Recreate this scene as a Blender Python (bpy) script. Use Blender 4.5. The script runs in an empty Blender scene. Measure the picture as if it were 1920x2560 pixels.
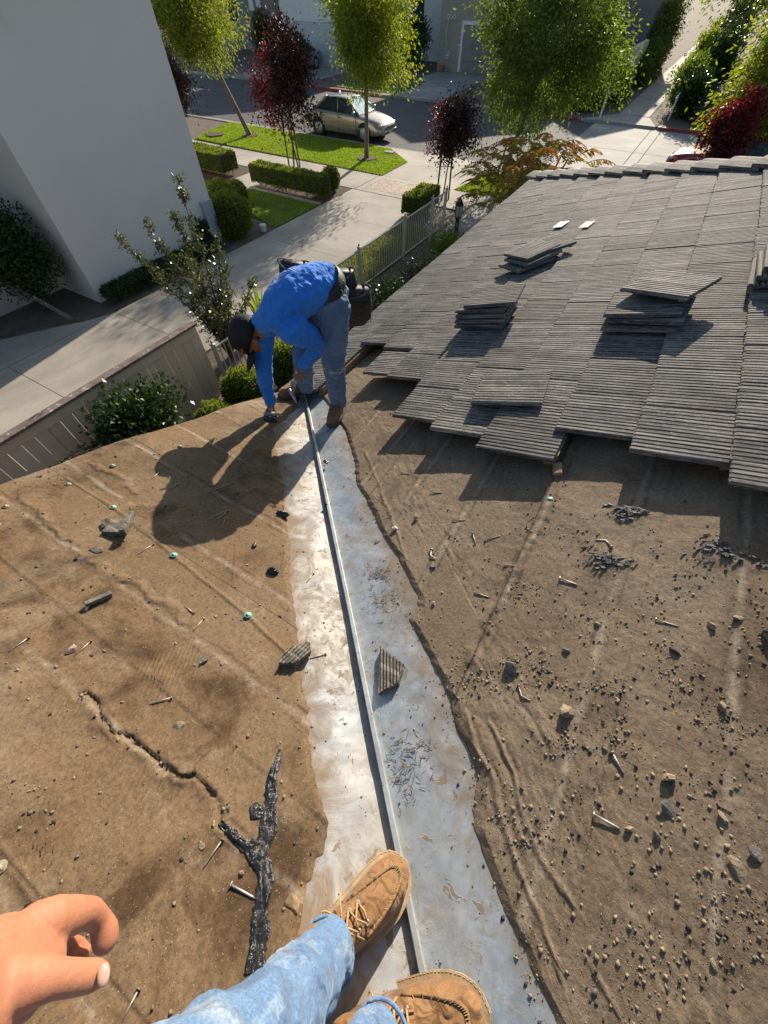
import bpy, bmesh, math, random
import numpy as np
from mathutils import Vector, Matrix, Quaternion, noise

R = math.radians
random.seed(7)
np.random.seed(7)
scene = bpy.context.scene
COL = scene.collection

# world axes: +Y runs along the eave of the tiled slope towards the street, +X runs up that slope,
# ground (neighbour's drive) is z = 0.  Roof: z = ZV + S*max(x, -y); the valley is the line x = -y.
S = 0.37
ZV = 3.6
XE = -2.13           # eave of the tiled slope and rake of the bare slope (same wall line)
HIP = 6.35           # hip line x + y = HIP

# ------------------------------------------------------------------ camera
cam_d = bpy.data.cameras.new('camera')
cam = bpy.data.objects.new('camera', cam_d)
COL.objects.link(cam)
cam.location = (0, 0, 5.0)
cam.rotation_euler = (R(35), 0, R(31))
cam_d.sensor_fit = 'HORIZONTAL'
cam_d.sensor_width = 36
cam_d.lens = 36 * 962 / 1920
cam_d.clip_start = 0.02
cam_d.clip_end = 2000
scene.camera = cam

# ------------------------------------------------------------------ sky, sun, exposure
SUN_AZ, SUN_EL = -10.0, 20.5
world = bpy.data.worlds.new('World')
scene.world = world
world.use_nodes = True
wn = world.node_tree.nodes
sky = wn.new('ShaderNodeTexSky')
sky.sky_type = 'NISHITA'
sky.sun_disc = False
sky.sun_elevation = R(SUN_EL)
sky.sun_rotation = R(SUN_AZ)
world.node_tree.links.new(sky.outputs[0], wn['Background'].inputs[0])
wn['Background'].inputs[1].default_value = 0.10
sun_d = bpy.data.lights.new('sun', 'SUN')
sun_d.energy = 5.0
sun_d.angle = R(0.5)
sun_d.color = (1.0, 0.89, 0.74)
sun = bpy.data.objects.new('sun', sun_d)
COL.objects.link(sun)
sv = Vector((math.sin(R(SUN_AZ)) * math.cos(R(SUN_EL)), math.cos(R(SUN_AZ)) * math.cos(R(SUN_EL)), math.sin(R(SUN_EL))))
sun.rotation_euler = sv.to_track_quat('Z', 'Y').to_euler()
sun.location = (0, 60, 40)
scene.view_settings.view_transform = 'Standard'
scene.view_settings.look = 'None'
scene.view_settings.gamma = 1
scene.view_settings.use_curve_mapping = False
scene.view_settings.exposure = 0.66

# ------------------------------------------------------------------ helpers
def link_prop(o, label=None, cat=None, group=None, kind=None):
    if label: o['label'] = label
    if cat: o['category'] = cat
    if group: o['group'] = group
    if kind: o['kind'] = kind
    return o

def empty(name, loc=(0, 0, 0), rz=0, label=None, cat=None, group=None):
    o = bpy.data.objects.new(name, None)
    o.empty_display_size = 0.1
    COL.objects.link(o)
    o.location = loc
    o.rotation_euler = (0, 0, rz)
    return link_prop(o, label, cat, group)

def obj(name, me, mat=None, parent=None, loc=None, rot=None):
    if mat is not None and len(me.materials) == 0:
        me.materials.append(mat)
    o = bpy.data.objects.new(name, me)
    COL.objects.link(o)
    if parent is not None:
        o.parent = parent
    if loc is not None:
        o.location = loc
    if rot is not None:
        if isinstance(rot, Quaternion):
            o.rotation_mode = 'QUATERNION'
            o.rotation_quaternion = rot
        else:
            o.rotation_euler = rot
    return o

def copy_tree(o, parent=None):
    c = o.copy()
    COL.objects.link(c)
    c.parent = parent
    for ch in list(o.children):
        copy_tree(ch, c)
    return c

class MB:
    """collects vertices and faces for one mesh"""
    def __init__(self):
        self.v = []
        self.f = []
    def add(self, vs, fs):
        n = len(self.v)
        self.v.extend([tuple(p) for p in vs])
        self.f.extend([tuple(i + n for i in q) for q in fs])
        return self
    def box(self, c, s, rot=None, taper=1.0):
        hx, hy, hz = s[0] / 2, s[1] / 2, s[2] / 2
        pts = []
        for z, k in ((-hz, 1), (hz, taper)):
            for x, y in ((-hx, -hy), (hx, -hy), (hx, hy), (-hx, hy)):
                p = Vector((x * k, y * k, z))
                if rot is not None:
                    p = rot @ p
                pts.append(p + Vector(c))
        return self.add(pts, [(3, 2, 1, 0), (4, 5, 6, 7), (0, 1, 5, 4), (1, 2, 6, 5), (2, 3, 7, 6), (3, 0, 4, 7)])
    def span(self, p0, p1):
        return self.box([(a + b) / 2 for a, b in zip(p0, p1)], [abs(b - a) for a, b in zip(p0, p1)])
    def prism(self, poly, z0, z1):
        n = len(poly)
        pts = [(x, y, z0) for x, y in poly] + [(x, y, z1) for x, y in poly]
        fs = [tuple(range(n - 1, -1, -1)), tuple(range(n, 2 * n))]
        fs += [(i, (i + 1) % n, n + (i + 1) % n, n + i) for i in range(n)]
        return self.add(pts, fs)
    def tube(self, path, rad, n=8, cap=True, hint=None, dome=False):
        """rings along a path; rad is a number, or per point a number or (r1, r2)"""
        path = [Vector(p) for p in path]
        m = len(path)
        if not isinstance(rad, list):            # one number, or one (r1, r2) pair, for the whole path
            rad = [rad] * m
        rad = [(r, r) if not isinstance(r, (list, tuple)) else r for r in rad]
        if dome:
            def capring(p, q, r):
                d = (p - q).normalized()
                out = []
                for k in (0.5, 0.85, 0.98):
                    s = math.sqrt(1 - k * k)
                    out.append((p + d * (0.5 * (r[0] + r[1])) * k, (r[0] * s, r[1] * s)))
                return out
            a = capring(path[0], path[1], rad[0])[::-1]
            b = capring(path[-1], path[-2], rad[-1])
            path = [x for x, _ in a] + path + [x for x, _ in b]
            rad = [x for _, x in a] + rad + [x for _, x in b]
            m = len(path)
        t0 = (path[1] - path[0]).normalized()
        h = Vector(hint) if hint is not None else (Vector((0, 0, 1)) if abs(t0.z) < 0.9 else Vector((1, 0, 0)))
        u = (h - t0 * h.dot(t0)).normalized()
        vs = []
        for i in range(m):
            if i == 0:
                t = path[1] - path[0]
            elif i == m - 1:
                t = path[-1] - path[-2]
            else:
                t = (path[i + 1] - path[i]).normalized() + (path[i] - path[i - 1]).normalized()
            if t.length < 1e-9:
                t = path[min(i + 1, m - 1)] - path[max(i - 1, 0)]
            t.normalize()
            u = (u - t * u.dot(t))
            u.normalize()
            w = t.cross(u)
            for k in range(n):
                a = 2 * math.pi * k / n
                vs.append(path[i] + u * (math.cos(a) * rad[i][0]) + w * (math.sin(a) * rad[i][1]))
        fs = []
        for i in range(m - 1):
            for k in range(n):
                k2 = (k + 1) % n
                fs.append((i * n + k, i * n + k2, (i + 1) * n + k2, (i + 1) * n + k))
        if cap:
            fs.append(tuple(range(n - 1, -1, -1)))
            fs.append(tuple((m - 1) * n + k for k in range(n)))
        return self.add(vs, fs)
    def ball(self, c, r, nu=12, nv=8, rot=None):
        if not isinstance(r, (list, tuple)):
            r = (r, r, r)
        vs = []
        def put(x, y, z):
            p = Vector((x * r[0], y * r[1], z * r[2]))
            if rot is not None:
                p = rot @ p
            vs.append(p + Vector(c))
        put(0, 0, -1)
        for j in range(1, nv):
            t = math.pi * j / nv
            for i in range(nu):
                a = 2 * math.pi * i / nu
                put(math.sin(t) * math.cos(a), math.sin(t) * math.sin(a), -math.cos(t))
        put(0, 0, 1)
        fs = []
        for i in range(nu):
            fs.append((0, 1 + (i + 1) % nu, 1 + i))
        for j in range(nv - 2):
            for i in range(nu):
                a = 1 + j * nu
                fs.append((a + i, a + (i + 1) % nu, a + nu + (i + 1) % nu, a + nu + i))
        top = len(vs) - 1
        a = 1 + (nv - 2) * nu
        for i in range(nu):
            fs.append((a + i, a + (i + 1) % nu, top))
        return self.add(vs, fs)
    def mesh(self, name, smooth=False, origin=None):
        me = bpy.data.meshes.new(name)
        v = self.v
        if origin is not None:
            ox, oy, oz = origin
            v = [(x - ox, y - oy, z - oz) for x, y, z in v]
        me.from_pydata(v, [], self.f)
        if smooth:
            me.polygons.foreach_set('use_smooth', [True] * len(me.polygons))
        me.update()
        return me
    def build(self, name, mat, parent=None, smooth=False, bevel=0, local=False, origin=None, weight=False):
        """world-space vertices unless local; parents must be unrotated when not local"""
        if not local and parent is not None:
            origin = world_loc(parent)
        if parent is None and origin is None and not local:
            n = len(self.v)
            xs = [p[0] for p in self.v]; ys = [p[1] for p in self.v]; zs = [p[2] for p in self.v]
            origin = ((min(xs) + max(xs)) / 2, (min(ys) + max(ys)) / 2, min(zs))
        o = obj(name, self.mesh(name, smooth, origin), mat, parent)
        if parent is None and origin is not None:
            o.location = origin
        if bevel:
            b = o.modifiers.new('bevel', 'BEVEL')
            b.width = bevel
            b.segments = 2
            b.limit_method = 'ANGLE'
            b.angle_limit = R(40)
        return o

def world_loc(o):
    p = Vector((0, 0, 0))
    while o is not None:
        p = p + o.location
        o = o.parent
    return p

def np_mesh(name, verts, quads, smooth=False):
    """fast mesh from numpy arrays (all quads or all tris)"""
    me = bpy.data.meshes.new(name)
    nv, nf, k = len(verts), len(quads), quads.shape[1]
    me.vertices.add(nv)
    me.vertices.foreach_set('co', np.asarray(verts, np.float32).ravel())
    me.loops.add(nf * k)
    me.loops.foreach_set('vertex_index', np.asarray(quads, np.int32).ravel())
    me.polygons.add(nf)
    me.polygons.foreach_set('loop_start', np.arange(0, nf * k, k, dtype=np.int32))
    me.polygons.foreach_set('loop_total', np.full(nf, k, np.int32))
    if smooth:
        me.polygons.foreach_set('use_smooth', np.ones(nf, bool))
    me.update()
    me.validate()
    return me

def vnoise(x, y, seed=0):
    """smooth value noise on numpy arrays"""
    xi = np.floor(x).astype(np.int64); yi = np.floor(y).astype(np.int64)
    xf = x - xi; yf = y - yi
    def h(i, j):
        n = (i * 374761393 + j * 668265263 + seed * 974711) & 0x7fffffff
        n = ((n ^ (n >> 13)) * 1274126177) & 0x7fffffff
        return ((n ^ (n >> 16)) & 0xffff) / 65535.0
    u = xf * xf * (3 - 2 * xf); v = yf * yf * (3 - 2 * yf)
    return (h(xi, yi) * (1 - u) + h(xi + 1, yi) * u) * (1 - v) + (h(xi, yi + 1) * (1 - u) + h(xi + 1, yi + 1) * u) * v

def fbm(x, y, seed=0, oct=4):
    s = 0; a = 1; t = 0
    for k in range(oct):
        s = s + a * vnoise(x, y, seed + k * 17); t += a
        x = x * 2.03; y = y * 2.03; a *= 0.5
    return s / t - 0.5

# ------------------------------------------------------------------ materials
def ramp(nt, fac, stops):
    r = nt.nodes.new('ShaderNodeValToRGB')
    els = r.color_ramp.elements
    while len(els) < len(stops):
        els.new(0.5)
    for e, (p, c) in zip(els, stops):
        e.position = p
        e.color = (c[0], c[1], c[2], 1) if hasattr(c, '__len__') else (c, c, c, 1)
    nt.links.new(fac, r.inputs[0])
    return r.outputs[0]

def tex_noise(nt, vec, scale, detail=5, rough=0.55, stretch=None, distort=0):
    if stretch is not None:
        mp = nt.nodes.new('ShaderNodeMapping')
        mp.inputs['Scale'].default_value = stretch
        nt.links.new(vec, mp.inputs[0])
        vec = mp.outputs[0]
    n = nt.nodes.new('ShaderNodeTexNoise')
    n.inputs['Scale'].default_value = scale
    n.inputs['Detail'].default_value = detail
    n.inputs['Roughness'].default_value = rough
    n.inputs['Distortion'].default_value = distort
    nt.links.new(vec, n.inputs['Vector'])
    return n.outputs['Fac']

def mixc(nt, fac, a, b, mode='MIX'):
    m = nt.nodes.new('ShaderNodeMix')
    m.data_type = 'RGBA'
    m.blend_type = mode
    def put(sock, v):
        if hasattr(v, 'is_output'):
            nt.links.new(v, sock)
        elif hasattr(v, '__len__'):
            sock.default_value = (v[0], v[1], v[2], 1)
        else:
            sock.default_value = v
    put(m.inputs[0], fac); put(m.inputs[6], a); put(m.inputs[7], b)
    return m.outputs[2]

def math_n(nt, op, a, b=None, c=None, clamp=False):
    m = nt.nodes.new('ShaderNodeMath')
    m.operation = op
    m.use_clamp = clamp
    for s, v in zip(m.inputs, (a, b, c)):
        if v is None:
            continue
        if hasattr(v, 'is_output'):
            nt.links.new(v, s)
        else:
            s.default_value = v
    return m.outputs[0]

def new_mat(name):
    m = bpy.data.materials.new(name)
    m.use_nodes = True
    nt = m.node_tree
    b = nt.nodes['Principled BSDF']
    tc = nt.nodes.new('ShaderNodeTexCoord')
    return m, nt, b, tc.outputs['Object']

def bump(nt, bsdf, height, strength=0.3, dist=0.01):
    bn = nt.nodes.new('ShaderNodeBump')
    bn.inputs['Strength'].default_value = strength
    bn.inputs['Distance'].default_value = dist
    nt.links.new(height, bn.inputs['Height'])
    prev = bsdf.inputs['Normal']
    if prev.is_linked:
        nt.links.new(prev.links[0].from_socket, bn.inputs['Normal'])
    nt.links.new(bn.outputs[0], prev)

def pm(name, c1, c2=None, scale=8, rough=0.7, metal=0, bs=0.15, bscale=None, bdist=0.01, stretch=None, spec=0.5, rnd=0.0, lo=0.35, hi=0.65, speck=None):
    """two-tone noisy surface with matching fine relief"""
    m, nt, b, oc = new_mat(name)
    if c2 is None:
        c2 = tuple(0.75 * x for x in c1)
    f = tex_noise(nt, oc, scale, 6, 0.6, stretch)
    col = ramp(nt, f, [(lo, c1), (hi, c2)])
    if speck:
        f3 = tex_noise(nt, oc, speck[0], 2, 0.5)
        col = mixc(nt, ramp(nt, f3, [(speck[1], 0.0), (min(1, speck[1] + 0.06), 1.0)]), col, speck[2])
    if rnd:
        oi = nt.nodes.new('ShaderNodeObjectInfo')
        k = math_n(nt, 'MULTIPLY_ADD', oi.outputs['Random'], 2 * rnd, 1 - rnd)
        hs = nt.nodes.new('ShaderNodeHueSaturation')
        nt.links.new(k, hs.inputs['Value'])
        nt.links.new(col, hs.inputs['Color'])
        col = hs.outputs[0]
    nt.links.new(col, b.inputs['Base Color'])
    b.inputs['Roughness'].default_value = rough
    b.inputs['Metallic'].default_value = metal
    b.inputs['Specular IOR Level'].default_value = spec
    if bs:
        f2 = tex_noise(nt, oc, bscale or scale * 6, 5, 0.65, stretch)
        bump(nt, b, f2, bs, bdist)
    return m

def leaf_mat(name, c1, c2, trans=0.4, rough=0.55, scale=1.2, tk=1.9):
    m, nt, b, oc = new_mat(name)
    f = tex_noise(nt, oc, scale, 3, 0.6)
    geo = nt.nodes.new('ShaderNodeNewGeometry')
    mixf = math_n(nt, 'MULTIPLY_ADD', geo.outputs['Random Per Island'], 0.6, math_n(nt, 'MULTIPLY', f, 0.5))
    col = ramp(nt, mixf, [(0.2, c1), (0.75, c2)])
    nt.links.new(col, b.inputs['Base Color'])
    b.inputs['Roughness'].default_value = rough
    tr = nt.nodes.new('ShaderNodeBsdfTranslucent')
    tcol = mixc(nt, 1.0, col, (1.0, 1.0, 0.35), 'MULTIPLY')
    tb = mixc(nt, 1.0, tcol, (tk, tk, tk * 0.8), 'MULTIPLY')
    b.inputs['Specular IOR Level'].default_value = 0.28 if rough > 0.3 else 0.5
    nt.links.new(tb, tr.inputs['Color'])
    ms = nt.nodes.new('ShaderNodeMixShader')
    ms.inputs[0].default_value = trans
    nt.links.new(b.outputs[0], ms.inputs[1])
    nt.links.new(tr.outputs[0], ms.inputs[2])
    out = [n for n in nt.nodes if n.type == 'OUTPUT_MATERIAL'][0]
    nt.links.new(ms.outputs[0], out.inputs[0])
    return m

MAT = {}
def felt_mat(name, left):
    m, nt, b, oc = new_mat(name)
    big = tex_noise(nt, oc, 1.1, 4, 0.6, None, 0.4)
    mid = tex_noise(nt, oc, 4.5, 6, 0.65, None, 0.6)
    fine = tex_noise(nt, oc, 90, 4, 0.7)
    grit = tex_noise(nt, oc, 260, 2, 0.6)
    if left:
        base = ramp(nt, big, [(0.3, (0.195, 0.138, 0.082)), (0.5, (0.165, 0.108, 0.058)), (0.7, (0.245, 0.185, 0.12))])
        stain = ramp(nt, mid, [(0.40, (0.065, 0.036, 0.017)), (0.58, (0.19, 0.126, 0.07))])
        col = mixc(nt, ramp(nt, tex_noise(nt, oc, 2.2, 4, 0.6, (1, 0.6, 1), 0.8), [(0.42, 0.0), (0.56, 0.95)]), base, stain)
        ora = ramp(nt, tex_noise(nt, oc, 3.0, 4, 0.6, (0.5, 1.4, 1), 1.0), [(0.55, 0.0), (0.68, 0.55)])
        col = mixc(nt, ora, col, (0.23, 0.12, 0.05))
    else:
        base = ramp(nt, big, [(0.3, (0.175, 0.13, 0.088)), (0.5, (0.205, 0.154, 0.103)), (0.72, (0.24, 0.187, 0.132))])
        stain = ramp(nt, mid, [(0.38, (0.085, 0.056, 0.034)), (0.62, (0.2, 0.145, 0.092))])
        col = mixc(nt, ramp(nt, tex_noise(nt, oc, 1.8, 5, 0.6, None, 0.8), [(0.42, 0.0), (0.64, 0.85)]), base, stain)
    # marks left by the battens, then a thin shadow painted dark along each felt lap
    sp_ = nt.nodes.new('ShaderNodeSeparateXYZ')
    nt.links.new(oc, sp_.inputs[0])
    co = sp_.outputs[1] if left else sp_.outputs[0]
    wob = math_n(nt, 'MULTIPLY_ADD', tex_noise(nt, oc, 6, 4, 0.6), 0.03, co)
    fr = math_n(nt, 'FRACT', math_n(nt, 'MULTIPLY_ADD', wob, 1 / 0.3033, 0.42 if left else 0.13))
    dd = math_n(nt, 'ABSOLUTE', math_n(nt, 'SUBTRACT', fr, 0.5))
    mk = math_n(nt, 'MULTIPLY', ramp(nt, dd, [(0.0, 1.0), (0.045, 0.0)]), ramp(nt, tex_noise(nt, oc, 5, 5, 0.7), [(0.42, 0.0), (0.6, 0.75)]))
    col = mixc(nt, mk, col, (0.36, 0.30, 0.23))
    mk2 = math_n(nt, 'MULTIPLY', ramp(nt, math_n(nt, 'ABSOLUTE', math_n(nt, 'SUBTRACT', dd, 0.07)), [(0.0, 1.0), (0.03, 0.0)]), ramp(nt, tex_noise(nt, oc, 8, 5, 0.7), [(0.47, 0.0), (0.6, 0.8)]))
    col = mixc(nt, mk2, col, (0.07, 0.045, 0.028))
    fl = math_n(nt, 'FRACT', math_n(nt, 'MULTIPLY_ADD', co, 1 / 0.80, 0.2 if left else 0.4))
    lap = ramp(nt, math_n(nt, 'ABSOLUTE', math_n(nt, 'SUBTRACT', fl, 0.5)), [(0.0, 0.9), (0.006, 0.0)])
    col = mixc(nt, lap, col, (0.05, 0.032, 0.02))
    dust = ramp(nt, tex_noise(nt, oc, 7, 6, 0.7), [(0.56, 0.0), (0.75, 0.5)])
    col = mixc(nt, dust, col, (0.34, 0.27, 0.195))
    g = ramp(nt, fine, [(0.3, (0.62, 0.6, 0.58)), (0.62, (1.12, 1.1, 1.08))])
    col = mixc(nt, 1.0, col, g, 'MULTIPLY')
    sp = ramp(nt, grit, [(0.66, 0.0), (0.72, 0.6)])
    col = mixc(nt, sp, col, (0.5, 0.43, 0.33))
    dk = ramp(nt, tex_noise(nt, oc, 200, 2, 0.5), [(0.28, 0.8), (0.36, 0.0)])
    col = mixc(nt, dk, col, (0.04, 0.028, 0.02))
    nt.links.new(col, b.inputs['Base Color'])
    b.inputs['Roughness'].default_value = 0.9
    b.inputs['Specular IOR Level'].default_value = 0.25
    bump(nt, b, mid, 0.12, 0.02)
    bump(nt, b, tex_noise(nt, oc, 38, 6, 0.7), 0.16 if left else 0.28, 0.006)
    bump(nt, b, fine, 0.3 if left else 0.5, 0.004)
    return m

def tile_mat(name, warm=0.0):
    m, nt, b, oc = new_mat(name)
    oi = nt.nodes.new('ShaderNodeObjectInfo')
    # each tile takes its own patch of the pattern
    off = nt.nodes.new('ShaderNodeVectorMath')
    off.operation = 'ADD'
    nt.links.new(oc, off.inputs[0])
    cmb = nt.nodes.new('ShaderNodeCombineXYZ')
    k = math_n(nt, 'MULTIPLY', oi.outputs['Random'], 37.0)
    for i in range(3):
        nt.links.new(k, cmb.inputs[i])
    nt.links.new(cmb.outputs[0], off.inputs[1])
    v = off.outputs[0]
    streak = tex_noise(nt, v, 75, 4, 0.7, (0.035, 1, 1))
    fleck = tex_noise(nt, v, 110, 5, 0.75, (0.3, 1, 1))
    patch = tex_noise(nt, v, 6, 4, 0.6)
    col = ramp(nt, streak, [(0.36, (0.042 + warm, 0.040 + warm * 0.8, 0.038)), (0.5, (0.118 + warm, 0.111 + warm * 0.8, 0.104)), (0.64, (0.31 + warm, 0.29 + warm * 0.8, 0.262))])
    wear = ramp(nt, fleck, [(0.52, 0.0), (0.62, 0.75)])
    col = mixc(nt, wear, col, (0.32, 0.30, 0.265))
    dk = ramp(nt, patch, [(0.3, (0.6, 0.6, 0.62)), (0.65, (1.08, 1.05, 1.0))])
    col = mixc(nt, 1.0, col, dk, 'MULTIPLY')
    hs = nt.nodes.new('ShaderNodeHueSaturation')
    nt.links.new(math_n(nt, 'MULTIPLY_ADD', oi.outputs['Random'], 0.45, 0.78), hs.inputs['Value'])
    nt.links.new(col, hs.inputs['Color'])
    nt.links.new(hs.outputs[0], b.inputs['Base Color'])
    b.inputs['Roughness'].default_value = 0.82
    b.inputs['Specular IOR Level'].default_value = 0.35
    bump(nt, b, streak, 0.35, 0.004)
    bump(nt, b, tex_noise(nt, v, 220, 4, 0.7), 0.4, 0.003)
    return m

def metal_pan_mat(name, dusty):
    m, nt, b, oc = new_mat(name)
    zinc = ramp(nt, tex_noise(nt, oc, 5, 6, 0.65, None, 1.2), [(0.3, (0.24, 0.265, 0.285)), (0.5, (0.32, 0.34, 0.355)), (0.7, (0.40, 0.415, 0.42))] if dusty else [(0.3, (0.215, 0.26, 0.305)), (0.5, (0.285, 0.335, 0.38)), (0.7, (0.36, 0.40, 0.44))])  # bare pan's zinc is tinted bluer, sky reflection put into the colour
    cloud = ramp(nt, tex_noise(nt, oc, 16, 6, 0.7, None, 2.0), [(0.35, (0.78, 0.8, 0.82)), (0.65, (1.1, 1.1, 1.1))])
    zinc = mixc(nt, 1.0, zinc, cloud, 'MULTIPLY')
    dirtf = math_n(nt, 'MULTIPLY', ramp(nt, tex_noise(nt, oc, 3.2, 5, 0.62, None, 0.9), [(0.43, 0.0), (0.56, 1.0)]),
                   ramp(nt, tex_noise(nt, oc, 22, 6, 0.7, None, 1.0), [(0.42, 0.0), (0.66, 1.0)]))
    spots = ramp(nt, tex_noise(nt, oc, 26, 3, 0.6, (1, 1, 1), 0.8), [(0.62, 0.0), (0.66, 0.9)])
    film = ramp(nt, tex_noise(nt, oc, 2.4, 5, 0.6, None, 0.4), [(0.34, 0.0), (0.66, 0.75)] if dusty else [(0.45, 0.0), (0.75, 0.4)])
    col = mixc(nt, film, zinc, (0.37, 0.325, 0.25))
    # mud feathering in from both edges of the metal, in smears along the fall
    sx_ = nt.nodes.new('ShaderNodeSeparateXYZ')
    nt.links.new(oc, sx_.inputs[0])
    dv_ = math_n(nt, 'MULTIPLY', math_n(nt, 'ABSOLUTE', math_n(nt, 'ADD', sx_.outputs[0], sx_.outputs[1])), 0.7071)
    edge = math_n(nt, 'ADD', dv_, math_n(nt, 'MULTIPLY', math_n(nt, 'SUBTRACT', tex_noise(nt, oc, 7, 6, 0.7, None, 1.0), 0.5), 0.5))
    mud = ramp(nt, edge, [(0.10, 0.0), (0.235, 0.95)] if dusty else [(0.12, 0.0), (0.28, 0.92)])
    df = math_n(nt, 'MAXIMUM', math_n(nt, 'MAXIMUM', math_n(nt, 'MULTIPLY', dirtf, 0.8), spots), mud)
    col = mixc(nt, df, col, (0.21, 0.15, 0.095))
    nt.links.new(col, b.inputs['Base Color'])
    b.inputs['Metallic'].default_value = 0.0
    met = math_n(nt, 'MULTIPLY', math_n(nt, 'SUBTRACT', 1.0, df, None, True), 0.22)
    nt.links.new(met, b.inputs['Metallic'])
    rg = math_n(nt, 'MULTIPLY_ADD', df, 0.35, ramp(nt, tex_noise(nt, oc, 12, 5, 0.6), [(0.3, 0.46), (0.7, 0.66)]))
    nt.links.new(rg, b.inputs['Roughness'])
    bump(nt, b, tex_noise(nt, oc, 3.5, 3, 0.5, None, 0.5), 0.5, 0.03)
    bump(nt, b, df, 0.25, 0.003)
    return m

def concrete_mat(name, c1, c2, joint=None):
    m, nt, b, oc = new_mat(name)
    col = ramp(nt, tex_noise(nt, oc, 0.9, 6, 0.65), [(0.3, c1), (0.7, c2)])
    st = ramp(nt, tex_noise(nt, oc, 0.35, 5, 0.6, None, 0.6), [(0.42, (0.72, 0.72, 0.72)), (0.62, (1.06, 1.05, 1.03))])
    col = mixc(nt, 1.0, col, st, 'MULTIPLY')
    g = ramp(nt, tex_noise(nt, oc, 60, 4, 0.7), [(0.3, (0.85, 0.85, 0.85)), (0.7, (1.08, 1.08, 1.08))])
    col = mixc(nt, 1.0, col, g, 'MULTIPLY')
    nt.links.new(col, b.inputs['Base Color'])
    b.inputs['Roughness'].default_value = 0.85
    bump(nt, b, tex_noise(nt, oc, 90, 4, 0.7), 0.25, 0.004)
    return m

MAT['feltL'] = felt_mat('felt_brown_stained', True)
MAT['feltR'] = felt_mat('felt_brown_gritty', False)
MAT['tile'] = tile_mat('concrete_roof_tile')
MAT['tile_under'] = tile_mat('concrete_tile_raw', 0.03)
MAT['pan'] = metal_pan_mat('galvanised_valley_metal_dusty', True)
MAT['pan2'] = metal_pan_mat('galvanised_valley_metal_sky_tint', False)
MAT['rib'] = pm('galvanised_rib', (0.50, 0.52, 0.50), (0.36, 0.37, 0.35), 14, 0.42, 0.45, 0.15, speck=(40, 0.66, (0.24, 0.18, 0.12)))
MAT['tar'] = pm('black_roof_tar', (0.010, 0.010, 0.011), (0.028, 0.026, 0.026), 30, 0.17, 0, 0.7, 60, 0.012, (1, 0.35, 1), speck=(35, 0.66, (0.12, 0.09, 0.06)))
MAT['flake'] = pm('weathered_grey_tar', (0.05, 0.048, 0.047), (0.17, 0.155, 0.14), 30, 0.6, 0, 0.8, 70, 0.01)
MAT['grey'] = pm('grey_stone', (0.20, 0.18, 0.15), (0.10, 0.088, 0.075), 40, 0.9, 0, 0.6, 120, 0.006)
MAT['tan'] = pm('tan_mortar', (0.34, 0.26, 0.175), (0.2, 0.145, 0.095), 40, 0.95, 0, 0.6, 120, 0.006)
MAT['dark'] = pm('dark_stone', (0.06, 0.052, 0.045), (0.03, 0.027, 0.024), 40, 0.9, 0, 0.6, 120, 0.006)
MAT['pink'] = pm('pink_stone', (0.42, 0.30, 0.23), (0.2, 0.14, 0.1), 25, 0.9, 0, 0.6, 120, 0.006)
MAT['yellow'] = pm('yellow_foam', (0.62, 0.5, 0.16), (0.5, 0.36, 0.1), 40, 0.9, 0, 0.4)
MAT['white'] = pm('white_pebble', (0.62, 0.58, 0.5), (0.45, 0.4, 0.33), 40, 0.8, 0, 0.4)
MAT['wood'] = pm('weathered_wood_chip', (0.36, 0.25, 0.14), (0.22, 0.14, 0.075), 30, 0.85, 0, 0.5, 80, 0.005)
MAT['nail'] = pm('dull_nail_steel', (0.42, 0.38, 0.33), (0.22, 0.16, 0.11), 60, 0.45, 0.6, 0.1)
MAT['nail2'] = pm('galvanised_nail', (0.48, 0.46, 0.42), (0.32, 0.28, 0.24), 60, 0.4, 0.5, 0.1)
MAT['mint'] = pm('mint_plastic', (0.22, 0.52, 0.40), (0.14, 0.36, 0.27), 60, 0.5, 0, 0.1)
MAT['capdust'] = pm('dusty_plastic', (0.30, 0.27, 0.19), (0.21, 0.17, 0.11), 60, 0.8, 0, 0.2)
MAT['asphalt'] = pm('asphalt', (0.05, 0.051, 0.054), (0.075, 0.075, 0.077), 1.2, 0.9, 0, 0.4, 70, 0.01, speck=(160, 0.62, (0.13, 0.13, 0.125)))
MAT['conc'] = concrete_mat('pale_concrete', (0.50, 0.45, 0.37), (0.42, 0.385, 0.325))
MAT['conc2'] = concrete_mat('grey_concrete', (0.40, 0.375, 0.33), (0.34, 0.32, 0.285))
MAT['joint'] = pm('joint_dirt', (0.05, 0.045, 0.04), (0.09, 0.08, 0.065), 8, 0.95, 0, 0.2)
MAT['redkerb'] = pm('red_kerb_paint', (0.27, 0.045, 0.05), (0.2, 0.05, 0.05), 3, 0.75, 0, 0.2)
MAT['soil'] = pm('dark_soil', (0.11, 0.08, 0.056), (0.17, 0.128, 0.09), 3, 0.95, 0, 0.8, 25, 0.03, speck=(30, 0.66, (0.26, 0.19, 0.12)))
MAT['mulch'] = pm('bark_mulch', (0.12, 0.075, 0.05), (0.06, 0.04, 0.028), 14, 0.95, 0, 0.9, 30, 0.03, speck=(35, 0.62, (0.3, 0.2, 0.12)))
MAT['lawn'] = pm('lawn_base', (0.075, 0.13, 0.022), (0.12, 0.16, 0.032), 3, 0.9, 0, 0.5, 40, 0.03)
MAT['stucco'] = pm('pale_stucco', (0.68, 0.645, 0.60), (0.64, 0.605, 0.56), 0.5, 0.92, 0, 0.5, 45, 0.01, speck=(0.7, 0.60, (0.60, 0.565, 0.525)))
MAT['stucco_tan'] = pm('tan_stucco', (0.34, 0.29, 0.24), (0.29, 0.25, 0.205), 1.2, 0.92, 0, 0.35, 60, 0.006)
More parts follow.
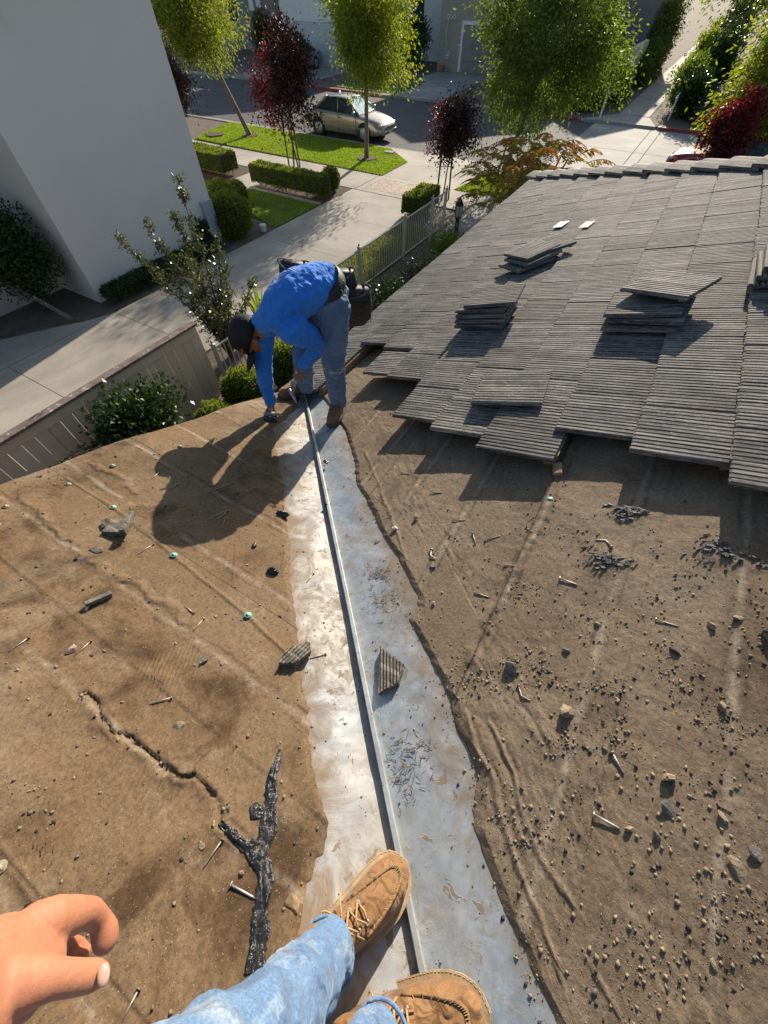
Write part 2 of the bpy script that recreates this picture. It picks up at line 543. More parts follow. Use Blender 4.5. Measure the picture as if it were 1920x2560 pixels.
MAT['stucco_grey'] = pm('grey_brown_stucco', (0.25, 0.225, 0.2), (0.21, 0.19, 0.17), 1.2, 0.92, 0, 0.35, 60, 0.006)
MAT['trim'] = pm('white_trim_paint', (0.72, 0.70, 0.66), (0.62, 0.6, 0.56), 3, 0.6, 0, 0.1)
MAT['garage'] = pm('pale_garage_paint', (0.52, 0.53, 0.52), (0.46, 0.47, 0.46), 2, 0.6, 0, 0.1)
MAT['fence'] = pm('taupe_fence_bounce_lit', (0.76, 0.60, 0.43), (0.69, 0.535, 0.38), 5, 0.75, 0, 0.3, 60, 0.004, (1, 1, 0.15), rnd=0.07)  # taupe paint raised paler, standing in for light bounced onto the boards
MAT['fencecap'] = pm('peeling_fence_cap', (0.24, 0.185, 0.15), (0.14, 0.1, 0.085), 8, 0.85, 0, 0.5, 40, 0.005, speck=(14, 0.64, (0.5, 0.43, 0.36)))
MAT['iron'] = pm('beige_iron_paint', (0.47, 0.43, 0.37), (0.40, 0.37, 0.32), 6, 0.55, 0, 0.1)
MAT['lampmetal'] = pm('dark_lamp_metal', (0.018, 0.02, 0.03), (0.03, 0.032, 0.04), 6, 0.45, 0.4, 0.1)
MAT['lampglass'] = pm('lamp_glass', (0.4, 0.42, 0.42), (0.34, 0.36, 0.37), 4, 0.15, 0, 0)
MAT['bark'] = pm('grey_bark', (0.23, 0.18, 0.135), (0.13, 0.1, 0.075), 7, 0.9, 0, 0.8, 20, 0.02, (1, 1, 0.25))
MAT['barkdark'] = pm('dark_bark', (0.09, 0.065, 0.05), (0.05, 0.038, 0.03), 7, 0.9, 0, 0.8, 20, 0.02, (1, 1, 0.25))
MAT['stake'] = pm('stake_wood', (0.12, 0.075, 0.05), (0.08, 0.05, 0.035), 5, 0.9, 0, 0.4, 30, 0.01, (1, 1, 0.1))
MAT['leaf_ash'] = leaf_mat('yellow_green_leaf', (0.07, 0.105, 0.016), (0.16, 0.18, 0.03), 0.48, tk=2.5)
MAT['leaf_deep'] = leaf_mat('deep_green_leaf', (0.05, 0.085, 0.022), (0.11, 0.145, 0.035), 0.45, tk=2.3)
MAT['leaf_plum'] = leaf_mat('dark_purple_leaf', (0.020, 0.010, 0.011), (0.055, 0.021, 0.020), 0.2, tk=1.3)
MAT['leaf_red'] = leaf_mat('crimson_leaf', (0.10, 0.01, 0.022), (0.2, 0.018, 0.042), 0.4, tk=1.6)
MAT['leaf_box'] = leaf_mat('box_hedge_leaf', (0.05, 0.09, 0.016), (0.15, 0.18, 0.03), 0.4, tk=2.3)
MAT['leaf_gloss'] = leaf_mat('glossy_dark_leaf', (0.018, 0.04, 0.014), (0.05, 0.085, 0.025), 0.15, 0.38)
MAT['leaf_silver'] = leaf_mat('glossy_olive_leaf', (0.05, 0.062, 0.03), (0.12, 0.13, 0.07), 0.2, 0.25)
MAT['leaf_sumac'] = leaf_mat('sumac_green_leaf', (0.15, 0.16, 0.025), (0.28, 0.22, 0.05), 0.45, tk=2.2)
MAT['leaf_sumac_o'] = leaf_mat('sumac_orange_leaf', (0.30, 0.105, 0.025), (0.36, 0.16, 0.05), 0.4)
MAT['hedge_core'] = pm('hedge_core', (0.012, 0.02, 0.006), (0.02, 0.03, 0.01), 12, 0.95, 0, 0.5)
MAT['grass'] = leaf_mat('grass_blade', (0.10, 0.18, 0.022), (0.22, 0.28, 0.045), 0.4, 0.6, 0.8, tk=2.2)
MAT['drygrass'] = leaf_mat('dry_grass_blade', (0.14, 0.17, 0.04), (0.23, 0.22, 0.07), 0.35, 0.6, 0.8)
# ---- measured positions on the roof slopes, metres (x, y) ----
NAILS = [
    ('dull nail on brown felt above the worker head shadow near the roof edge', 'L', (-1.717, 0.484), (-1.736, 0.54), 1, 0),
    ('nail lying inside the worker head shadow on the felt', 'L', (-1.593, 0.483), (-1.596, 0.539), 1, 0),
    ('pale thin nail lying across the middle of the worker shadow', 'L', (-1.503, 0.611), (-1.458, 0.664), 1, 0),
    ('longest pale nail inside the worker shadow on the felt', 'L', (-1.436, 0.609), (-1.405, 0.725), 1, 0),
    ('dark nail at the lower rim of the worker shadow', 'L', (-1.276, 0.454), (-1.258, 0.533), 1, 0),
    ('upper of two crossed nails just below the worker shadow', 'L', (-1.242, 0.479), (-1.246, 0.549), 1, 0),
    ('short upright nail just below the worker shadow', 'L', (-1.179, 0.453), (-1.216, 0.511), 1, 0),
    ('nail between the broken tile corner and the green cap below it', 'L', (-1.296, 0.135), (-1.3, 0.209), 1, 0),
    ('long nail near the left picture edge on stained felt', 'L', (-1.199, -0.328), (-1.206, -0.271), 1, 0),
    ('nail leaning beside the pinkish stone on the left felt', 'L', (-1.039, -0.236), (-1.052, -0.178), 1, 0),
    ('nail on the scuffed felt left of the lowest green cap', 'L', (-0.823, 0.026), (-0.837, 0.08), 1, 0),
    ('dark nail above the scuffed patch left of the lowest green cap', 'L', (-0.944, 0.078), (-0.885, 0.077), 1, 0),
    ('nail lying on the boot print scuffs in the left felt', 'L', (-0.719, -0.206), (-0.681, -0.158), 1, 0),
    ('long rusty nail left of the shiny tar strip', 'L', (-0.284, -0.371), (-0.286, -0.311), 1, 0),
    ('thick silver nail with its end stuck in the tar strip', 'L', (-0.142, -0.346), (-0.205, -0.356), 2, 0),
    ('nail at the bottom picture edge under the thumb', 'L', (-0.233, -0.59), (-0.235, -0.581), 1, 0),
    ('small dark nail on the felt below the worker right boot', 'R', (-0.577, 1.251), (-0.636, 1.244), 1, 0),
    ('nail on the felt left of the square tile shadow', 'R', (-0.358, 1.157), (-0.411, 1.136), 1, 0),
    ('nail pointing right beside two small pebbles under the tiles', 'R', (-0.182, 1.026), (-0.233, 1.004), 1, 0),
    ('pale nail right of the thin splinter pair below the tiles', 'R', (-0.015, 0.983), (-0.063, 0.942), 1, 0),
    ('thin nail fallen like a letter T below the tiles', 'R', (-0.088, 0.904), (-0.125, 0.96), 1, 0),
    ('white bent nail left of the long felt lap on the right slope', 'R', (-0.208, 0.779), (-0.25, 0.817), 2, 0.25),
    ('nail with a wide head left of the gritty felt lap', 'R', (0.049, 0.69), (-0.008, 0.687), 1, 0),
    ('thin nail lying across the gritty felt lap', 'R', (0.105, 0.859), (0.048, 0.842), 1, 0),
    ('nail on the dusty metal pan beside the ribbed tile chunk', 'L', (-0.423, 0.174), (-0.386, 0.222), 1, 0),
    ('nail lying in the dried mud on the left metal pan', 'L', (-0.657, 0.435), (-0.667, 0.493), 1, 0),
    ('thick curved nail above the middle grey flaky patch', 'R', (0.302, 1.065), (0.354, 1.044), 2, 0.3),
    ('bright nail below the middle grey flaky patch', 'R', (0.296, 0.847), (0.238, 0.851), 2, 0),
    ('nail between the crumbs on the right slope, right of the bare patch', 'R', (0.579, 0.803), (0.522, 0.804), 1, 0),
    ('bent nail below the pale lump on the right slope', 'R', (0.279, 0.398), (0.233, 0.425), 1, 0.25),
    ('largest bright nail touching a round stone on the right slope', 'R', (0.534, 0.211), (0.477, 0.209), 2, 0),
    ('stubby nail standing in the dirt right of the big bright nail', 'R', (0.52, 0.329), (0.504, 0.346), 2, 0),
]
CAPS = [
    ('pale plastic cap at the roof edge above the worker shadow', 'L', (-1.877, 0.772), 0),
    ('pale plastic cap on the felt edge beside the worn white lap', 'L', (-1.908, 0.427), 0),
    ('pale green plastic cap by the dark felt bulge at the roof edge', 'L', (-1.927, 0.224), 0),
    ('dusty plastic cap second from the left picture edge', 'L', (-1.94, -0.008), 0),
    ('dusty plastic cap cut by the left picture edge', 'L', (-1.838, -0.08), 0),
    ('mint green plastic cap just above the broken tile corner', 'L', (-1.64, 0.25), 1),
    ('mint green plastic cap in the middle of the long felt seam', 'L', (-1.182, 0.217), 1),
    ('mint green plastic cap lowest on the long felt seam', 'L', (-0.718, 0.179), 1),
    ('dusty green plastic cap above the photographer hand', 'L', (-0.651, -0.575), 0),
    ('mint green ring cap on the right slope under the tiles', 'R', (0.1, 1.231), 1),
]
STONES = [
    ('pinkish pointed stone beside a nail on the left felt', 'L', (-1.067, -0.227), 0.035, 'rock', 'pink'),
    ('small dark stone left of the flat wedge chip on the left felt', 'L', (-1.438, -0.01), 0.02, 'rock', 'dark'),
    ('stone at the lower end of the grey batten splinter', 'L', (-1.185, -0.119), 0.026, 'rock', 'grey'),
    ('grey wedge chip lying on the upper felt lap', 'L', (-1.429, 0.058), 0.052, 'flat', 'grey'),
    ('black tar lump beside the metal at the edge of the worker shadow', 'L', (-1.03, 0.697), 0.069, 'rock', 'tar'),
    ('black tar lump halfway down the left edge of the metal pan', 'L', (-0.801, 0.392), 0.047, 'rock', 'tar'),
    ('small black tar crumb alone on the felt below the shadow', 'L', (-0.974, 0.457), 0.028, 'rock', 'tar'),
    ('pale chip of mortar near the end of the felt crack', 'L', (-0.322, -0.261), 0.014, 'rock', 'tan'),
    ('yellow crumb of foam at the tar end of the crack', 'L', (-0.328, -0.301), 0.014, 'rock', 'yellow'),
    ('small round stone left of the tar strip beside the silver nail', 'L', (-0.202, -0.332), 0.013, 'rock', 'tan'),
    ('tan crumb of mortar left of the rusty nail', 'L', (-0.321, -0.344), 0.021, 'flat', 'tan'),
    ('bright lump of dirt right of the boot print scuffs', 'L', (-0.596, -0.199), 0.032, 'flat', 'tan'),
    ('tan splinter of wood between tar strip and metal pan', 'L', (-0.063, -0.311), 0.04, 'flat', 'wood'),
    ('cream stone casting a long shadow right of the worker boot', 'R', (-0.402, 0.966), 0.029, 'rock', 'tan'),
    ('white pebble on the upper right edge of the metal pan', 'R', (-0.464, 0.874), 0.025, 'rock', 'white'),
    ('orange wood chip on the right metal pan', 'R', (-0.51, 0.789), 0.033, 'flat', 'wood'),
    ('dark pebble under the white bent nail', 'R', (-0.204, 0.738), 0.024, 'rock', 'grey'),
    ('pale pebble at the torn corner of the right metal pan', 'R', (-0.126, 0.585), 0.019, 'rock', 'tan'),
    ('stubby piece of pale wood left of a dark chip on the right slope', 'R', (0.265, 0.569), 0.025, 'flat', 'wood'),
    ('dark brown chip right of the stubby pale wood piece', 'R', (0.323, 0.596), 0.02, 'rock', 'grey'),
    ('pale knobbly lump of mortar above the bent nail', 'R', (0.198, 0.469), 0.045, 'rock', 'grey'),
    ('brown block of hardened dirt above its own shadow mid slope', 'R', (0.368, 0.416), 0.041, 'rock', 'tan'),
    ('grey pebble in the middle of the bare patch on the right slope', 'R', (0.381, 0.722), 0.021, 'rock', 'grey'),
    ('grey lump right of the nail between the crumbs', 'R', (0.649, 0.836), 0.026, 'rock', 'tan'),
    ('lump of tan grit near the right picture edge', 'R', (0.703, 0.89), 0.029, 'rock', 'tan'),
    ('dark lump at the top of the crumb row on the right', 'R', (0.574, 0.718), 0.023, 'rock', 'dark'),
    ('brown lump above the big flat stone', 'R', (0.6, 0.371), 0.032, 'rock', 'tan'),
    ('biggest flat grey stone right of the big bright nail', 'R', (0.611, 0.3), 0.048, 'flat', 'grey'),
    ('round tan stone at the tip of the big bright nail', 'R', (0.547, 0.221), 0.021, 'rock', 'tan'),
    ('jagged chip just below the biggest flat stone', 'R', (0.597, 0.235), 0.022, 'rock', 'grey'),
    ('long slab of dried dirt in the heap at the right picture edge', 'R', (0.729, 0.26), 0.042, 'flat', 'tan'),
    ('upper slab of dried dirt in the heap at the right picture edge', 'R', (0.757, 0.305), 0.038, 'flat', 'grey'),
    ('tan lump of grit below the crumb row on the right', 'R', (0.687, 0.6), 0.025, 'rock', 'tan'),
    ('tan clod between the flat stone and the right picture edge', 'R', (0.7, 0.343), 0.027, 'rock', 'tan'),
    ('pale pebble low on the right slope above the clods', 'R', (0.644, 0.141), 0.014, 'rock', 'tan'),
    ('clod low on the right slope with a pale top', 'R', (0.705, 0.08), 0.024, 'flat', 'tan'),
    ('black tar ball stuck on the rib below the worker boots', 'V', (-0.904, 0.897), 0.029, 'rock', 'tar'),
    ('black tar crumb on the upper end of the rib', 'V', (-1.159, 1.22), 0.034, 'rock', 'tar'),
]
CRACK = [
    (-0.892, -0.29),
    (-0.867, -0.281),
    (-0.799, -0.293),
    (-0.756, -0.288),
    (-0.698, -0.296),
    (-0.641, -0.284),
    (-0.581, -0.275),
    (-0.545, -0.284),
    (-0.496, -0.28),
    (-0.46, -0.261),
    (-0.403, -0.253),
    (-0.329, -0.26),
    (-0.312, -0.294),
    (-0.284, -0.295),
    (-0.241, -0.291),
    (-0.212, -0.3),
]
TAR = [
    (-0.307, -0.093, 8),
    (-0.287, -0.135, 30),
    (-0.252, -0.187, 45),
    (-0.204, -0.244, 42),
    (-0.191, -0.28, 60),
    (-0.157, -0.308, 42),
    (-0.119, -0.342, 48),
    (-0.104, -0.367, 52),
    (-0.083, -0.398, 50),
    (-0.065, -0.424, 45),
]
TARB = [
    (-0.319, -0.293, 14),
    (-0.28, -0.295, 24),
    (-0.241, -0.291, 32),
    (-0.204, -0.289, 46),
    (-0.179, -0.289, 40),
]
TARC = [
    (-0.277, -0.225, 20),
    (-0.257, -0.234, 40),
    (-0.237, -0.227, 20),
]
FLAKES = [
    (0.37, 1.235, 0.075),
    (0.346, 0.983, 0.085),
    (0.643, 1.126, 0.11),
]
CRUMBROW = [
    (0.341, 0.473),
    (0.382, 0.487),
    (0.418, 0.514),
    (0.449, 0.537),
    (0.479, 0.564),
]
CLUMPL = [
    (-0.833, -0.505),
    (-0.813, -0.479),
    (-0.768, -0.476),
    (-0.725, -0.464),
    (-0.692, -0.477),
    (-0.653, -0.484),
]
FOLD1 = [
    (0.127, 0.281),
    (0.187, 0.205),
    (0.253, 0.157),
    (0.316, 0.066),
    (0.381, 0.006),
    (0.436, -0.044),
    (0.476, -0.086),
    (0.518, -0.149),
]
FOLD2 = [
    (0.197, 0.289),
    (0.295, 0.201),
    (0.339, 0.12),
    (0.399, 0.067),
    (0.455, 0.031),
    (0.506, 0.013),
]
FOLD3 = [
    (0.513, -0.037),
    (0.538, -0.057),
    (0.575, -0.082),
]
LAPR = [
    (0.103, 1.205),
    (0.093, 1.032),
    (0.083, 0.838),
    (0.081, 0.668),
    (0.074, 0.552),
    (0.07, 0.436),
]
LAPR2 = [
    (-0.961, 1.368),
    (-0.692, 1.111),
    (-0.503, 0.913),
    (-0.353, 0.759),
    (-0.182, 0.573),
]
LAPL = [
    (-1.983, 0.243),
    (-1.642, 0.252),
    (-1.182, 0.216),
    (-0.717, 0.178),
    (-0.454, 0.14),
]
LAPL2 = [
    (-1.959, 0.065),
    (-1.574, 0.027),
    (-1.243, 0.026),
    (-1.092, 0.053),
    (-0.894, 0.04),
]
LAPL3 = [
    (-0.741, -0.556),
    (-0.642, -0.561),
    (-0.531, -0.565),
]
LAPL4 = [
    (-1.993, 0.39),
    (-1.811, 0.392),
    (-1.649, 0.384),
]
EDGE_L = [
    (-1.735, 1.365),
    (-1.485, 1.129),
    (-1.247, 0.93),
    (-0.985, 0.674),
    (-0.76, 0.457),
    (-0.583, 0.286),
    (-0.459, 0.158),
    (-0.327, 0.051),
    (-0.253, -0.031),
    (-0.159, -0.098),
    (-0.078, -0.157),
    (-0.051, -0.215),
    (-0.037, -0.282),
    (-0.015, -0.328),
    (0.003, -0.379),
    (0.015, -0.42),
    (0.023, -0.455),
]
EDGE_R = [
    (-1.263, 1.574),
    (-1.01, 1.319),
    (-0.845, 1.102),
    (-0.683, 0.996),
    (-0.494, 0.825),
    (-0.336, 0.712),
    (-0.188, 0.586),
    (-0.179, 0.491),
    (-0.051, 0.391),
    (0.062, 0.31),
    (0.125, 0.222),
    (0.167, 0.189),
    (0.211, 0.137),
    (0.231, 0.076),
    (0.275, 0.004),
    (0.323, -0.034),
    (0.364, -0.071),
    (0.418, -0.101),
    (0.456, -0.136),
    (0.491, -0.169),
]
LOOSE = [
    (-0.364, 2.126),
    (-0.945, 3.256),
    (0.242, 3.048),
    (-0.951, 4.4),
]
HAND_PALM = ([((-0.1482, -0.1987, 4.7054), 0.0284, 0.0176), ((-0.1475, -0.1984, 4.6856), 0.0295, 0.0171), ((-0.1467, -0.1959, 4.6648), 0.031, 0.0155), ((-0.1441, -0.1925, 4.6496), 0.0289, 0.013), ((-0.1439, -0.1905, 4.6364), 0.023, 0.0104)], (0.935, -0.241, -0.261))
HAND_INDEX = ([((-0.1563, -0.1868, 4.6372), 0.0147, 0.0117), ((-0.1515, -0.1809, 4.6286), 0.0135, 0.0122), ((-0.1476, -0.1794, 4.6146), 0.0113, 0.0113), ((-0.1444, -0.1793, 4.5995), 0.0093, 0.0093), ((-0.1379, -0.1822, 4.5893), 0.0074, 0.0074), ((-0.1323, -0.1859, 4.5845), 0.0087, 0.0087), ((-0.128, -0.1896, 4.5825), 0.0087, 0.0087)], (0.707, -0.704, 0.067))
HAND_THUMB = ([((-0.1356, -0.1942, 4.6678), 0.0141, 0.0099), ((-0.1252, -0.1859, 4.6627), 0.0121, 0.0096), ((-0.1159, -0.1815, 4.6535), 0.0089, 0.008), ((-0.1091, -0.1799, 4.6446), 0.0083, 0.0075), ((-0.104, -0.1785, 4.6366), 0.0079, 0.0063), ((-0.1017, -0.1782, 4.6324), 0.0064, 0.0045)], (0.872, -0.49, -0.014))
HAND_MIDDLE = ([((-0.1565, -0.2001, 4.6225), 0.0101, 0.0101), ((-0.1513, -0.2047, 4.5931), 0.008, 0.008), ((-0.1467, -0.2078, 4.5719), 0.0059, 0.0059), ((-0.1416, -0.2107, 4.5693), 0.0084, 0.0084), ((-0.1389, -0.2105, 4.5799), 0.0077, 0.0077)], (0.507, -0.83, 0.234))
HAND_RING = ([((-0.1555, -0.2064, 4.6195), 0.0088, 0.0088), ((-0.1529, -0.2164, 4.5878), 0.0069, 0.0069), ((-0.1477, -0.2208, 4.5705), 0.0053, 0.0053), ((-0.1417, -0.2205, 4.5742), 0.0067, 0.0067)], (0.205, -0.896, 0.395))
HAND_NAIL = ((-0.0979, -0.1729, 4.6419), (0.239, 0.422, 0.874), (-0.82, 0.571, -0.045), 0.0064)

def zR(x): return ZV + S * x
def zL(y): return ZV - S * y
def zroof(x, y): return ZV + S * max(x, -y)

# ================================================================== THE SETTING
def struct(name, mb_or_poly, mat, z0=None, z1=None, parent=None):
    mb = mb_or_poly
    if not isinstance(mb, MB):
        mb = MB().prism(mb_or_poly, z0, z1)
    o = mb.build(name, mat, parent)
    if parent is None:
        o['kind'] = 'structure'
    return o

def rect(x0, x1, y0, y1): return [(x0, y0), (x1, y0), (x1, y1), (x0, y1)]

g = MB().add([(-900, -900, -0.16), (900, -900, -0.16), (900, 900, -0.16), (-900, 900, -0.16)], [(0, 1, 2, 3)])
struct('ground', g, MAT['soil'])
struct('road', rect(-70, -5.4, 21.7, 31.75), MAT['asphalt'], -0.158, -0.115)
struct('terrain', rect(-60, 45, -50, 21.1), MAT['soil'], -0.155, -0.03)
struct('far_terrain', rect(-80, 80, 32.15, 75), MAT['soil'], -0.155, -0.03)

# concrete surface of the side court, beyond the asphalt
court = struct('concrete_court', rect(-5.4, 35, 21.7, 31.75), MAT['joint'], -0.157, -0.125)
for x0, x1 in ((-5.39, -2.45), (-2.41, -1.95), (-1.91, 3.4), (3.44, 9.0), (9.04, 16), (16.04, 35)):
    for y0, y1 in ((21.71, 26.7), (26.74, 31.74)):
        MB().span((x0, y0, -0.15), (x1, y1, -0.108)).build('slab', MAT['conc2'], court)

# drive between the houses
def slabs(parent, xs, ys, mat, gap=0.014, z0=-0.1, z1=0.0):
    for i in range(len(xs) - 1):
        for j in range(len(ys) - 1):
            MB().span((xs[i] + gap / 2, ys[j] + gap / 2, z0), (xs[i + 1] - gap / 2, ys[j + 1] - gap / 2, z1)).build('slab', mat, parent)

drive = struct('driveway', rect(-10.75, -7.46, -8, 15.42), MAT['joint'], -0.14, -0.018)
slabs(drive, (-10.72, -7.48), (-8, -5.85, -3.2, -0.55, 2.1, 4.75), MAT['conc'])
slabs(drive, (-10.68, -7.48), (4.75, 7.45, 10.2, 12.85, 15.4), MAT['conc'])
MB().prism([(-12.4, -8), (-10.74, -8), (-10.74, 4.6), (-10.95, 4.1), (-11.3, 3.6), (-11.9, 2.6), (-12.4, 0.5)], -0.1, -0.002).build('slab', MAT['conc'], drive)

walk = struct('pavement', rect(-45, -5.95, 15.44, 17.32), MAT['joint'], -0.14, -0.02)
xs = [-45 + 1.62 * i for i in range(21)] + [-10.62]
slabs(walk, xs, (15.45, 17.3), MAT['conc'])
slabs(walk, (-7.95, -5.96), (15.45, 17.3), MAT['conc'])
# stamped band where the drive crosses the pavement
m, nt, b, oc = new_mat('stamped_concrete')
vo = nt.nodes.new('ShaderNodeTexVoronoi'); vo.feature = 'DISTANCE_TO_EDGE'; vo.inputs['Scale'].default_value = 3.6
nt.links.new(oc, vo.inputs['Vector'])
cc = ramp(nt, vo.outputs['Distance'], [(0.0, (0.25, 0.16, 0.115)), (0.07, (0.50, 0.40, 0.31))])
cc = mixc(nt, ramp(nt, tex_noise(nt, oc, 2, 5), [(0.4, 0.0), (0.7, 0.5)]), cc, (0.36, 0.25, 0.19))
nt.links.new(cc, b.inputs['Base Color']); b.inputs['Roughness'].default_value = 0.85
bump(nt, b, ramp(nt, vo.outputs['Distance'], [(0.0, 0.0), (0.08, 1.0)]), 0.4, 0.02)
MAT['stamp'] = m
MB().span((-10.3, 15.72, -0.1), (-8.25, 17.08, 0.002)).build('stamped_panel', MAT['stamp'], walk)
for a, c in (((-10.6, 15.45), (-10.32, 17.3)), ((-8.23, 15.45), (-7.97, 17.3)), ((-10.31, 15.45), (-8.24, 15.70)), ((-10.31, 17.10), (-8.24, 17.3))):
    MB().span((a[0], a[1], -0.1), (c[0], c[1], 0.0)).build('slab', MAT['conc'], walk)
struct('driveway_apron', [(-10.5, 17.33), (-7.3, 17.33), (-7.0, 19.5), (-5.2, 21.08), (-12.35, 21.08), (-10.52, 19.55)], MAT['conc'], -0.13, -0.004)
gut = MB()
gut.span((-70, 21.1, -0.157), (-5.41, 21.69, -0.112))
struct('gutter', gut, MAT['conc2'])
kn = MB()
kn.span((-45, 20.95, -0.15), (-12.5, 21.095, 0.004))
kn.span((-5.0, 20.95, -0.15), (30, 21.095, 0.004))
struct('kerb', kn, MAT['conc2'])
kf = MB()
for x0, x1 in ((-60, -33), (-26, -18.6), (-14.8, -6.3)):
    kf.span((x0, 31.76, -0.15), (x1, 32.14, 0.0))
kf.span((-2.2, 31.76, -0.15), (40, 32.14, 0.0))
struct('far_kerb', kf, MAT['conc2'])
for x0, x1 in ((-26, -19.6), (-8.5, -6.35), (-2.15, 6)):
    rk = MB().span((x0 + 0.01, 31.74, -0.13), (x1 - 0.01, 32.16, 0.012))
    struct('red_kerb_paint', rk, MAT['redkerb'])

# paver forecourt of the tiled house, with its pale curved border
m, nt, b, oc = new_mat('grey_pavers')
bt = nt.nodes.new('ShaderNodeTexBrick')
bt.inputs['Scale'].default_value = 1.0
bt.inputs['Brick Width'].default_value = 0.3; bt.inputs['Row Height'].default_value = 0.2; bt.inputs['Mortar Size'].default_value = 0.012
bt.inputs['Color1'].default_value = (0.25, 0.235, 0.21, 1); bt.inputs['Color2'].default_value = (0.33, 0.30, 0.265, 1); bt.inputs['Mortar'].default_value = (0.12, 0.11, 0.1, 1)
nt.links.new(oc, bt.inputs['Vector'])
nt.links.new(bt.outputs['Color'], b.inputs['Base Color']); b.inputs['Roughness'].default_value = 0.85
bump(nt, b, bt.outputs['Fac'], -0.3, 0.01)
MAT['paver'] = m
arc = [(-5.15 - 0.55 * math.cos(t), 13.15 + 0.55 * math.sin(t) * -1) for t in np.linspace(0, math.pi / 2, 7)]
struct('forecourt', [(-5.7, 17.28), (-5.7, 13.15)] + arc[1:] + [(-1.0, 12.6), (-1.0, 17.28)], MAT['paver'], -0.1, 0.006)
bd = MB()
path = [(-5.82, 17.3), (-5.82, 13.15)] + [(-5.15 - 0.67 * math.cos(t), 13.15 - 0.67 * math.sin(t)) for t in np.linspace(0, math.pi / 2, 7)][1:] + [(-2.0, 12.48)]
for (xa, ya), (xb, yb) in zip(path[:-1], path[1:]):
    d = Vector((xb - xa, yb - ya, 0)); L_ = d.length; q = Quaternion((0, 0, 1), math.atan2(d.y, d.x))
    bd.box(((xa + xb) / 2, (ya + yb) / 2, -0.02), (L_ + 0.02, 0.2, 0.12), q)
struct('forecourt_border', bd, MAT['conc'])

# lawns -------------------------------------------------------------
def grass_blades(name, polys, n, mat, h=(0.03, 0.065), z=0.0, label=None, clump=1.0):
    """short blades over a polygon list, one mesh of triangles"""
    V = []
    areas = []
    for p in polys:
        a = 0
        for i in range(len(p)):
            x0, y0 = p[i]; x1, y1 = p[(i + 1) % len(p)]
            a += x0 * y1 - x1 * y0
        areas.append(abs(a) / 2)
    tot = sum(areas)
    for p, a in zip(polys, areas):
        px = np.array([q[0] for q in p]); py = np.array([q[1] for q in p])
        need = int(n * a / tot); got = np.zeros((0, 2))
        while len(got) < need:
            c = np.random.rand(need * 2, 2) * [px.max() - px.min(), py.max() - py.min()] + [px.min(), py.min()]
            inside = np.zeros(len(c), bool)
            j = len(p) - 1
            for i in range(len(p)):
                cond = ((py[i] > c[:, 1]) != (py[j] > c[:, 1])) & (c[:, 0] < (px[j] - px[i]) * (c[:, 1] - py[i]) / (py[j] - py[i] + 1e-12) + px[i])
                inside ^= cond
                j = i
            got = np.vstack([got, c[inside]])
        V.append(got[:need])
    P = np.vstack(V)
    k = len(P)
    ang = np.random.rand(k) * 2 * np.pi
    hh = h[0] + np.random.rand(k) * (h[1] - h[0])
    hh *= 0.7 + 0.6 * vnoise(P[:, 0] * 2, P[:, 1] * 2, 5)
    w = 0.012 + 0.012 * np.random.rand(k)
    lean = (np.random.rand(k, 2) - 0.5) * 0.06
    v = np.zeros((k, 3, 3))
    v[:, 0] = np.c_[P[:, 0] - np.cos(ang) * w, P[:, 1] - np.sin(ang) * w, np.full(k, z)]
    v[:, 1] = np.c_[P[:, 0] + np.cos(ang) * w, P[:, 1] + np.sin(ang) * w, np.full(k, z)]
    v[:, 2] = np.c_[P[:, 0] + lean[:, 0], P[:, 1] + lean[:, 1], z + hh]
    o = obj(name, np_mesh(name, v.reshape(-1, 3), np.arange(3 * k).reshape(-1, 3)), mat)
    return link_prop(o, label, 'grass', None, 'stuff')

strip = [(-21.4, 17.5), (-10.5, 17.36), (-10.53, 19.5), (-12.35, 20.93), (-22.3, 20.93), (-21.9, 18.8)]
lawnL = [(-14.05, 12.1), (-10.75, 10.9), (-10.72, 13.3), (-14.0, 13.4)]
lawnF = rect(-22, -15.5, 9.5, 13.3)
lawnR = [(-7.25, 17.34), (-5.75, 17.34), (-4.6, 17.6), (-4.6, 20.9), (-5.4, 20.9), (-7.0, 19.4)]
fstrip = rect(-7.42, -6.08, 6.2, 13.4)
lawnX = [(-24, 32.6), (-18.8, 32.6), (-18.9, 37.5), (-21, 38.5), (-24, 38.0)]
for nm, p in (('lawn', strip), ('lawn', lawnL), ('lawn', lawnF), ('lawn', lawnR), ('lawn', fstrip), ('lawn', lawnX)):
    struct(nm, p, MAT['lawn'], -0.1, 0.008)
grass_blades('grass', [strip], 45000, MAT['grass'], label='bright green grass of the strip between pavement and street')
grass_blades('grass', [lawnL, lawnF], 26000, MAT['grass'], label='mown grass of the front lawn behind the clipped hedge')
grass_blades('grass', [lawnR], 9000, MAT['grass'], label='small patch of bright grass around the staked street tree')
grass_blades('grass', [fstrip], 14000, MAT['drygrass'], (0.03, 0.08), label='dry yellowish grass between drive and picket fence')
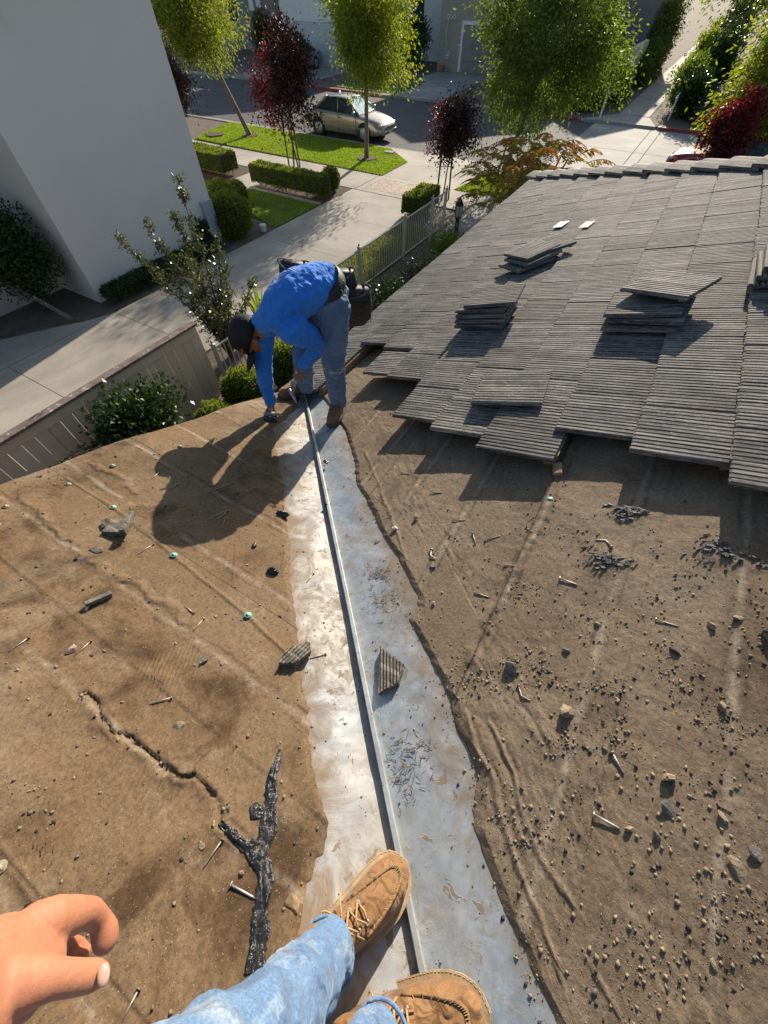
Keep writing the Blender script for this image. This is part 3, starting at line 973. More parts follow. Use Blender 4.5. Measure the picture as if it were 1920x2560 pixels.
# mulch beds and tree wells
struct('flower_bed', rect(-14.6, -10.72, 13.45, 15.43), MAT['mulch'], -0.1, -0.012)
struct('flower_bed', rect(-21, -15.5, 13.35, 15.43), MAT['mulch'], -0.1, -0.012)
struct('garden_path', rect(-15.45, -14.1, 9.5, 15.44), MAT['conc'], -0.12, -0.004)
eb = MB()
for i in range(22):
    x = -14.0 + i * 0.153
    eb.box((x, 13.43 - 0.003 * i + random.uniform(-.01, .01), 0.01), (0.14, 0.1, 0.1), Quaternion((0, 0, 1), random.uniform(-.1, .1)))
struct('bed_edging', eb, MAT['conc'])
for cx, cy in ((-12.3, 18.97), (-19.45, 19.3), (-21.0, 18.4)):
    ring = [(cx + (0.42 + 0.05 * math.sin(3 * t)) * math.cos(t), cy + 0.4 * math.sin(t)) for t in np.linspace(0, 2 * math.pi, 19)[:-1]]
    struct('tree_well', ring, MAT['mulch'], -0.1, 0.07 if cx < -20.5 else 0.052)
# paving across the street
struct('far_driveway', [(-18.5, 31.9), (-14.9, 31.9), (-15.4, 35), (-15.4, 42.2), (-20.2, 42.2), (-20.2, 38.6), (-18.5, 36)], MAT['conc2'], -0.12, 0.0)
struct('far_driveway', [(-33, 31.9), (-26, 31.9), (-26.5, 39.5), (-33.5, 39.5)], MAT['conc2'], -0.12, 0.0)
fp = struct('far_path', [(-6.2, 31.8), (-2.3, 31.8), (-2.95, 33.85), (-4.65, 33.95)], MAT['conc2'], -0.12, 0.0)
for i in range(16):
    y0 = 34.0 + i * 2.6
    MB().span((-4.62, y0, -0.1), (-2.98, y0 + 2.58, 0.001)).build('slab', MAT['conc2'], fp)

# ================================================================== THE HOUSE WE STAND ON
house = empty('tiled_roof_house', (0, 0, 0), 0, 'house with half stripped grey tile roof that the work boots stand on', 'house')
w = MB()
w.span((-1.6, -10.5, -0.03), (10.6, 7.9, 2.72))
w.build('wall', MAT['stucco_tan'], house)

def slab_poly(mb, poly, zf, t=0.12, off=-0.012):
    n = len(poly)
    top = [(x, y, zf(x, y) + off) for x, y in poly]
    bot = [(x, y, z - t) for x, y, z in top]
    mb.add(top + bot, [tuple(range(n)), tuple(range(2 * n - 1, n - 1, -1))] + [(i, n + i, n + (i + 1) % n, (i + 1) % n) for i in range(n)])

dk = MB()
slab_poly(dk, [(XE, 2.13), (4.5, -4.5), (4.5, HIP - 4.5), (XE, HIP - XE)], lambda x, y: ZV + S * x)
slab_poly(dk, [(XE, 2.13), (XE, -4.5), (4.5, -4.5)], lambda x, y: ZV - S * y)
roof = dk.build('roof', MAT['feltR'], house)
rest = MB()
slab_poly(rest, [(XE, HIP - XE), (4.5, HIP - 4.5), (11.13, HIP - XE)], lambda x, y: ZV + S * (HIP - y), 0.12, 0.05)
slab_poly(rest, [(4.5, HIP - 4.5), (4.5, -4.5), (11.13, -4.5), (11.13, HIP - XE)], lambda x, y: ZV + S * 4.5 - S * (x - 4.5), 0.12, 0.05)
slab_poly(rest, [(XE, -4.5), (XE, -11.1), (11.13, -11.1), (11.13, -4.5)], lambda x, y: ZV + S * 4.5 + S * (y + 4.5), 0.12, 0.05)
rest.build('far_slope', MAT['tile'], house)
fa = MB()
fa.span((XE - 0.03, 2.2, 2.60), (XE - 0.003, HIP - XE, 2.79))
fa.build('fascia', MAT['trim'], house)
rk = MB()
rk.add([(XE - 0.03, 2.2, zL(2.2) - 0.03), (XE - 0.03, -4.5, zL(-4.5) - 0.03), (XE - 0.03, -4.5, zL(-4.5) - 0.2), (XE - 0.03, 2.2, zL(2.2) - 0.2),
        (XE - 0.003, 2.2, zL(2.2) - 0.03), (XE - 0.003, -4.5, zL(-4.5) - 0.03), (XE - 0.003, -4.5, zL(-4.5) - 0.2), (XE - 0.003, 2.2, zL(2.2) - 0.2)],
       [(0, 1, 2, 3), (7, 6, 5, 4), (0, 4, 5, 1), (1, 5, 6, 2), (2, 6, 7, 3), (3, 7, 4, 0)])
rk.build('rake_board', MAT['trim'], house)
# gable triangle below the bare slope
gb = MB()
gb.add([(-1.6, 2.0, 2.7), (-1.6, -4.5, 2.7), (-1.6, -4.5, zL(-4.5) - 0.14), (-1.6, 2.0, zL(2.0) - 0.14), (-1.45, 2.0, 2.7), (-1.45, -4.5, 2.7), (-1.45, -4.5, zL(-4.5) - 0.14), (-1.45, 2.0, zL(2.0) - 0.14)],
       [(3, 2, 1, 0), (4, 5, 6, 7), (0, 1, 5, 4), (1, 2, 6, 5), (2, 3, 7, 6), (3, 0, 4, 7)])
gb.build('gable_wall', MAT['stucco_tan'], house)

# ---- felt sheets: fine grids with laps, folds and a crack
def polydist(X, Y, pts, jit=0.0, seed=3):
    if jit:
        X = X + jit * fbm(X * 18, Y * 18, seed, 3) * 2
        Y = Y + jit * fbm(X * 18 + 40, Y * 18, seed + 9, 3) * 2
    d = np.full(X.shape, 9.0)
    for (x0, y0), (x1, y1) in zip(pts[:-1], pts[1:]):
        dx, dy = x1 - x0, y1 - y0
        t = np.clip(((X - x0) * dx + (Y - y0) * dy) / (dx * dx + dy * dy), 0, 1)
        d = np.minimum(d, np.hypot(X - x0 - t * dx, Y - y0 - t * dy))
    return d

def edge_fn(pts, extra_lo, extra_hi, seed):
    p = sorted(list(pts) + extra_lo + extra_hi, key=lambda q: q[1])
    ys = np.array([q[1] for q in p]); xs_ = np.array([q[0] for q in p])
    return lambda y: np.interp(y, ys, xs_) + 0.020 * fbm(np.asarray(y) * 9, np.asarray(y) * 0, seed, 4) * 2 + 0.011 * fbm(np.asarray(y) * 70, np.asarray(y) * 0, seed + 5, 4) * 2

edgeR = edge_fn(EDGE_R, [(0.95, -0.75), (1.4, -1.2)], [(-1.62, 1.85), (-1.98, 2.1), (XE, 2.25), (XE, 3.2)], 21)
edgeL = edge_fn(EDGE_L, [(0.35, -0.9), (0.9, -1.5)], [(-1.85, 1.75), (-2.02, 1.95), (-2.1, 2.05)], 33)

def grid_mesh(name, X, Y, Z):
    ny, nx = X.shape
    v = np.c_[X.ravel(), Y.ravel(), Z.ravel()]
    i = np.arange(ny * nx).reshape(ny, nx)
    q = np.stack([i[:-1, :-1], i[:-1, 1:], i[1:, 1:], i[1:, :-1]], -1).reshape(-1, 4)
    return np_mesh(name, v, q, True)

# right (gritty) sheet
ny, nx = 560, 400
yy = np.linspace(-0.75, 3.1, ny)
ss = np.linspace(0, 1, nx)
ex = edgeR(yy)
X = ex[:, None] + ss[None, :] * (1.15 - ex[:, None])
Y = np.repeat(yy[:, None], nx, 1)
h = 0.012 + 0.022 * fbm(X * 1.6, Y * 1.6, 2, 3) + 0.006 * fbm(X * 9, Y * 9, 4, 4) + 0.004 * fbm(X * 45, Y * 45, 6, 3)
h += np.where(((X / 0.80 + 0.4) % 1.0) > 0.5, 0.0035, 0.0)
h += 0.010 * np.exp(-(polydist(X, Y, LAPR, 0.02) / 0.022) ** 2) * (0.5 + vnoise(X * 30, Y * 30, 8))
h += 0.005 * np.exp(-(polydist(X, Y, LAPR2, 0.008) / 0.009) ** 2)
for q, a_, w_ in ((FOLD1, 0.004, 0.006), (FOLD2, 0.004, 0.005), (FOLD3, 0.005, 0.006)):
    d = polydist(X, Y, q, 0.007, 11)
    h += a_ * np.exp(-(d / w_) ** 2) - 0.5 * a_ * np.exp(-((d - 2.4 * w_) / w_) ** 2)
dv = (X + Y) / 1.414
band = np.exp(-((dv - 0.42) / 0.12) ** 2)
h += band * 0.008 * np.abs(fbm(dv * 26 + 2 * fbm(X * 5, Y * 5, 15, 2), (X - Y) * 6.0, 14, 4)) * 2
for (fx, fy, fs) in FLAKES:
    h += 0.01 * np.exp(-((X - fx) ** 2 + (Y - fy) ** 2) / (fs * 0.7) ** 2)
edge_t = np.clip((X - ex[:, None]) / 0.03, 0, 1)
h = np.maximum(h, np.where(dv < 0.45, 0.013, 0.004)) * (0.15 + 0.85 * edge_t) + 0.003
h[:, 0] = -0.006
o = obj('felt_sheet', grid_mesh('felt_sheet', X, Y, ZV + S * X + h), MAT['feltR'], house)
o['label'] = 'brown gritty roofing felt bared between valley metal and tiles'

# left (stained) sheet, rolling over the rake edge
ny, nx = 560, 420
yy = np.linspace(-1.5, 2.08, ny)
ss = np.linspace(0, 1, nx)
ex = edgeL(yy)
x_out = XE - 0.05 + 0.03 * fbm(yy * 2.2, yy * 0, 51, 3) * 2
X = x_out[:, None] + ss[None, :] * (ex - x_out)[:, None]
Y = np.repeat(yy[:, None], nx, 1)
h = 0.014 + 0.036 * fbm(X * 1.5, Y * 1.5, 12, 3) + 0.006 * fbm(X * 8, Y * 8, 14, 4) + 0.004 * fbm(X * 40, Y * 40, 16, 4)
h += np.where(((Y / 0.80 + 0.2) % 1.0) < 0.5, 0.0035, 0.0)
for q, a_, w_, j_ in ((LAPL, 0.006, 0.006, 0.004), (LAPL2, 0.007, 0.014, 0.04), (LAPL3, 0.005, 0.006, 0.004), (LAPL4, 0.006, 0.014, 0.04)):
    h += a_ * np.exp(-(polydist(X, Y, q, j_) / w_) ** 2)
dc = polydist(X, Y, CRACK, 0.026, 31)
h += 0.008 * np.exp(-(dc / 0.025) ** 2) * (0.4 + 1.2 * vnoise(X * 25, Y * 25, 44)) - 0.016 * np.exp(-(dc / 0.0045) ** 2)
# boot tread scuffs: fine parallel ridges in a few patches
for (cx, cy, an, sz) in ((-0.55, -0.33, 0.5, 0.07), (-0.78, -0.12, 0.6, 0.09), (-0.42, -0.42, 0.1, 0.05), (-0.62, -0.5, 0.3, 0.07), (-0.9, -0.3, 0.6, 0.08)):
    r2 = ((X - cx) ** 2 + (Y - cy) ** 2) / sz ** 2
    h += 0.0035 * np.exp(-r2) * np.sin((X * math.cos(an) + Y * math.sin(an)) * 480)
# bulge at the rake, as the sheet lifts there
h += 0.05 * np.exp(-((Y - 0.55) / 0.22) ** 2 - ((X + 1.98) / 0.16) ** 2) + 0.03 * np.exp(-((Y - 1.35) / 0.2) ** 2 - ((X + 2.05) / 0.15) ** 2)
edge_t = np.clip((ex[:, None] - X) / 0.03, 0, 1)
h = np.maximum(h, np.where(-(X + Y) / 1.414 < 0.45, 0.012, 0.002)) * (0.15 + 0.85 * edge_t) + 0.003
over = np.clip((XE + 0.02 - X) / 0.07, 0, 1)
h -= 0.075 * over ** 2
h[:, 0] -= 0.05
h[:, -1] = -0.006
o = obj('felt_sheet', grid_mesh('felt_sheet_l', X, Y, ZV - S * Y + h), MAT['feltL'], house)
o['label'] = 'rust stained brown roofing felt on the slope left of the valley'
# remaining bare deck strip behind the photographer keeps the plain deck

# ---- valley metal
ts = np.linspace(-1.9, 2.12, 260)
for side in (-1, 1):
    ws = np.linspace(0.0, 0.42, 38)
    T, Wd = np.meshgrid(ts, ws, indexing='ij')
    X = -T + side * Wd / 1.41421
    Y = T + side * Wd / 1.41421
    base = ZV + S * X if side > 0 else ZV - S * Y
    h = 0.0035 + 0.006 * (fbm(X * 4, Y * 4, 71, 2)) * np.clip(Wd / 0.1, 0, 1) + 0.003 * fbm(X * 14, Y * 14, 72, 2)
    h = np.maximum(h, 0.0005)
    # overlap joint of two metal lengths
    tj = 0.02 if side < 0 else 0.05
    h = h + np.where(T < tj - 0.05 * side * Wd, 0.003, 0.0)
    keep = (X > XE - 0.02)
    Xc = np.maximum(X, XE - 0.015)
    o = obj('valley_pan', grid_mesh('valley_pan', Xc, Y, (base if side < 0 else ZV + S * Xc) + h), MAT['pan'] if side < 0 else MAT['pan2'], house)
    o['label'] = 'dusty cream smeared left pan of the valley metal' if side < 0 else 'bare right pan of the valley metal with sky blue reflection painted in'
prof = [(-0.009, 0.0), (-0.0075, 0.030), (-0.006, 0.0345), (0.006, 0.0355), (0.009, 0.033), (0.0115, 0.0)]
tr = np.linspace(-1.9, 2.10, 120)
V = []
for i, t in enumerate(tr):
    wob = 0.006 * float(fbm(np.array([t * 1.3]), np.array([0.0]), 5, 2)[0]) * 2
    zj = 0.0025 * math.sin(t * 9)
    for (wx, hz) in prof:
        wx2 = wx + wob
        V.append((-t + wx2 / 1.414, t + wx2 / 1.414, ZV - S * t + 0.004 + hz + (zj if hz > 0.01 else 0)))
k = len(prof)
F = [(i * k + j, i * k + j + 1, (i + 1) * k + j + 1, (i + 1) * k + j) for i in range(len(tr) - 1) for j in range(k - 1)]
F += [tuple(range(k)), tuple(range((len(tr) - 1) * k + k - 1, (len(tr) - 1) * k - 1, -1))]
rb = MB().add(V, F).build('valley_rib', MAT['rib'], house)
rb['label'] = 'raised metal rib along the middle of the valley'

# ---- tiles
TL, TW, TT, EXPO = 0.37, 0.322, 0.021, 0.3033
def tile_mesh(name, seed, under=False, nr=13):
    rnd = random.Random(seed)
    prof = []
    p = TW / nr
    for i in range(nr):
        y0 = -TW / 2 + i * p
        d = rnd.uniform(0.0045, 0.0075)
        wv = rnd.uniform(0.18, 0.3)
        prof += [(y0 + p * 0.06, TT - d), (y0 + p * wv, TT), (y0 + p * (0.93 - wv * 0.4), TT + rnd.uniform(-.0006, .0006)), (y0 + p * 0.97, TT - d)]
    prof[0] = (-TW / 2, TT - 0.006)
    prof[-1] = (TW / 2, TT - 0.006)
    n = len(prof)
    xs_ = [0.0, 0.006, TL * 0.5, TL]
    V = []
    for j, x in enumerate(xs_):
        for (y, z) in prof:
            jx = rnd.uniform(-.004, .003) if j < 2 else 0
            dz = -0.004 if j == 0 else 0
            V.append((x + jx, y, z + dz + (rnd.uniform(-.0015, 0) if j < 2 else 0)))
    bot = len(V)
    for x in (0.002, TL):
        V += [(x, -TW / 2, 0), (x, TW / 2, 0)]
    F = []
    for j in range(len(xs_) - 1):
        for i in range(n - 1):
            a = j * n + i
            F.append((a, a + n, a + n + 1, a + 1))
    F.append(tuple([bot, bot + 1] + [i for i in range(n - 1, -1, -1)]))
    e = (len(xs_) - 1) * n
    F.append(tuple([bot + 3, bot + 2] + [e + i for i in range(n)]))
    F.append((bot, bot + 2, bot + 3, bot + 1))
    F.append(tuple([bot] + [j * n for j in range(len(xs_))] + [bot + 2]))
    F.append(tuple([bot + 3] + [j * n + n - 1 for j in range(len(xs_) - 1, -1, -1)] + [bot + 1]))
    mb = MB().add(V, F)
    if under:
        for yb in (-0.11, -0.035, 0.04, 0.115):
            mb.span((0.02, yb - 0.018, -0.012), (TL - 0.03, yb + 0.018, -0.0004))
        mb.span((TL - 0.05, -TW / 2 + 0.02, -0.016), (TL - 0.02, TW / 2 - 0.02, -0.0006))
    me = mb.mesh(name)
    me.materials.append(MAT['tile'])
    return me
TILES = [tile_mesh('roof_tile', 100 + i) for i in range(5)]
LIFT0, LIFT1 = 0.116, 0.086
tilt = math.atan(S) - math.atan((LIFT0 - LIFT1) / TL) * 1.0
STARTS = {0: 1.91, 1: 2.64, 2: 2.52, 3: 2.07, 4: 1.62, 5: 1.52, 6: 1.40, 7: 1.60, 8: 1.49, 9: 1.36, 10: 1.28}
joined = []
def put_tile(k, y, dx=0, rz=0, dz=0):
    x = XE + k * EXPO + dx
    o = obj('roof_tile', random.choice(TILES), None, roof)
    q = Quaternion((0, 1, 0), -tilt + random.uniform(-.006, .006)) @ Quaternion((0, 0, 1), rz + random.uniform(-.006, .006))
    o.rotation_mode = 'QUATERNION'
    o.rotation_quaternion = q
    o.location = (x - roof.location.x + random.uniform(-.004, .004), y, zR(x) + LIFT0 + dz + random.uniform(-.002, .003))
    return o
for k in range(0, 11):
    y = STARTS[k] + TW / 2
    xb = XE + k * EXPO
    while y + TW / 2 < HIP - xb + 0.02:
        o = put_tile(k, y)
        over = (y + TW / 2) - (HIP - (xb + TL))
        if over > 0:                       # cut along the hip
            me = o.data.copy()
            bm = bmesh.new(); bm.from_mesh(me)
            nrm = Vector((1, 1, 0)).normalized()
            pt = Vector(((HIP - xb - y) / 2, (HIP - xb - y) / 2, 0))
            r = bmesh.ops.bisect_plane(bm, geom=bm.verts[:] + bm.edges[:] + bm.faces[:], plane_co=pt, plane_no=nrm, clear_outer=True)
            bmesh.ops.holes_fill(bm, edges=[e for e in bm.edges if e.is_boundary])
            bm.to_mesh(me); bm.free()
            o.data = me
        y += TW + 0.007
put_tile(2, 2.13 + TW / 2, 0.05, 0.02)                 # a slipped tile left on the second course
# the slope above the picture: same tiles joined
big = MB()
src = [(list(v.co), None) for v in TILES[0].vertices]
sv_ = [Vector(v.co) for v in TILES[0].vertices]
sf_ = [tuple(p.vertices) for p in TILES[0].polygons]
qq = Quaternion((0, 1, 0), -tilt)
for k in range(11, 22):
    xb = XE + k * EXPO
    y = (1.3 if k < 14 else 1.3 - (k - 13) * 0.16) + TW / 2 + (0.16 if k % 2 else 0)
    y = max(y, -xb + 0.7)
    while y + TW / 2 < HIP - xb - 0.2:
        big.add([qq @ p + Vector((xb, y, zR(xb) + LIFT0)) for p in sv_], sf_)
        y += TW + 0.004
o = big.build('roof_tiles', MAT['tile'], roof)
o['kind'] = 'stuff'
bt_ = MB()
for k in range(0, 22):
    xb = XE + k * EXPO + TL - 0.05
    y0 = STARTS.get(k, 1.3) + 0.06
    y1 = HIP - xb - 0.1
    if y1 > y0:
        MB().add([(xb + a, y, zR(xb + a) + h_) for y in (y0, y1) for a, h_ in ((0, 0.004), (0.045, 0.004), (0.045, 0.084), (0, 0.084))],
                 [(0, 1, 2, 3), (7, 6, 5, 4), (0, 4, 5, 1), (1, 5, 6, 2), (2, 6, 7, 3), (3, 7, 4, 0)]).build('batten', MAT['wood'], roof)
# hip caps
u = Vector((1, -1, S)).normalized()
lat = Vector((-1, -1, 0)).normalized()
def hip_mesh(seed):
    rnd = random.Random(seed)
    L_ = 0.42
    sec = [(-0.165, -0.055), (-0.10, -0.024), (-0.035, 0.0), (0.035, 0.0), (0.10, -0.024), (0.165, -0.055)]
    V = []
    for x, dz in ((0, 0.0), (0.008, 0.006), (L_, -0.012)):
        for yy_, zz in sec:
            V.append((x + rnd.uniform(-.003, .003), yy_, zz + dz + rnd.uniform(-.001, .001)))
        for yy_, zz in reversed(sec):
            V.append((x, yy_ * 0.97, zz - 0.026 + dz))
    n = 12
    F = [(j * n + i, j * n + (i + 1) % n, (j + 1) * n + (i + 1) % n, (j + 1) * n + i) for j in range(2) for i in range(n)]
    F += [tuple(range(n - 1, -1, -1)), tuple(range(2 * n, 3 * n))]
    me = MB().add(V, F).mesh('hip_tile')
    me.materials.append(MAT['tile'])
    return me
HM = [hip_mesh(i) for i in range(3)]
bx = u
by = lat
bz = bx.cross(by)
if bz.z < 0:
    by = -by; bz = bx.cross(by)
M3 = Matrix((bx, by, bz)).transposed()
p0 = Vector((XE - 0.02, HIP - XE + 0.02, 2.80))
for i in range(27):
    p = p0 + u * (0.335 * i)
    obj('hip_tile', random.choice(HM), None, roof, p + Vector((0, 0, 0.19)) - roof.location, (M3.to_quaternion() @ Quaternion((0, 1, 0), 0.035) @ Quaternion((0, 0, 1), random.uniform(-.03, .03))))

# ================================================================== PLANTS
CR = np.array([math.cos(R(31)), math.sin(R(31)), 0.0])      # sideways direction across the street view

def leaf_mesh(name, C, D, L, Wd, mats, mi=None, droop=0.15):
    """rhombic two-fold leaves: C base points, D directions (unit), L lengths, Wd widths"""
    n = len(C)
    r = np.random.randn(n, 3)
    side = np.cross(D, r)
    side /= np.linalg.norm(side, axis=1)[:, None] + 1e-9
    nrm = np.cross(D, side)
    L = np.broadcast_to(np.asarray(L), (n,))[:, None]
    Wd = np.broadcast_to(np.asarray(Wd), (n,))[:, None]
    mid = C + D * L * 0.45
    v = np.stack([C, mid - side * Wd / 2 + nrm * Wd * 0.12, C + D * L - nrm * L * droop, mid + side * Wd / 2 + nrm * Wd * 0.12], 1).reshape(-1, 3)
    q = np.arange(4 * n).reshape(-1, 4)
    me = np_mesh(name, v, q)
    for m_ in mats:
        me.materials.append(m_)
    if mi is not None:
        me.polygons.foreach_set('material_index', np.asarray(mi, np.int32))
    return me

def unit(a): return a / (np.linalg.norm(a, axis=1)[:, None] + 1e-9)

def crown_points(n_cl, rad, shape=1.0, gap=0.42, seed=0, flat=0.0):
    """clump centres in an uneven ellipsoid"""
    rng = np.random.RandomState(seed)
    out = []
    while len(out) < n_cl:
        p = rng.randn(3); p /= np.linalg.norm(p)
        rr = rng.rand() ** 0.45
        k = 0.72 + 0.5 * noise.noise(Vector(p * 1.7 + seed * 3.1)) + 0.2 * noise.noise(Vector(p * 4.1 + seed))
        q = p * rr * k
        if shape != 1.0:
            t = (q[2] + 1) / 2
            w = (1 - t) ** shape * 1.25
            q[0] *= w; q[1] *= w
        if noise.noise(Vector(q * 3.2 + seed * 7.7)) < gap - 0.55:
            continue
        out.append(q * rad)
    return np.array(out)

def tree(name, base, lean, rad, cz, label, cat, group, leaf, bark, n_cl=150, per=60, lsize=(0.13, 0.05), seed=1, trunk_r=0.09, shape=1.0, split=0.55, hang=0.5, clump=0.33, mats=None, mi_fn=None, multi=1):
    """trunk + limbs + crown of leaves; base (x, y, z), crown centre = base + lean at height cz"""
    t = empty(name, base, 0, label, cat, group)
    rng = np.random.RandomState(seed)
    top = np.array([lean[0], lean[1], cz])
    cl = crown_points(n_cl, np.array(rad) * 1.15, shape, 0.42, seed) + top
    tb = MB()
    zsp = cz - rad[2] * split
    for s in range(multi):
        off = np.array([0, 0, 0]) if multi == 1 else np.append(rng.randn(2) * 0.12, 0)
        sp = top * np.array([zsp / cz, zsp / cz, 1]); sp[2] = zsp
        sp = sp + off * 2
        pth = [(off[0] * 0.5, off[1] * 0.5, -0.08), (off[0] * 0.6 + sp[0] * 0.02, off[1] * 0.6 + sp[1] * 0.02, 0.06)]
        for k in np.linspace(0.2, 1, 6):
            w_ = 0.03 * math.sin(k * 5 + seed)
            pth.append((off[0] * 0.6 + (sp[0] - off[0] * .6) * k + w_, off[1] * 0.6 + (sp[1] - off[1] * .6) * k - w_, zsp * k))
        rr_ = [trunk_r * 1.5, trunk_r * 1.15] + [trunk_r * (1 - 0.35 * k) for k in np.linspace(0.2, 1, 6)]
        tb.tube(pth, rr_, 9)
        # leader through the crown
        tb.tube([pth[-1], tuple(sp * 0.4 + (top + [0, 0, rad[2] * 0.1]) * 0.6), tuple(top + [0, 0, rad[2] * 0.7])], [trunk_r * 0.6, trunk_r * 0.35, trunk_r * 0.1], 6)
        for i in rng.choice(len(cl), min(len(cl), 26 // multi + 4), replace=False):
            e = cl[i]
            k = rng.uniform(0.0, 0.75)
            st = np.array(pth[-1]) * (1 - k) + (top + [0, 0, rad[2] * 0.4]) * k
            if e[2] < st[2] - 0.1:
                st = np.array(pth[-1])
            m_ = (st + e) / 2 + np.array([0, 0, 0.12 * rad[2]]) + rng.randn(3) * 0.05
            tb.tube([tuple(st), tuple(m_), tuple(e)], [trunk_r * 0.3, trunk_r * 0.2, trunk_r * 0.06], 5, cap=False)
    tb.build('trunk', bark, t, True, local=True)
    n = n_cl * per
    ci = rng.randint(0, n_cl, n)
    offv = rng.randn(n, 3) * clump * np.array([1, 1, 0.85]) * (0.5 + rng.rand(n_cl)[ci])[:, None]
    P = cl[ci] + offv
    out_ = unit(P - top + rng.randn(n, 3) * 0.4)
    D = unit(out_ + rng.randn(n, 3) * 0.7 + np.array([0, 0, -hang]))
    L_ = lsize[0] * (0.7 + 0.6 * rng.rand(n))
    mi = None
    if mi_fn is not None:
        mi = mi_fn(P, top, rad, rng)
    obj('crown', leaf_mesh('crown', P, D, L_, L_ * lsize[1] / lsize[0], mats or [leaf], mi), None, t)
    return t

def vec(s, z=0): return (CR[0] * s, CR[1] * s, z)

G_TREE = 'street trees'
tree('street_tree', (-19.45, 19.3, 0), vec(-1.5), (2.0, 2.0, 1.75), 3.75, 'yellow green street tree with a leaning trunk beside the stucco house', 'tree', G_TREE, MAT['leaf_ash'], MAT['bark'], 240, 120, (0.105, 0.04), 3, 0.11, clump=0.25)
tree('street_tree', (-12.3, 18.97, 0), vec(0.1), (1.95, 1.95, 1.75), 3.65, 'yellow green street tree standing in front of the silver car', 'tree', G_TREE, MAT['leaf_ash'], MAT['bark'], 240, 120, (0.105, 0.04), 5, 0.10, clump=0.25)
tree('street_tree', (-6.2, 19.68, 0), vec(0.7), (2.75, 2.75, 2.3), 3.5, 'widest green street tree right of the driveway apron', 'tree', G_TREE, MAT['leaf_deep'], MAT['bark'], 360, 110, (0.11, 0.046), 9, 0.10, split=0.75, clump=0.26)
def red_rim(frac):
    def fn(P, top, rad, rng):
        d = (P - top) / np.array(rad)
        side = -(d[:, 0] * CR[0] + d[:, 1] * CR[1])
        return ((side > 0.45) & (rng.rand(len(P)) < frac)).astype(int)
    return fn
G_PLUM = 'purple leaved trees'
pl_m = [MAT['leaf_plum'], MAT['leaf_red']]
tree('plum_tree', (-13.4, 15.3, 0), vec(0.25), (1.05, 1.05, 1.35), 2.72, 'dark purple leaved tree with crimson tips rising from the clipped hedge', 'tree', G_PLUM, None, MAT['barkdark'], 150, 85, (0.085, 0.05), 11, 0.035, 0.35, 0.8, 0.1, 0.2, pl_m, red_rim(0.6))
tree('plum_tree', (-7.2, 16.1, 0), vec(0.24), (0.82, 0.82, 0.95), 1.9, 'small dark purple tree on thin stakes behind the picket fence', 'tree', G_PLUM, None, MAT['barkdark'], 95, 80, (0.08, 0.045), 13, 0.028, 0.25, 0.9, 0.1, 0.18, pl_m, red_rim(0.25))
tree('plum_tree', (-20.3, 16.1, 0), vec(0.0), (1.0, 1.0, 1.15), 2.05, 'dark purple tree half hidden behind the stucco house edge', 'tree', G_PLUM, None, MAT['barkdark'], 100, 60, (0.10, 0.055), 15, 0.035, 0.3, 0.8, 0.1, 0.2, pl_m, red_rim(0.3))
tree('crimson_shrub', (0.80, 20.9, 0.0), vec(0.0), (0.66, 0.66, 0.85), 1.75, 'round crimson shrub beside the red car behind the roof hip', 'shrub', None, None, MAT['barkdark'], 130, 60, (0.10, 0.06), 17, 0.03, 1.0, 0.9, 0.0, 0.17, [MAT['leaf_red'], MAT['leaf_plum']], lambda P, t, r, g: (g.rand(len(P)) < np.clip(0.55 - (P[:, 2] - t[2]) * 0.6, 0.1, 0.9)).astype(int), 3)
tree('garden_tree', (1.35, 24.0, -0.1), vec(0.1), (1.45, 1.45, 2.6), 2.9, 'dense bright green tree at the right picture edge above the roof hip', 'tree', None, MAT['leaf_ash'], MAT['bark'], 260, 75, (0.15, 0.065), 19, 0.1, split=0.9)

# stakes beside the young purple trees
def stakes(base, pts, label):
    t = empty('tree_stakes', base, 0, label, 'tree stake')
    for (x0, y0, x1, y1, h) in pts:
        MB().tube([(x0, y0, -0.05), (x1, y1, h)], 0.03, 7).build('stake', MAT['stake'], t, local=True)
    MB().tube([(pts[0][0] * .5 + pts[0][2] * .5, pts[0][1] * .5 + pts[0][3] * .5, pts[0][4] * 0.62), (pts[-1][0] * .5 + pts[-1][2] * .5, pts[-1][1] * .5 + pts[-1][3] * .5, pts[-1][4] * 0.62)], 0.012, 5).build('tie', MAT['stake'], t, local=True)
stakes((-13.4, 15.3, 0), [(-0.1, -0.12, -0.13, -0.1, 1.75), (0.18, 0.16, -0.02, 0.05, 1.6), (0.28, 0.1, 0.18, 0.1, 1.6)], 'brown wooden stakes under the purple tree in the clipped hedge bed')
stakes((-7.2, 16.1, 0), [(-0.16, -0.12, -0.12, -0.1, 1.5), (0.2, 0.14, 0.18, 0.12, 1.5)], 'thin dark stakes under the small purple tree behind the fence')
stakes((-6.2, 19.68, 0), [(-0.25, -0.12, -0.06, -0.05, 1.1), (0.25, 0.12, 0.1, 0.06, 1.1)], 'leaning grey stakes at the foot of the widest street tree')

def hedge_leaves(pts, nrm, size, rng):
    n = len(pts)
    D = unit(nrm * 0.8 + rng.randn(n, 3) * 0.7 + np.array([0, 0, 0.35]))
    L_ = size * (0.7 + 0.7 * rng.rand(n))
    return pts, D, L_

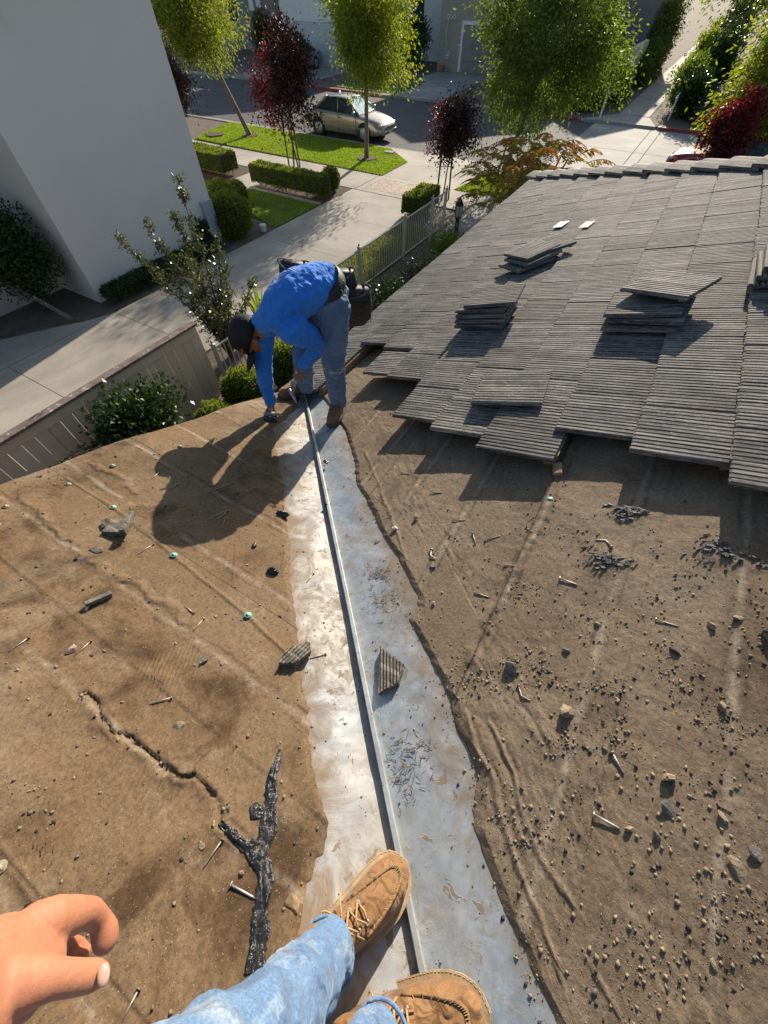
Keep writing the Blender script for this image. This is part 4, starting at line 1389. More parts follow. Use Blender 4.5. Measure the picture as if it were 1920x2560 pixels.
def box_hedge(base, sx, sy, h, label, cat='hedge', group='clipped box hedges', dens=1500, size=0.05, seed=1, rot=0, mat=None):
    t = empty('box_hedge', base, rot, label, cat, group)
    rng = np.random.RandomState(seed)
    z0 = 0.12
    core = MB().span((-sx / 2 + 0.05, -sy / 2 + 0.05, z0 + 0.05), (sx / 2 - 0.05, sy / 2 - 0.05, h - 0.05))
    core.build('branches', MAT['hedge_core'], t, local=True)
    st = MB()
    for i in range(max(4, int(max(sx, sy) / 0.2))):
        x = rng.uniform(-sx / 2 + .08, sx / 2 - .08); y = rng.uniform(-sy / 2 + .08, sy / 2 - .08)
        st.tube([(x, y, -0.05), (x + rng.uniform(-.05, .05), y, z0 + 0.12)], 0.012, 5)
    st.build('stem', MAT['barkdark'], t, local=True)['kind'] = 'stuff'
    P = []; N = []
    for (area, gen, nv) in ((sx * sy, lambda k: np.c_[rng.uniform(-sx / 2, sx / 2, k), rng.uniform(-sy / 2, sy / 2, k), np.full(k, h)], (0, 0, 1)),
                            (sx * h, lambda k: np.c_[rng.uniform(-sx / 2, sx / 2, k), np.full(k, -sy / 2), rng.uniform(z0, h, k)], (0, -1, 0)),
                            (sx * h, lambda k: np.c_[rng.uniform(-sx / 2, sx / 2, k), np.full(k, sy / 2), rng.uniform(z0, h, k)], (0, 1, 0)),
                            (sy * h, lambda k: np.c_[np.full(k, -sx / 2), rng.uniform(-sy / 2, sy / 2, k), rng.uniform(z0, h, k)], (-1, 0, 0)),
                            (sy * h, lambda k: np.c_[np.full(k, sx / 2), rng.uniform(-sy / 2, sy / 2, k), rng.uniform(z0, h, k)], (1, 0, 0))):
        k = int(area * dens)
        P.append(gen(k)); N.append(np.repeat(np.array([nv], float), k, 0))
    P = np.vstack(P); N = np.vstack(N)
    # soften the corners and give the faces a slight swell
    q = np.abs(P / np.array([sx / 2, sy / 2, h])) ** 6
    P[:, :2] *= (1 - 0.06 * np.clip(q.sum(1)[:, None] - 1, 0, 1.2))
    wob = np.array([noise.noise(Vector(p * 3.0)) for p in P])
    P = P - N * (0.03 + 0.05 * rng.rand(len(P)))[:, None] + N * (wob * 0.05)[:, None]
    P, D, L_ = hedge_leaves(P, N, size, rng)
    obj('foliage', leaf_mesh('foliage', P, D, L_, L_ * 0.55, [mat or MAT['leaf_box']]), None, t)
    return t

def ball_bush(name, base, r, label, cat='shrub', group=None, dens=1600, size=0.05, seed=1, mat=None, rough=0.08, fill=1, squash=1.0):
    t = empty(name, base, 0, label, cat, group)
    rng = np.random.RandomState(seed)
    if not isinstance(r, (tuple, list)):
        r = (r, r, r)
    r = np.array(r)
    cz = r[2] * 0.92
    MB().ball((0, 0, cz), tuple(r * 0.86), 14, 10).build('branches', MAT['hedge_core'], t, True, local=True)
    MB().tube([(0, 0, -0.06), (0.02, 0, cz * 0.6)], 0.035, 6).build('stem', MAT['barkdark'], t, local=True)
    n = int(4 * math.pi * (r.mean() ** 2) * dens)
    d = unit(rng.randn(n, 3))
    k = 1 + rough * 2 * np.array([noise.noise(Vector(p * 3.1 + seed)) for p in d]) - 0.12 * rng.rand(n)
    P = d * r * k[:, None] + np.array([0, 0, cz])
    ok = P[:, 2] > 0.02
    P, D, L_ = hedge_leaves(P[ok], d[ok], size, rng)
    obj('foliage', leaf_mesh('foliage', P, D, L_, L_ * 0.55, [mat or MAT['leaf_box']]), None, t)
    return t

box_hedge((-12.5, 13.95, 0), 3.55, 0.62, 0.68, 'long clipped hedge under the purple tree by the pavement', seed=2)
box_hedge((-17.4, 14.2, 0), 3.4, 0.95, 0.72, 'clipped hedge left of the garden path beside the stucco house', seed=3)
box_hedge((-7.3, 14.6, 0), 0.75, 1.6, 0.62, 'short block hedge at the drive in front of the picket fence', seed=4)
ball_bush('topiary_ball', (-11.25, 14.85, 0), (0.33, 0.33, 0.37), 'small round topiary at the right end of the long hedge', group='clipped round bushes', seed=5)
ball_bush('topiary_ball', (-11.35, 9.75, 0), (0.62, 0.62, 0.6), 'larger round bush right of its twin at the house wall', group='clipped round bushes', seed=6, mat=MAT['leaf_box'])
ball_bush('topiary_ball', (-12.35, 10.45, 0), (0.55, 0.55, 0.58), 'round bush behind its twin at the front lawn edge', group='clipped round bushes', seed=7)
ball_bush('topiary_ball', (-11.8, 8.6, 0), (0.5, 0.5, 0.5), 'dark bush tucked against the house wall below the twin round bushes', group='clipped round bushes', seed=8, mat=MAT['leaf_gloss'])
ball_bush('topiary_ball', (-12.9, 11.6, 0), (0.4, 0.4, 0.42), 'bush peeping out behind the stucco house edge at the garden path', group='clipped round bushes', seed=9)
ball_bush('boxwood', (-5.36, 3.85, -0.03), (0.42, 0.42, 0.42), 'round boxwood directly under the worker cap', group='round boxwoods along the board fence', dens=2600, size=0.042, seed=10)
ball_bush('boxwood', (-5.2, 2.95, -0.03), (0.36, 0.36, 0.37), 'round boxwood between the dark vine bush and the worker arm', group='round boxwoods along the board fence', dens=2600, size=0.042, seed=11)
ball_bush('boxwood', (-5.0, 4.75, -0.03), (0.45, 0.4, 0.5), 'upright boxwood seen between the worker arm and legs', group='round boxwoods along the board fence', dens=2600, size=0.042, seed=12)
box_hedge((-11.15, 6.9, 0), 0.55, 3.9, 0.34, 'low dark ground hedge along the foot of the stucco wall', group='low planting', seed=14, mat=MAT['leaf_gloss'])

def loose_bush(name, base, rad, cz, label, mat, n_cl=70, per=70, ls=(0.07, 0.04), seed=1, cat='shrub', group=None, clump=0.14, stems=8, core=True):
    t = empty(name, base, 0, label, cat, group)
    rng = np.random.RandomState(seed)
    rad = np.array(rad)
    cl = crown_points(n_cl, rad, 1.0, 0.38, seed) + np.array([0, 0, cz])
    cl[:, 2] = np.maximum(cl[:, 2], 0.1)
    sb = MB()
    for i in rng.choice(n_cl, min(n_cl, stems * 3), replace=False):
        e = cl[i]
        sb.tube([(rng.uniform(-.06, .06), rng.uniform(-.06, .06), -0.05), (e[0] * 0.4, e[1] * 0.4, e[2] * 0.5), tuple(e)], [0.022, 0.014, 0.005], 5, cap=False)
    sb.build('stem', MAT['barkdark'], t, True, local=True)
    n = n_cl * per
    ci = rng.randint(0, n_cl, n)
    P = cl[ci] + rng.randn(n, 3) * clump
    P[:, 2] = np.maximum(P[:, 2], 0.03)
    D = unit(unit(P - np.array([0, 0, cz])) + rng.randn(n, 3) * 0.9)
    L_ = ls[0] * (0.7 + 0.6 * rng.rand(n))
    obj('foliage', leaf_mesh('foliage', P, D, L_, L_ * ls[1] / ls[0], [mat]), None, t)
    return t

loose_bush('vine_bush', (-5.55, 1.95, -0.03), (0.72, 0.85, 0.72), 0.78, 'dark glossy bush in front of the board fence with trailing shoots', MAT['leaf_gloss'], 110, 70, (0.075, 0.05), 21)
loose_bush('ivy_bush', (-12.15, 4.0, -0.03), (0.62, 0.85, 0.9), 1.25, 'big dark bush in the recess of the stucco house', MAT['leaf_gloss'], 190, 70, (0.07, 0.04), 22, clump=0.17)
loose_bush('ground_bush', (-11.9, 1.3, -0.03), (0.6, 0.7, 0.25), 0.2, 'low dark leaves at the left picture edge by the drive', MAT['leaf_gloss'], 50, 50, (0.07, 0.04), 23)
# shoots trailing left over the fence boards
tv = empty('vine_shoot', (-5.75, 1.3, 0.9), 0, 'thin trailing shoot with small dark leaves across the fence boards', 'shoot')
vb = MB(); pts = []
for i in range(16):
    s = i / 15
    pts.append((-0.05 + 0.12 * math.sin(s * 6) * s, -s * 1.0, 0.12 * math.sin(s * 4) - 0.1 * s))
vb.tube(pts, [0.006 - 0.004 * i / 15 for i in range(16)], 5).build('stem', MAT['barkdark'], tv, local=True)
rng = np.random.RandomState(4)
P = np.array(pts)[rng.randint(0, 16, 90)] + rng.randn(90, 3) * 0.025
obj('leaves', leaf_mesh('leaves', P, unit(rng.randn(90, 3)), 0.05, 0.03, [MAT['leaf_gloss']]), None, tv)

# tall open shrub at the end of the board fence: several upright wands
tt = empty('tall_shrub', (-6.85, 4.85, 0), 0, 'tall open shrub with glossy olive leaves in front of the stucco wall', 'shrub')
rng = np.random.RandomState(31)
sb = MB(); LP = []; LD = []
wands = [(-0.1, 0.3, 3.0), (-0.55, -0.35, 2.55), (-0.85, -0.75, 2.35), (0.2, 0.5, 2.3), (0.45, 0.2, 1.7), (-0.35, 0.1, 2.5), (0.6, 0.75, 1.5), (0.9, 0.9, 1.2), (-0.3, -0.5, 1.8), (0.1, -0.15, 2.0), (-0.6, 0.1, 1.9), (0.35, -0.35, 1.4), (-0.05, 0.7, 1.7), (0.75, 0.3, 1.35)]
for (dx, dy, hh) in wands:
    pth = []
    for k in np.linspace(0, 1, 9):
        pth.append((dx * k ** 1.3 + 0.04 * math.sin(k * 7 + dx * 9), dy * k ** 1.3 + 0.04 * math.cos(k * 6 + dy * 9), hh * k))
    sb.tube(pth, [0.022 * (1 - 0.85 * k) for k in np.linspace(0, 1, 9)], 5, cap=False)
    A = np.array(pth)
    for j in range(int(hh * 24)):
        k = rng.uniform(0.22, 1.0)
        c = np.array([np.interp(k, np.linspace(0, 1, 9), A[:, i]) for i in range(3)])
        d = unit(rng.randn(1, 3) + np.array([[0, 0, 0.5]]))[0]
        Ls = rng.uniform(0.1, 0.34) * (1.15 - 0.75 * k)
        e = c + d * Ls
        sb.tube([tuple(c), tuple(e)], [0.005, 0.002], 4, cap=False)
        m_ = 13
        kk = rng.rand(m_)[:, None]
        LP.append(c + d * Ls * kk + rng.randn(m_, 3) * 0.03); LD.append(unit(d * 0.6 + rng.randn(m_, 3)))
sb.build('stem', MAT['barkdark'], tt, True, local=True)
LP = np.vstack(LP); LD = np.vstack(LD)
obj('foliage', leaf_mesh('foliage', LP, LD, 0.045 + 0.03 * rng.rand(len(LP)), 0.03, [MAT['leaf_silver']]), None, tt)

# spiky plant behind the worker, low planting between fence and house
ta = empty('spiky_plant', (-7.0, 6.1, 0), 0, 'spiky sword leaved plant behind the worker shoulder', 'plant')
ab_ = MB()
for i in range(16):
    a = i * 2.4; r_ = 0.25 + 0.2 * random.random(); hh = 0.75 + 0.3 * random.random()
    dx, dy = math.cos(a), math.sin(a)
    s = Vector((-dy, dx, 0)) * 0.035
    p0_, p1_, p2_ = Vector((dx * .04, dy * .04, 0)), Vector((dx * r_ * .5, dy * r_ * .5, hh * .6)), Vector((dx * r_, dy * r_, hh))
    ab_.add([p0_ - s, p0_ + s, p1_ + s * .9, p1_ - s * .9, p2_], [(0, 1, 2, 3), (3, 2, 4)])
ab_.build('leaf', MAT['leaf_deep'], ta, local=True)
for i, (x, y, r_, lab) in enumerate(((-4.6, 6.3, (0.7, 0.8, 0.55), 'dark ground shrub nearest the worker tool pouch under the eave'), (-4.4, 7.9, (0.8, 0.9, 0.5), 'dark ground shrub in the middle of the bed under the eave'), (-4.5, 9.5, (0.75, 0.9, 0.5), 'grey green ground shrub below the middle of the picket fence'), (-4.6, 11.2, (0.75, 0.8, 0.5), 'bright tipped ground shrub beside the lamp post'), (-5.0, 5.5, (0.5, 0.5, 0.35), 'low leafy shrub behind the upright boxwood'))):
    loose_bush('ground_shrub', (x, y, -0.03), r_, r_[2] * 0.8, lab, [MAT['leaf_gloss'], MAT['leaf_gloss'], MAT['leaf_silver'], MAT['leaf_box'], MAT['leaf_box']][i], 70, 60, (0.07, 0.04), 40 + i, group='planting between fence and house', clump=0.13)
loose_bush('sprout', (-3.2, 2.7, 0.0), (0.35, 0.7, 0.2), 1.2, 'sprig of bright new leaves under the eave by the brush hand', MAT['leaf_ash'], 26, 16, (0.05, 0.03), 51, cat='plant', clump=0.05)

# sumac: arching fronds, orange at the tips
ts_ = empty('sumac_tree', (-3.35, 13.2, 0), 0, 'sumac with arching fronds turning orange behind the roof corner', 'tree')
rng = np.random.RandomState(61)
sb = MB(); LP = []; LD = []; LL = []; MI = []
for i in range(7):
    a = i * 0.9
    sb.tube([(0, 0, -0.05), (0.15 * math.cos(a), 0.15 * math.sin(a), 0.7), (0.75 * math.cos(a), 0.75 * math.sin(a), 2.2)], [0.05, 0.035, 0.02], 6)
sb.build('trunk', MAT['bark'], ts_, True, local=True)
fb = MB()
for i in range(130):
    a = rng.uniform(0, 2 * math.pi); r0 = rng.uniform(0.1, 1.45)
    st = np.array([math.cos(a) * r0, math.sin(a) * r0, 1.55 + 1.05 * rng.rand() - 0.28 * r0])
    a2 = a + rng.uniform(-.9, .9)
    ln = rng.uniform(0.55, 0.9)
    pts = []
    for k in np.linspace(0, 1, 8):
        pts.append(st + np.array([math.cos(a2) * ln * k, math.sin(a2) * ln * k, 0.42 * ln * k * (1.3 - k * 1.55)]))
    fb.tube([tuple(p) for p in pts], [0.008 - 0.005 * k for k in np.linspace(0, 1, 8)], 4, cap=False)
    A = np.array(pts); sd = np.array([-math.sin(a2), math.cos(a2), -0.35])
    orange = st[2] + 0.3 > 2.42 and rng.rand() < 0.85
    for k in np.linspace(0.12, 1, 15):
        c = np.array([np.interp(k, np.linspace(0, 1, 8), A[:, j]) for j in range(3)])
        for s in (-1, 1):
            LP.append(c); LD.append(sd * [s, s, 1] + np.array([math.cos(a2), math.sin(a2), 0]) * 0.35); LL.append(0.23 * (1.1 - 0.6 * k)); MI.append(1 if (orange and k > 0.25) or k > 0.9 else 0)
fb.build('frond_stem', MAT['stake'], ts_, local=True)['kind'] = 'stuff'
obj('fronds', leaf_mesh('fronds', np.array(LP), unit(np.array(LD)), np.array(LL), np.array(LL) * 0.27, [MAT['leaf_sumac'], MAT['leaf_sumac_o']], MI), None, ts_)

# ================================================================== FENCES
fence = empty('board_fence', (-6.13, 0, 0), 0, 'taupe wooden board fence with a peeling cap along the drive', 'fence')
y = -4.2
while y < 3.7:
    wd = 0.178
    MB().span((-6.13 - 0.012 + random.uniform(-.002, .002), y, 0.03), (-6.13 + 0.012, y + wd, 1.40 + random.uniform(-.004, .002))).build('board', MAT['fence'], fence)
    y += wd + random.choice((0.007, 0.008, 0.01, 0.012))
for yy_ in (-4.2, -1.6, 1.0, 3.75):
    MB().span((-6.13 - 0.06, yy_ - 0.05, -0.1), (-6.13 - 0.014, yy_ + 0.05, 1.42)).build('post', MAT['fence'], fence)
MB().span((-6.13 + 0.013, -4.2, 1.27), (-6.13 + 0.034, 3.82, 1.41)).build('rail', MAT['fence'], fence)
MB().span((-6.13 - 0.07, -4.25, 1.4205), (-6.13 + 0.07, 3.86, 1.462)).build('cap', MAT['fencecap'], fence, bevel=0.006)

pf = empty('picket_fence', (-6.0, 0, 0), 0, 'beige iron picket fence between drive and planting', 'fence')
P0, P1 = 3.9, 13.75
post_y = [3.95, 6.35, 8.8, 11.1, 12.8, 13.72]
for yy_ in post_y:
    p = MB().span((-6.03, yy_ - 0.03, -0.1), (-5.97, yy_ + 0.03, 1.02)).build('post', MAT['iron'], pf)
    f = MB().span((-6.04, yy_ - 0.04, 1.021), (-5.96, yy_ + 0.04, 1.04))
    f.ball((-6.0, yy_, 1.075), (0.022, 0.022, 0.04), 8, 6)
    f.build('finial', MAT['iron'], p, True)
for a, c in zip(post_y[:-1], post_y[1:]):
    for zz in (0.96, 0.10):
        MB().span((-6.015, a + 0.031, zz - 0.015), (-5.985, c - 0.031, zz + 0.015)).build('rail', MAT['iron'], pf)
    n = int((c - a) / 0.115)
    for i in range(1, n):
        yy_ = a + (c - a) * i / n
        mb = MB().span((-6.008, yy_ - 0.008, 0.1155), (-5.992, yy_ + 0.008, 0.9445))
        if i % 4 == 2:
            mb.ball((-6.0, yy_, 0.55), (0.018, 0.018, 0.03), 6, 4)
        mb.build('picket', MAT['iron'], pf)

lamp = empty('lamp_post', (-5.05, 12.55, 0), 0, 'dark blue garden lamp post beside the picket fence end', 'lamp')
lm = MB().tube([(0, 0, -0.05), (0, 0, 0.12), (0, 0, 0.14), (0, 0, 0.75)], [0.1, 0.1, 0.07, 0.06], 10)
lm.build('pole', MAT['lampmetal'], lamp, True, local=True)
lh = MB().tube([(0, 0, 0.75), (0, 0, 0.79), (0, 0, 0.80)], [0.06, 0.105, 0.105], 6)
lh.tube([(0, 0, 1.06), (0, 0, 1.10), (0, 0, 1.20), (0, 0, 1.26)], [0.13, 0.12, 0.04, 0.012], 6)
for i in range(6):
    a = i * math.pi / 3
    lh.tube([(0.1 * math.cos(a), 0.1 * math.sin(a), 0.8), (0.115 * math.cos(a), 0.115 * math.sin(a), 1.07)], 0.008, 4)
lh.build('lantern', MAT['lampmetal'], lamp, local=True)
MB().tube([(0, 0, 0.801), (0, 0, 1.059)], [0.085, 0.1], 6).build('glass', MAT['lampglass'], lamp, local=True)
cl_ = empty('path_light', (-10.95, 10.6, 0), 0, 'low round garden light in the soil at the edge of the lawn', 'lamp')
MB().tube([(0, 0, -.05), (0, 0, 0.1), (0, 0, 0.1001), (0, 0, 0.15)], [0.09, 0.09, 0.12, 0.11], 12).build('housing', MAT['trim'], cl_, local=True)
vb_ = empty('utility_cover', (-11.9, 20.3, 0.02), 0.1, 'grey utility box lid in the grass strip near the car', 'cover')
MB().span((-0.22, -0.14, -0.05), (0.22, 0.14, 0.04)).build('lid', MAT['conc2'], vb_, local=True)

# ================================================================== NEIGHBOUR'S HOUSE
nh = empty('stucco_house', (-15.5, 4.9, 0), 0, 'tall pale stucco house filling the upper left', 'house')
MB().span((-24, 4.9, -0.1), (-11.45, 9.25, 4.8)).build('wall', MAT['stucco'], nh)
MB().span((-24, -9, -0.1), (-13.0, 4.899, 4.8)).build('wall', MAT['stucco'], nh)
rf = MB()
rf.add([(-24.1, -9.1, 4.82), (-11.35, -9.1, 4.82), (-11.35, 9.35, 4.82), (-24.1, 9.35, 4.82), (-17.7, -3, 6.3), (-17.7, 3.4, 6.3)],
       [(3, 2, 1, 0), (0, 1, 4), (1, 2, 5, 4), (2, 3, 5), (3, 0, 4, 5)])
rf.build('roof', MAT['tile'], nh)
wn_ = MB().span((-12.999, 2.2, 1.6), (-12.94, 3.55, 3.3)).build('window', MAT['trim'], nh)
MB().span((-12.939, 2.32, 1.72), (-12.93, 3.43, 3.18)).build('pane', pm('window_glass', (0.03, 0.035, 0.04), (0.04, 0.045, 0.05), 2, 0.08, 0, 0), wn_)
MB().span((-11.449, 8.85, 0.25), (-11.33, 9.2, 1.1)).build('utility_box', pm('blue_grey_box', (0.33, 0.37, 0.42), (0.28, 0.32, 0.37), 3, 0.6, 0, 0.1), nh)
pk = empty('loose_plank', (-12.0, 3.65, 0), 0, 'weathered plank leaning out of the dark bush onto the drive edge', 'plank')
MB().tube([(-0.35, -0.05, 0.75), (0.75, 0.35, 0.01)], (0.05, 0.012), 4, hint=(0, 0.4, 1)).build('board', MAT['fencecap'], pk, local=True)
lw = empty('low_wall', (-12.0, 0.9, 0), 0, 'low pale stucco wall under the dark bush at the left picture edge', 'wall')
MB().span((-12.6, -3, -0.05), (-12.35, 2.3, 0.55)).build('wall', MAT['stucco'], lw)

# ================================================================== ACROSS THE STREET
GL = pm('dark_window_glass', (0.02, 0.024, 0.03), (0.03, 0.034, 0.04), 2, 0.1, 0, 0)
def facing_window(parent, x0, x1, y, z0, z1, d=0.05):
    f = MB().span((x0, y - d, z0), (x1, y - 0.001, z1)).build('window', MAT['trim'], parent)
    MB().span((x0 + 0.1, y - d - 0.012, z0 + 0.1), (x1 - 0.1, y - d - 0.001, z1 - 0.1)).build('pane', GL, f)
def garage(parent, x0, x1, y, h, mat):
    fr = MB().span((x0 - 0.18, y - 0.06, -0.05), (x0 - 0.001, y - 0.001, h + 0.18)).span((x1 + 0.001, y - 0.06, -0.05), (x1 + 0.18, y - 0.001, h + 0.18)).span((x0, y - 0.06, h + 0.001), (x1, y - 0.001, h + 0.18)).build('garage_frame', MAT['trim'], parent)
    for i in range(4):
        z0 = i * h / 4
        MB().span((x0 + 0.002, y - 0.04, z0 + 0.012), (x1 - 0.002, y - 0.001, z0 + h / 4 - 0.012)).build('garage_panel', mat, parent, bevel=0.008)
def gable_roof(parent, x0, x1, y0, y1, z, rise, mat, axis='x', ov=0.5):
    x0 -= ov; x1 += ov; y0 -= ov; y1 += ov
    if axis == 'x':
        ym = (y0 + y1) / 2
        v = [(x0, y0, z), (x1, y0, z), (x1, y1, z), (x0, y1, z), (x0, ym, z + rise), (x1, ym, z + rise)]
        f = [(3, 2, 1, 0), (0, 1, 5, 4), (2, 3, 4, 5), (1, 2, 5), (3, 0, 4)]
    else:
        xm = (x0 + x1) / 2
        v = [(x0, y0, z), (x1, y0, z), (x1, y1, z), (x0, y1, z), (xm, y0, z + rise), (xm, y1, z + rise)]
        f = [(3, 2, 1, 0), (0, 1, 4), (1, 2, 5, 4), (2, 3, 5), (3, 0, 4, 5)]
    MB().add(v, f).build('roof', mat, parent)
    return None

ha = empty('far_house', (-38, 44, 0), 0, 'grey brown house with meter boxes across the street at upper left', 'house', 'houses across the street')
MB().span((-52, 44.8, -0.1), (-33.5, 55, 6.2)).build('wall', MAT['stucco_grey'], ha)
MB().span((-33.49, 39.4, -0.1), (-26.6, 55, 5.6)).build('wall', MAT['trim'], ha)
garage(ha, -32.2, -27.6, 39.4, 2.3, MAT['garage'])
gable_roof(ha, -52, -33.5, 44.8, 55, 6.2, 1.8, MAT['tile'])
gable_roof(ha, -33.5, -26.6, 39.4, 55, 5.6, 1.6, MAT['tile'], 'y', 0.45)
facing_window(ha, -44.6, -43.2, 44.8, 1.6, 4.2)
facing_window(ha, -36.6, -35.7, 44.8, 2.5, 4.2)
for x0, z0, z1 in ((-41.6, 2.4, 4.0), (-40.7, 2.6, 3.6)):
    MB().span((x0, 44.6, z0), (x0 + 0.55, 44.799, z1)).build('meter_box', MAT['trim'], ha)
gt = empty('wooden_gate', (-34.5, 42, 0), 0, 'brown wooden gate between the far house walls', 'gate', 'far gates')
for i in range(20):
    MB().span((-38.2 + i * 0.232, 42.0, 0.05), (-38.2 + i * 0.232 + 0.22, 42.04, 2.0 - 0.02 * abs(i - 10))).build('board', pm('red_brown_gate', (0.16, 0.075, 0.05), (0.11, 0.05, 0.035), 4, 0.8, 0, 0.2) if i == 0 else bpy.data.materials['red_brown_gate'], gt)

hb = empty('far_house', (-16, 44, 0), 0, 'tan garage house across the street behind the middle of the view', 'house', 'houses across the street')
MB().span((-20.6, 42.6, -0.1), (-10.5, 54, 5.2)).build('wall', MAT['stucco_tan'], hb)
garage(hb, -18.6, -14.0, 42.6, 2.35, MAT['stucco_grey'])
gable_roof(hb, -20.6, -10.5, 42.6, 54, 5.2, 2.0, MAT['tile'], 'y', 0.6)
MB().span((-27.5, 47, -0.1), (-20.61, 55, 5.2)).build('wall', MAT['stucco'], hb)
gable_roof(hb, -27.5, -20.6, 47, 55, 5.2, 1.4, MAT['tile'])
facing_window(hb, -25.5, -24.2, 47, 1.2, 3.4)
orn = empty('hanging_ornament', (-19.6, 42.3, 0), 0, 'white curled ornament hanging at the far garage wall', 'ornament')
om = MB()
for i in range(3):
    cx = -0.28 + i * 0.26
    om.tube([(cx + 0.1 * math.cos(t), 0, 2.7 + 0.1 * math.sin(t)) for t in np.linspace(0, 2 * math.pi, 9)], 0.022, 5, cap=False)
for i in range(2):
    om.tube([(-0.1 + i * 0.1 + 0.12 * math.cos(t), 0, 0.75 + i * 0.2 + 0.1 * math.sin(t)) for t in np.linspace(0, 2 * math.pi, 9)], 0.022, 5, cap=False)
om.tube([(-0.2, 0, 2.6), (-0.35, 0, 1.9), (-0.15, 0, 1.4), (-0.3, 0, 0.8)], 0.012, 5)
om.build('curls', MAT['trim'], orn, local=True)
pot = empty('planter', (-19.9, 42.0, 0), 0, 'small reddish plant pot at the far garage corner', 'pot')
MB().tube([(0, 0, 0), (0, 0, 0.35)], [0.16, 0.24], 12).build('pot', pm('terracotta', (0.3, 0.12, 0.08), (0.24, 0.1, 0.06), 4, 0.8, 0, 0.2), pot, local=True)

hc = empty('far_house', (-8, 52, 0), 0, 'dark house with a lit roof edge left of the long path', 'house', 'houses across the street')
MB().span((-10.2, 47, -0.1), (-6.4, 60, 5.6)).build('wall', MAT['stucco_grey'], hc)
gable_roof(hc, -10.2, -6.4, 47, 60, 5.6, 1.4, MAT['tile'], 'y', 0.5)
for x0 in (-9.6, -8.0):
    MB().span((x0, 46.9, 0.2), (x0 + 0.16, 46.999, 3.0)).build('post', MAT['stucco_tan'], hc)
hd = empty('far_house', (5, 50, 0), 0, 'pale house wall behind the bushes right of the long path', 'house', 'houses across the street')
MB().span((0.6, 40, -0.1), (16, 56, 5.4)).build('wall', MAT['stucco'], hd)
gable_roof(hd, 0.6, 16, 40, 56, 5.4, 1.8, MAT['tile'])
# walls, post, rail and shrubs along the path
pw = empty('garden_wall', (-5.9, 41.5, 0), 0, 'tan garden wall panel left of the long path', 'wall')
MB().span((-6.0, 40.2, -0.05), (-5.75, 44.5, 2.0)).build('panel', MAT['stucco'], pw)
ps = empty('white_post', (-5.35, 32.45, 0), 0, 'leaning white post at the foot of the long path', 'post')
MB().tube([(0, 0, -0.1), (-0.03, 0.35, 1.5)], 0.055, 6).build('post', MAT['trim'], ps, local=True)
MB().tube([(-0.35, 2.2, -0.1), (-0.35, 2.3, 2.2)], 0.05, 6).build('post', MAT['trim'], ps, local=True)
rl = empty('hand_rail', (-2.1, 33.5, 0), 0, 'pale sloping hand rail right of the long path', 'rail')
MB().tube([(0.1, 0.0, 0.85), (0.15, 4.5, 1.25)], 0.045, 6).build('rail', MAT['trim'], rl, local=True)
for yy_ in (0.3, 2.3, 4.2):
    MB().tube([(0.12, yy_, -0.1), (0.12, yy_, 0.85 + yy_ * 0.089)], 0.04, 6).build('post', MAT['trim'], rl, local=True)
for i, (x, y, r_, cz, mt, lab) in enumerate((
        (-6.9, 34.6, (1.2, 1.6, 0.7), 0.6, 'leaf_gloss', 'dark shrub beside the leaning white post'),
        (-5.9, 37.2, (0.9, 1.8, 0.7), 0.6, 'leaf_deep', 'ground cover shrub along the left side of the long path'),
        (-5.3, 46, (0.5, 5.0, 1.1), 1.0, 'leaf_deep', 'long hedge far up on the left of the path'),
        (-1.9, 36.8, (0.7, 2.6, 1.0), 1.1, 'leaf_deep', 'vine heaped over the rail right of the long path'),
        (-2.1, 42.5, (0.6, 3.0, 1.3), 1.5, 'leaf_ash', 'sunlit climbing vine further up right of the path'),
        (-2.0, 50.5, (0.7, 4.0, 1.5), 1.6, 'leaf_deep', 'farthest shrub right of the long path'),
        (0.2, 34.0, (1.2, 1.0, 0.6), 0.5, 'leaf_silver', 'grassy shrub in front of the right hand rail'),
        (2.3, 34.6, (1.6, 1.2, 0.9), 0.8, 'leaf_gloss', 'dark shrub behind the crimson one across the court'),
        (-22.6, 41.5, (1.9, 1.8, 1.7), 1.6, 'leaf_gloss', 'large dark bush left of the far tan garage'),
        (-28.6, 34.6, (1.15, 1.1, 1.1), 1.1, 'leaf_gloss', 'rounded dark bush in front of the far white garage'),
        (-11.5, 38.5, (2.2, 1.6, 1.6), 1.5, 'leaf_gloss', 'dark shrubbery behind the widest street tree'),
        (-9.2, 42.5, (1.6, 2.0, 2.4), 2.4, 'leaf_deep', 'tall dark evergreen left of the garden wall panel'),
        (-7.4, 38.4, (1.5, 2.2, 1.7), 1.7, 'leaf_gloss', 'dark shrub mass above the white post left of the path'),
        (-5.5, 50.0, (0.9, 4.5, 2.2), 2.2, 'leaf_deep', 'tall dark screen of shrubs high up left of the path'),
        (-0.9, 39.4, (0.9, 2.2, 1.7), 1.9, 'leaf_gloss', 'dark shrub mass behind the vine right of the path'),
        (-1.0, 45.5, (0.9, 3.0, 2.2), 2.4, 'leaf_gloss', 'dark tall shrub against the far right house'),
        (-1.2, 35.0, (0.7, 0.9, 0.9), 0.8, 'leaf_gloss', 'dark shrub at the lower end of the right hand rail'),
        (-36, 40, (1.6, 1.0, 1.6), 1.5, 'leaf_gloss', 'dark shrub in front of the grey brown house'))):
    loose_bush('background_shrub', (x, y, -0.03), r_, cz, lab, MAT[mt], 120, 60, (0.15, 0.085), 70 + i, group='shrubs across the street', clump=0.22)
tree('far_tree', (-31, 58, 0), (0, 0, 0), (3.2, 3.2, 3.2), 6.0, 'broad tree rising behind the far left houses', 'tree', 'trees behind the far houses', MAT['leaf_deep'], MAT['bark'], 120, 45, (0.3, 0.16), 81, 0.2, clump=0.5)
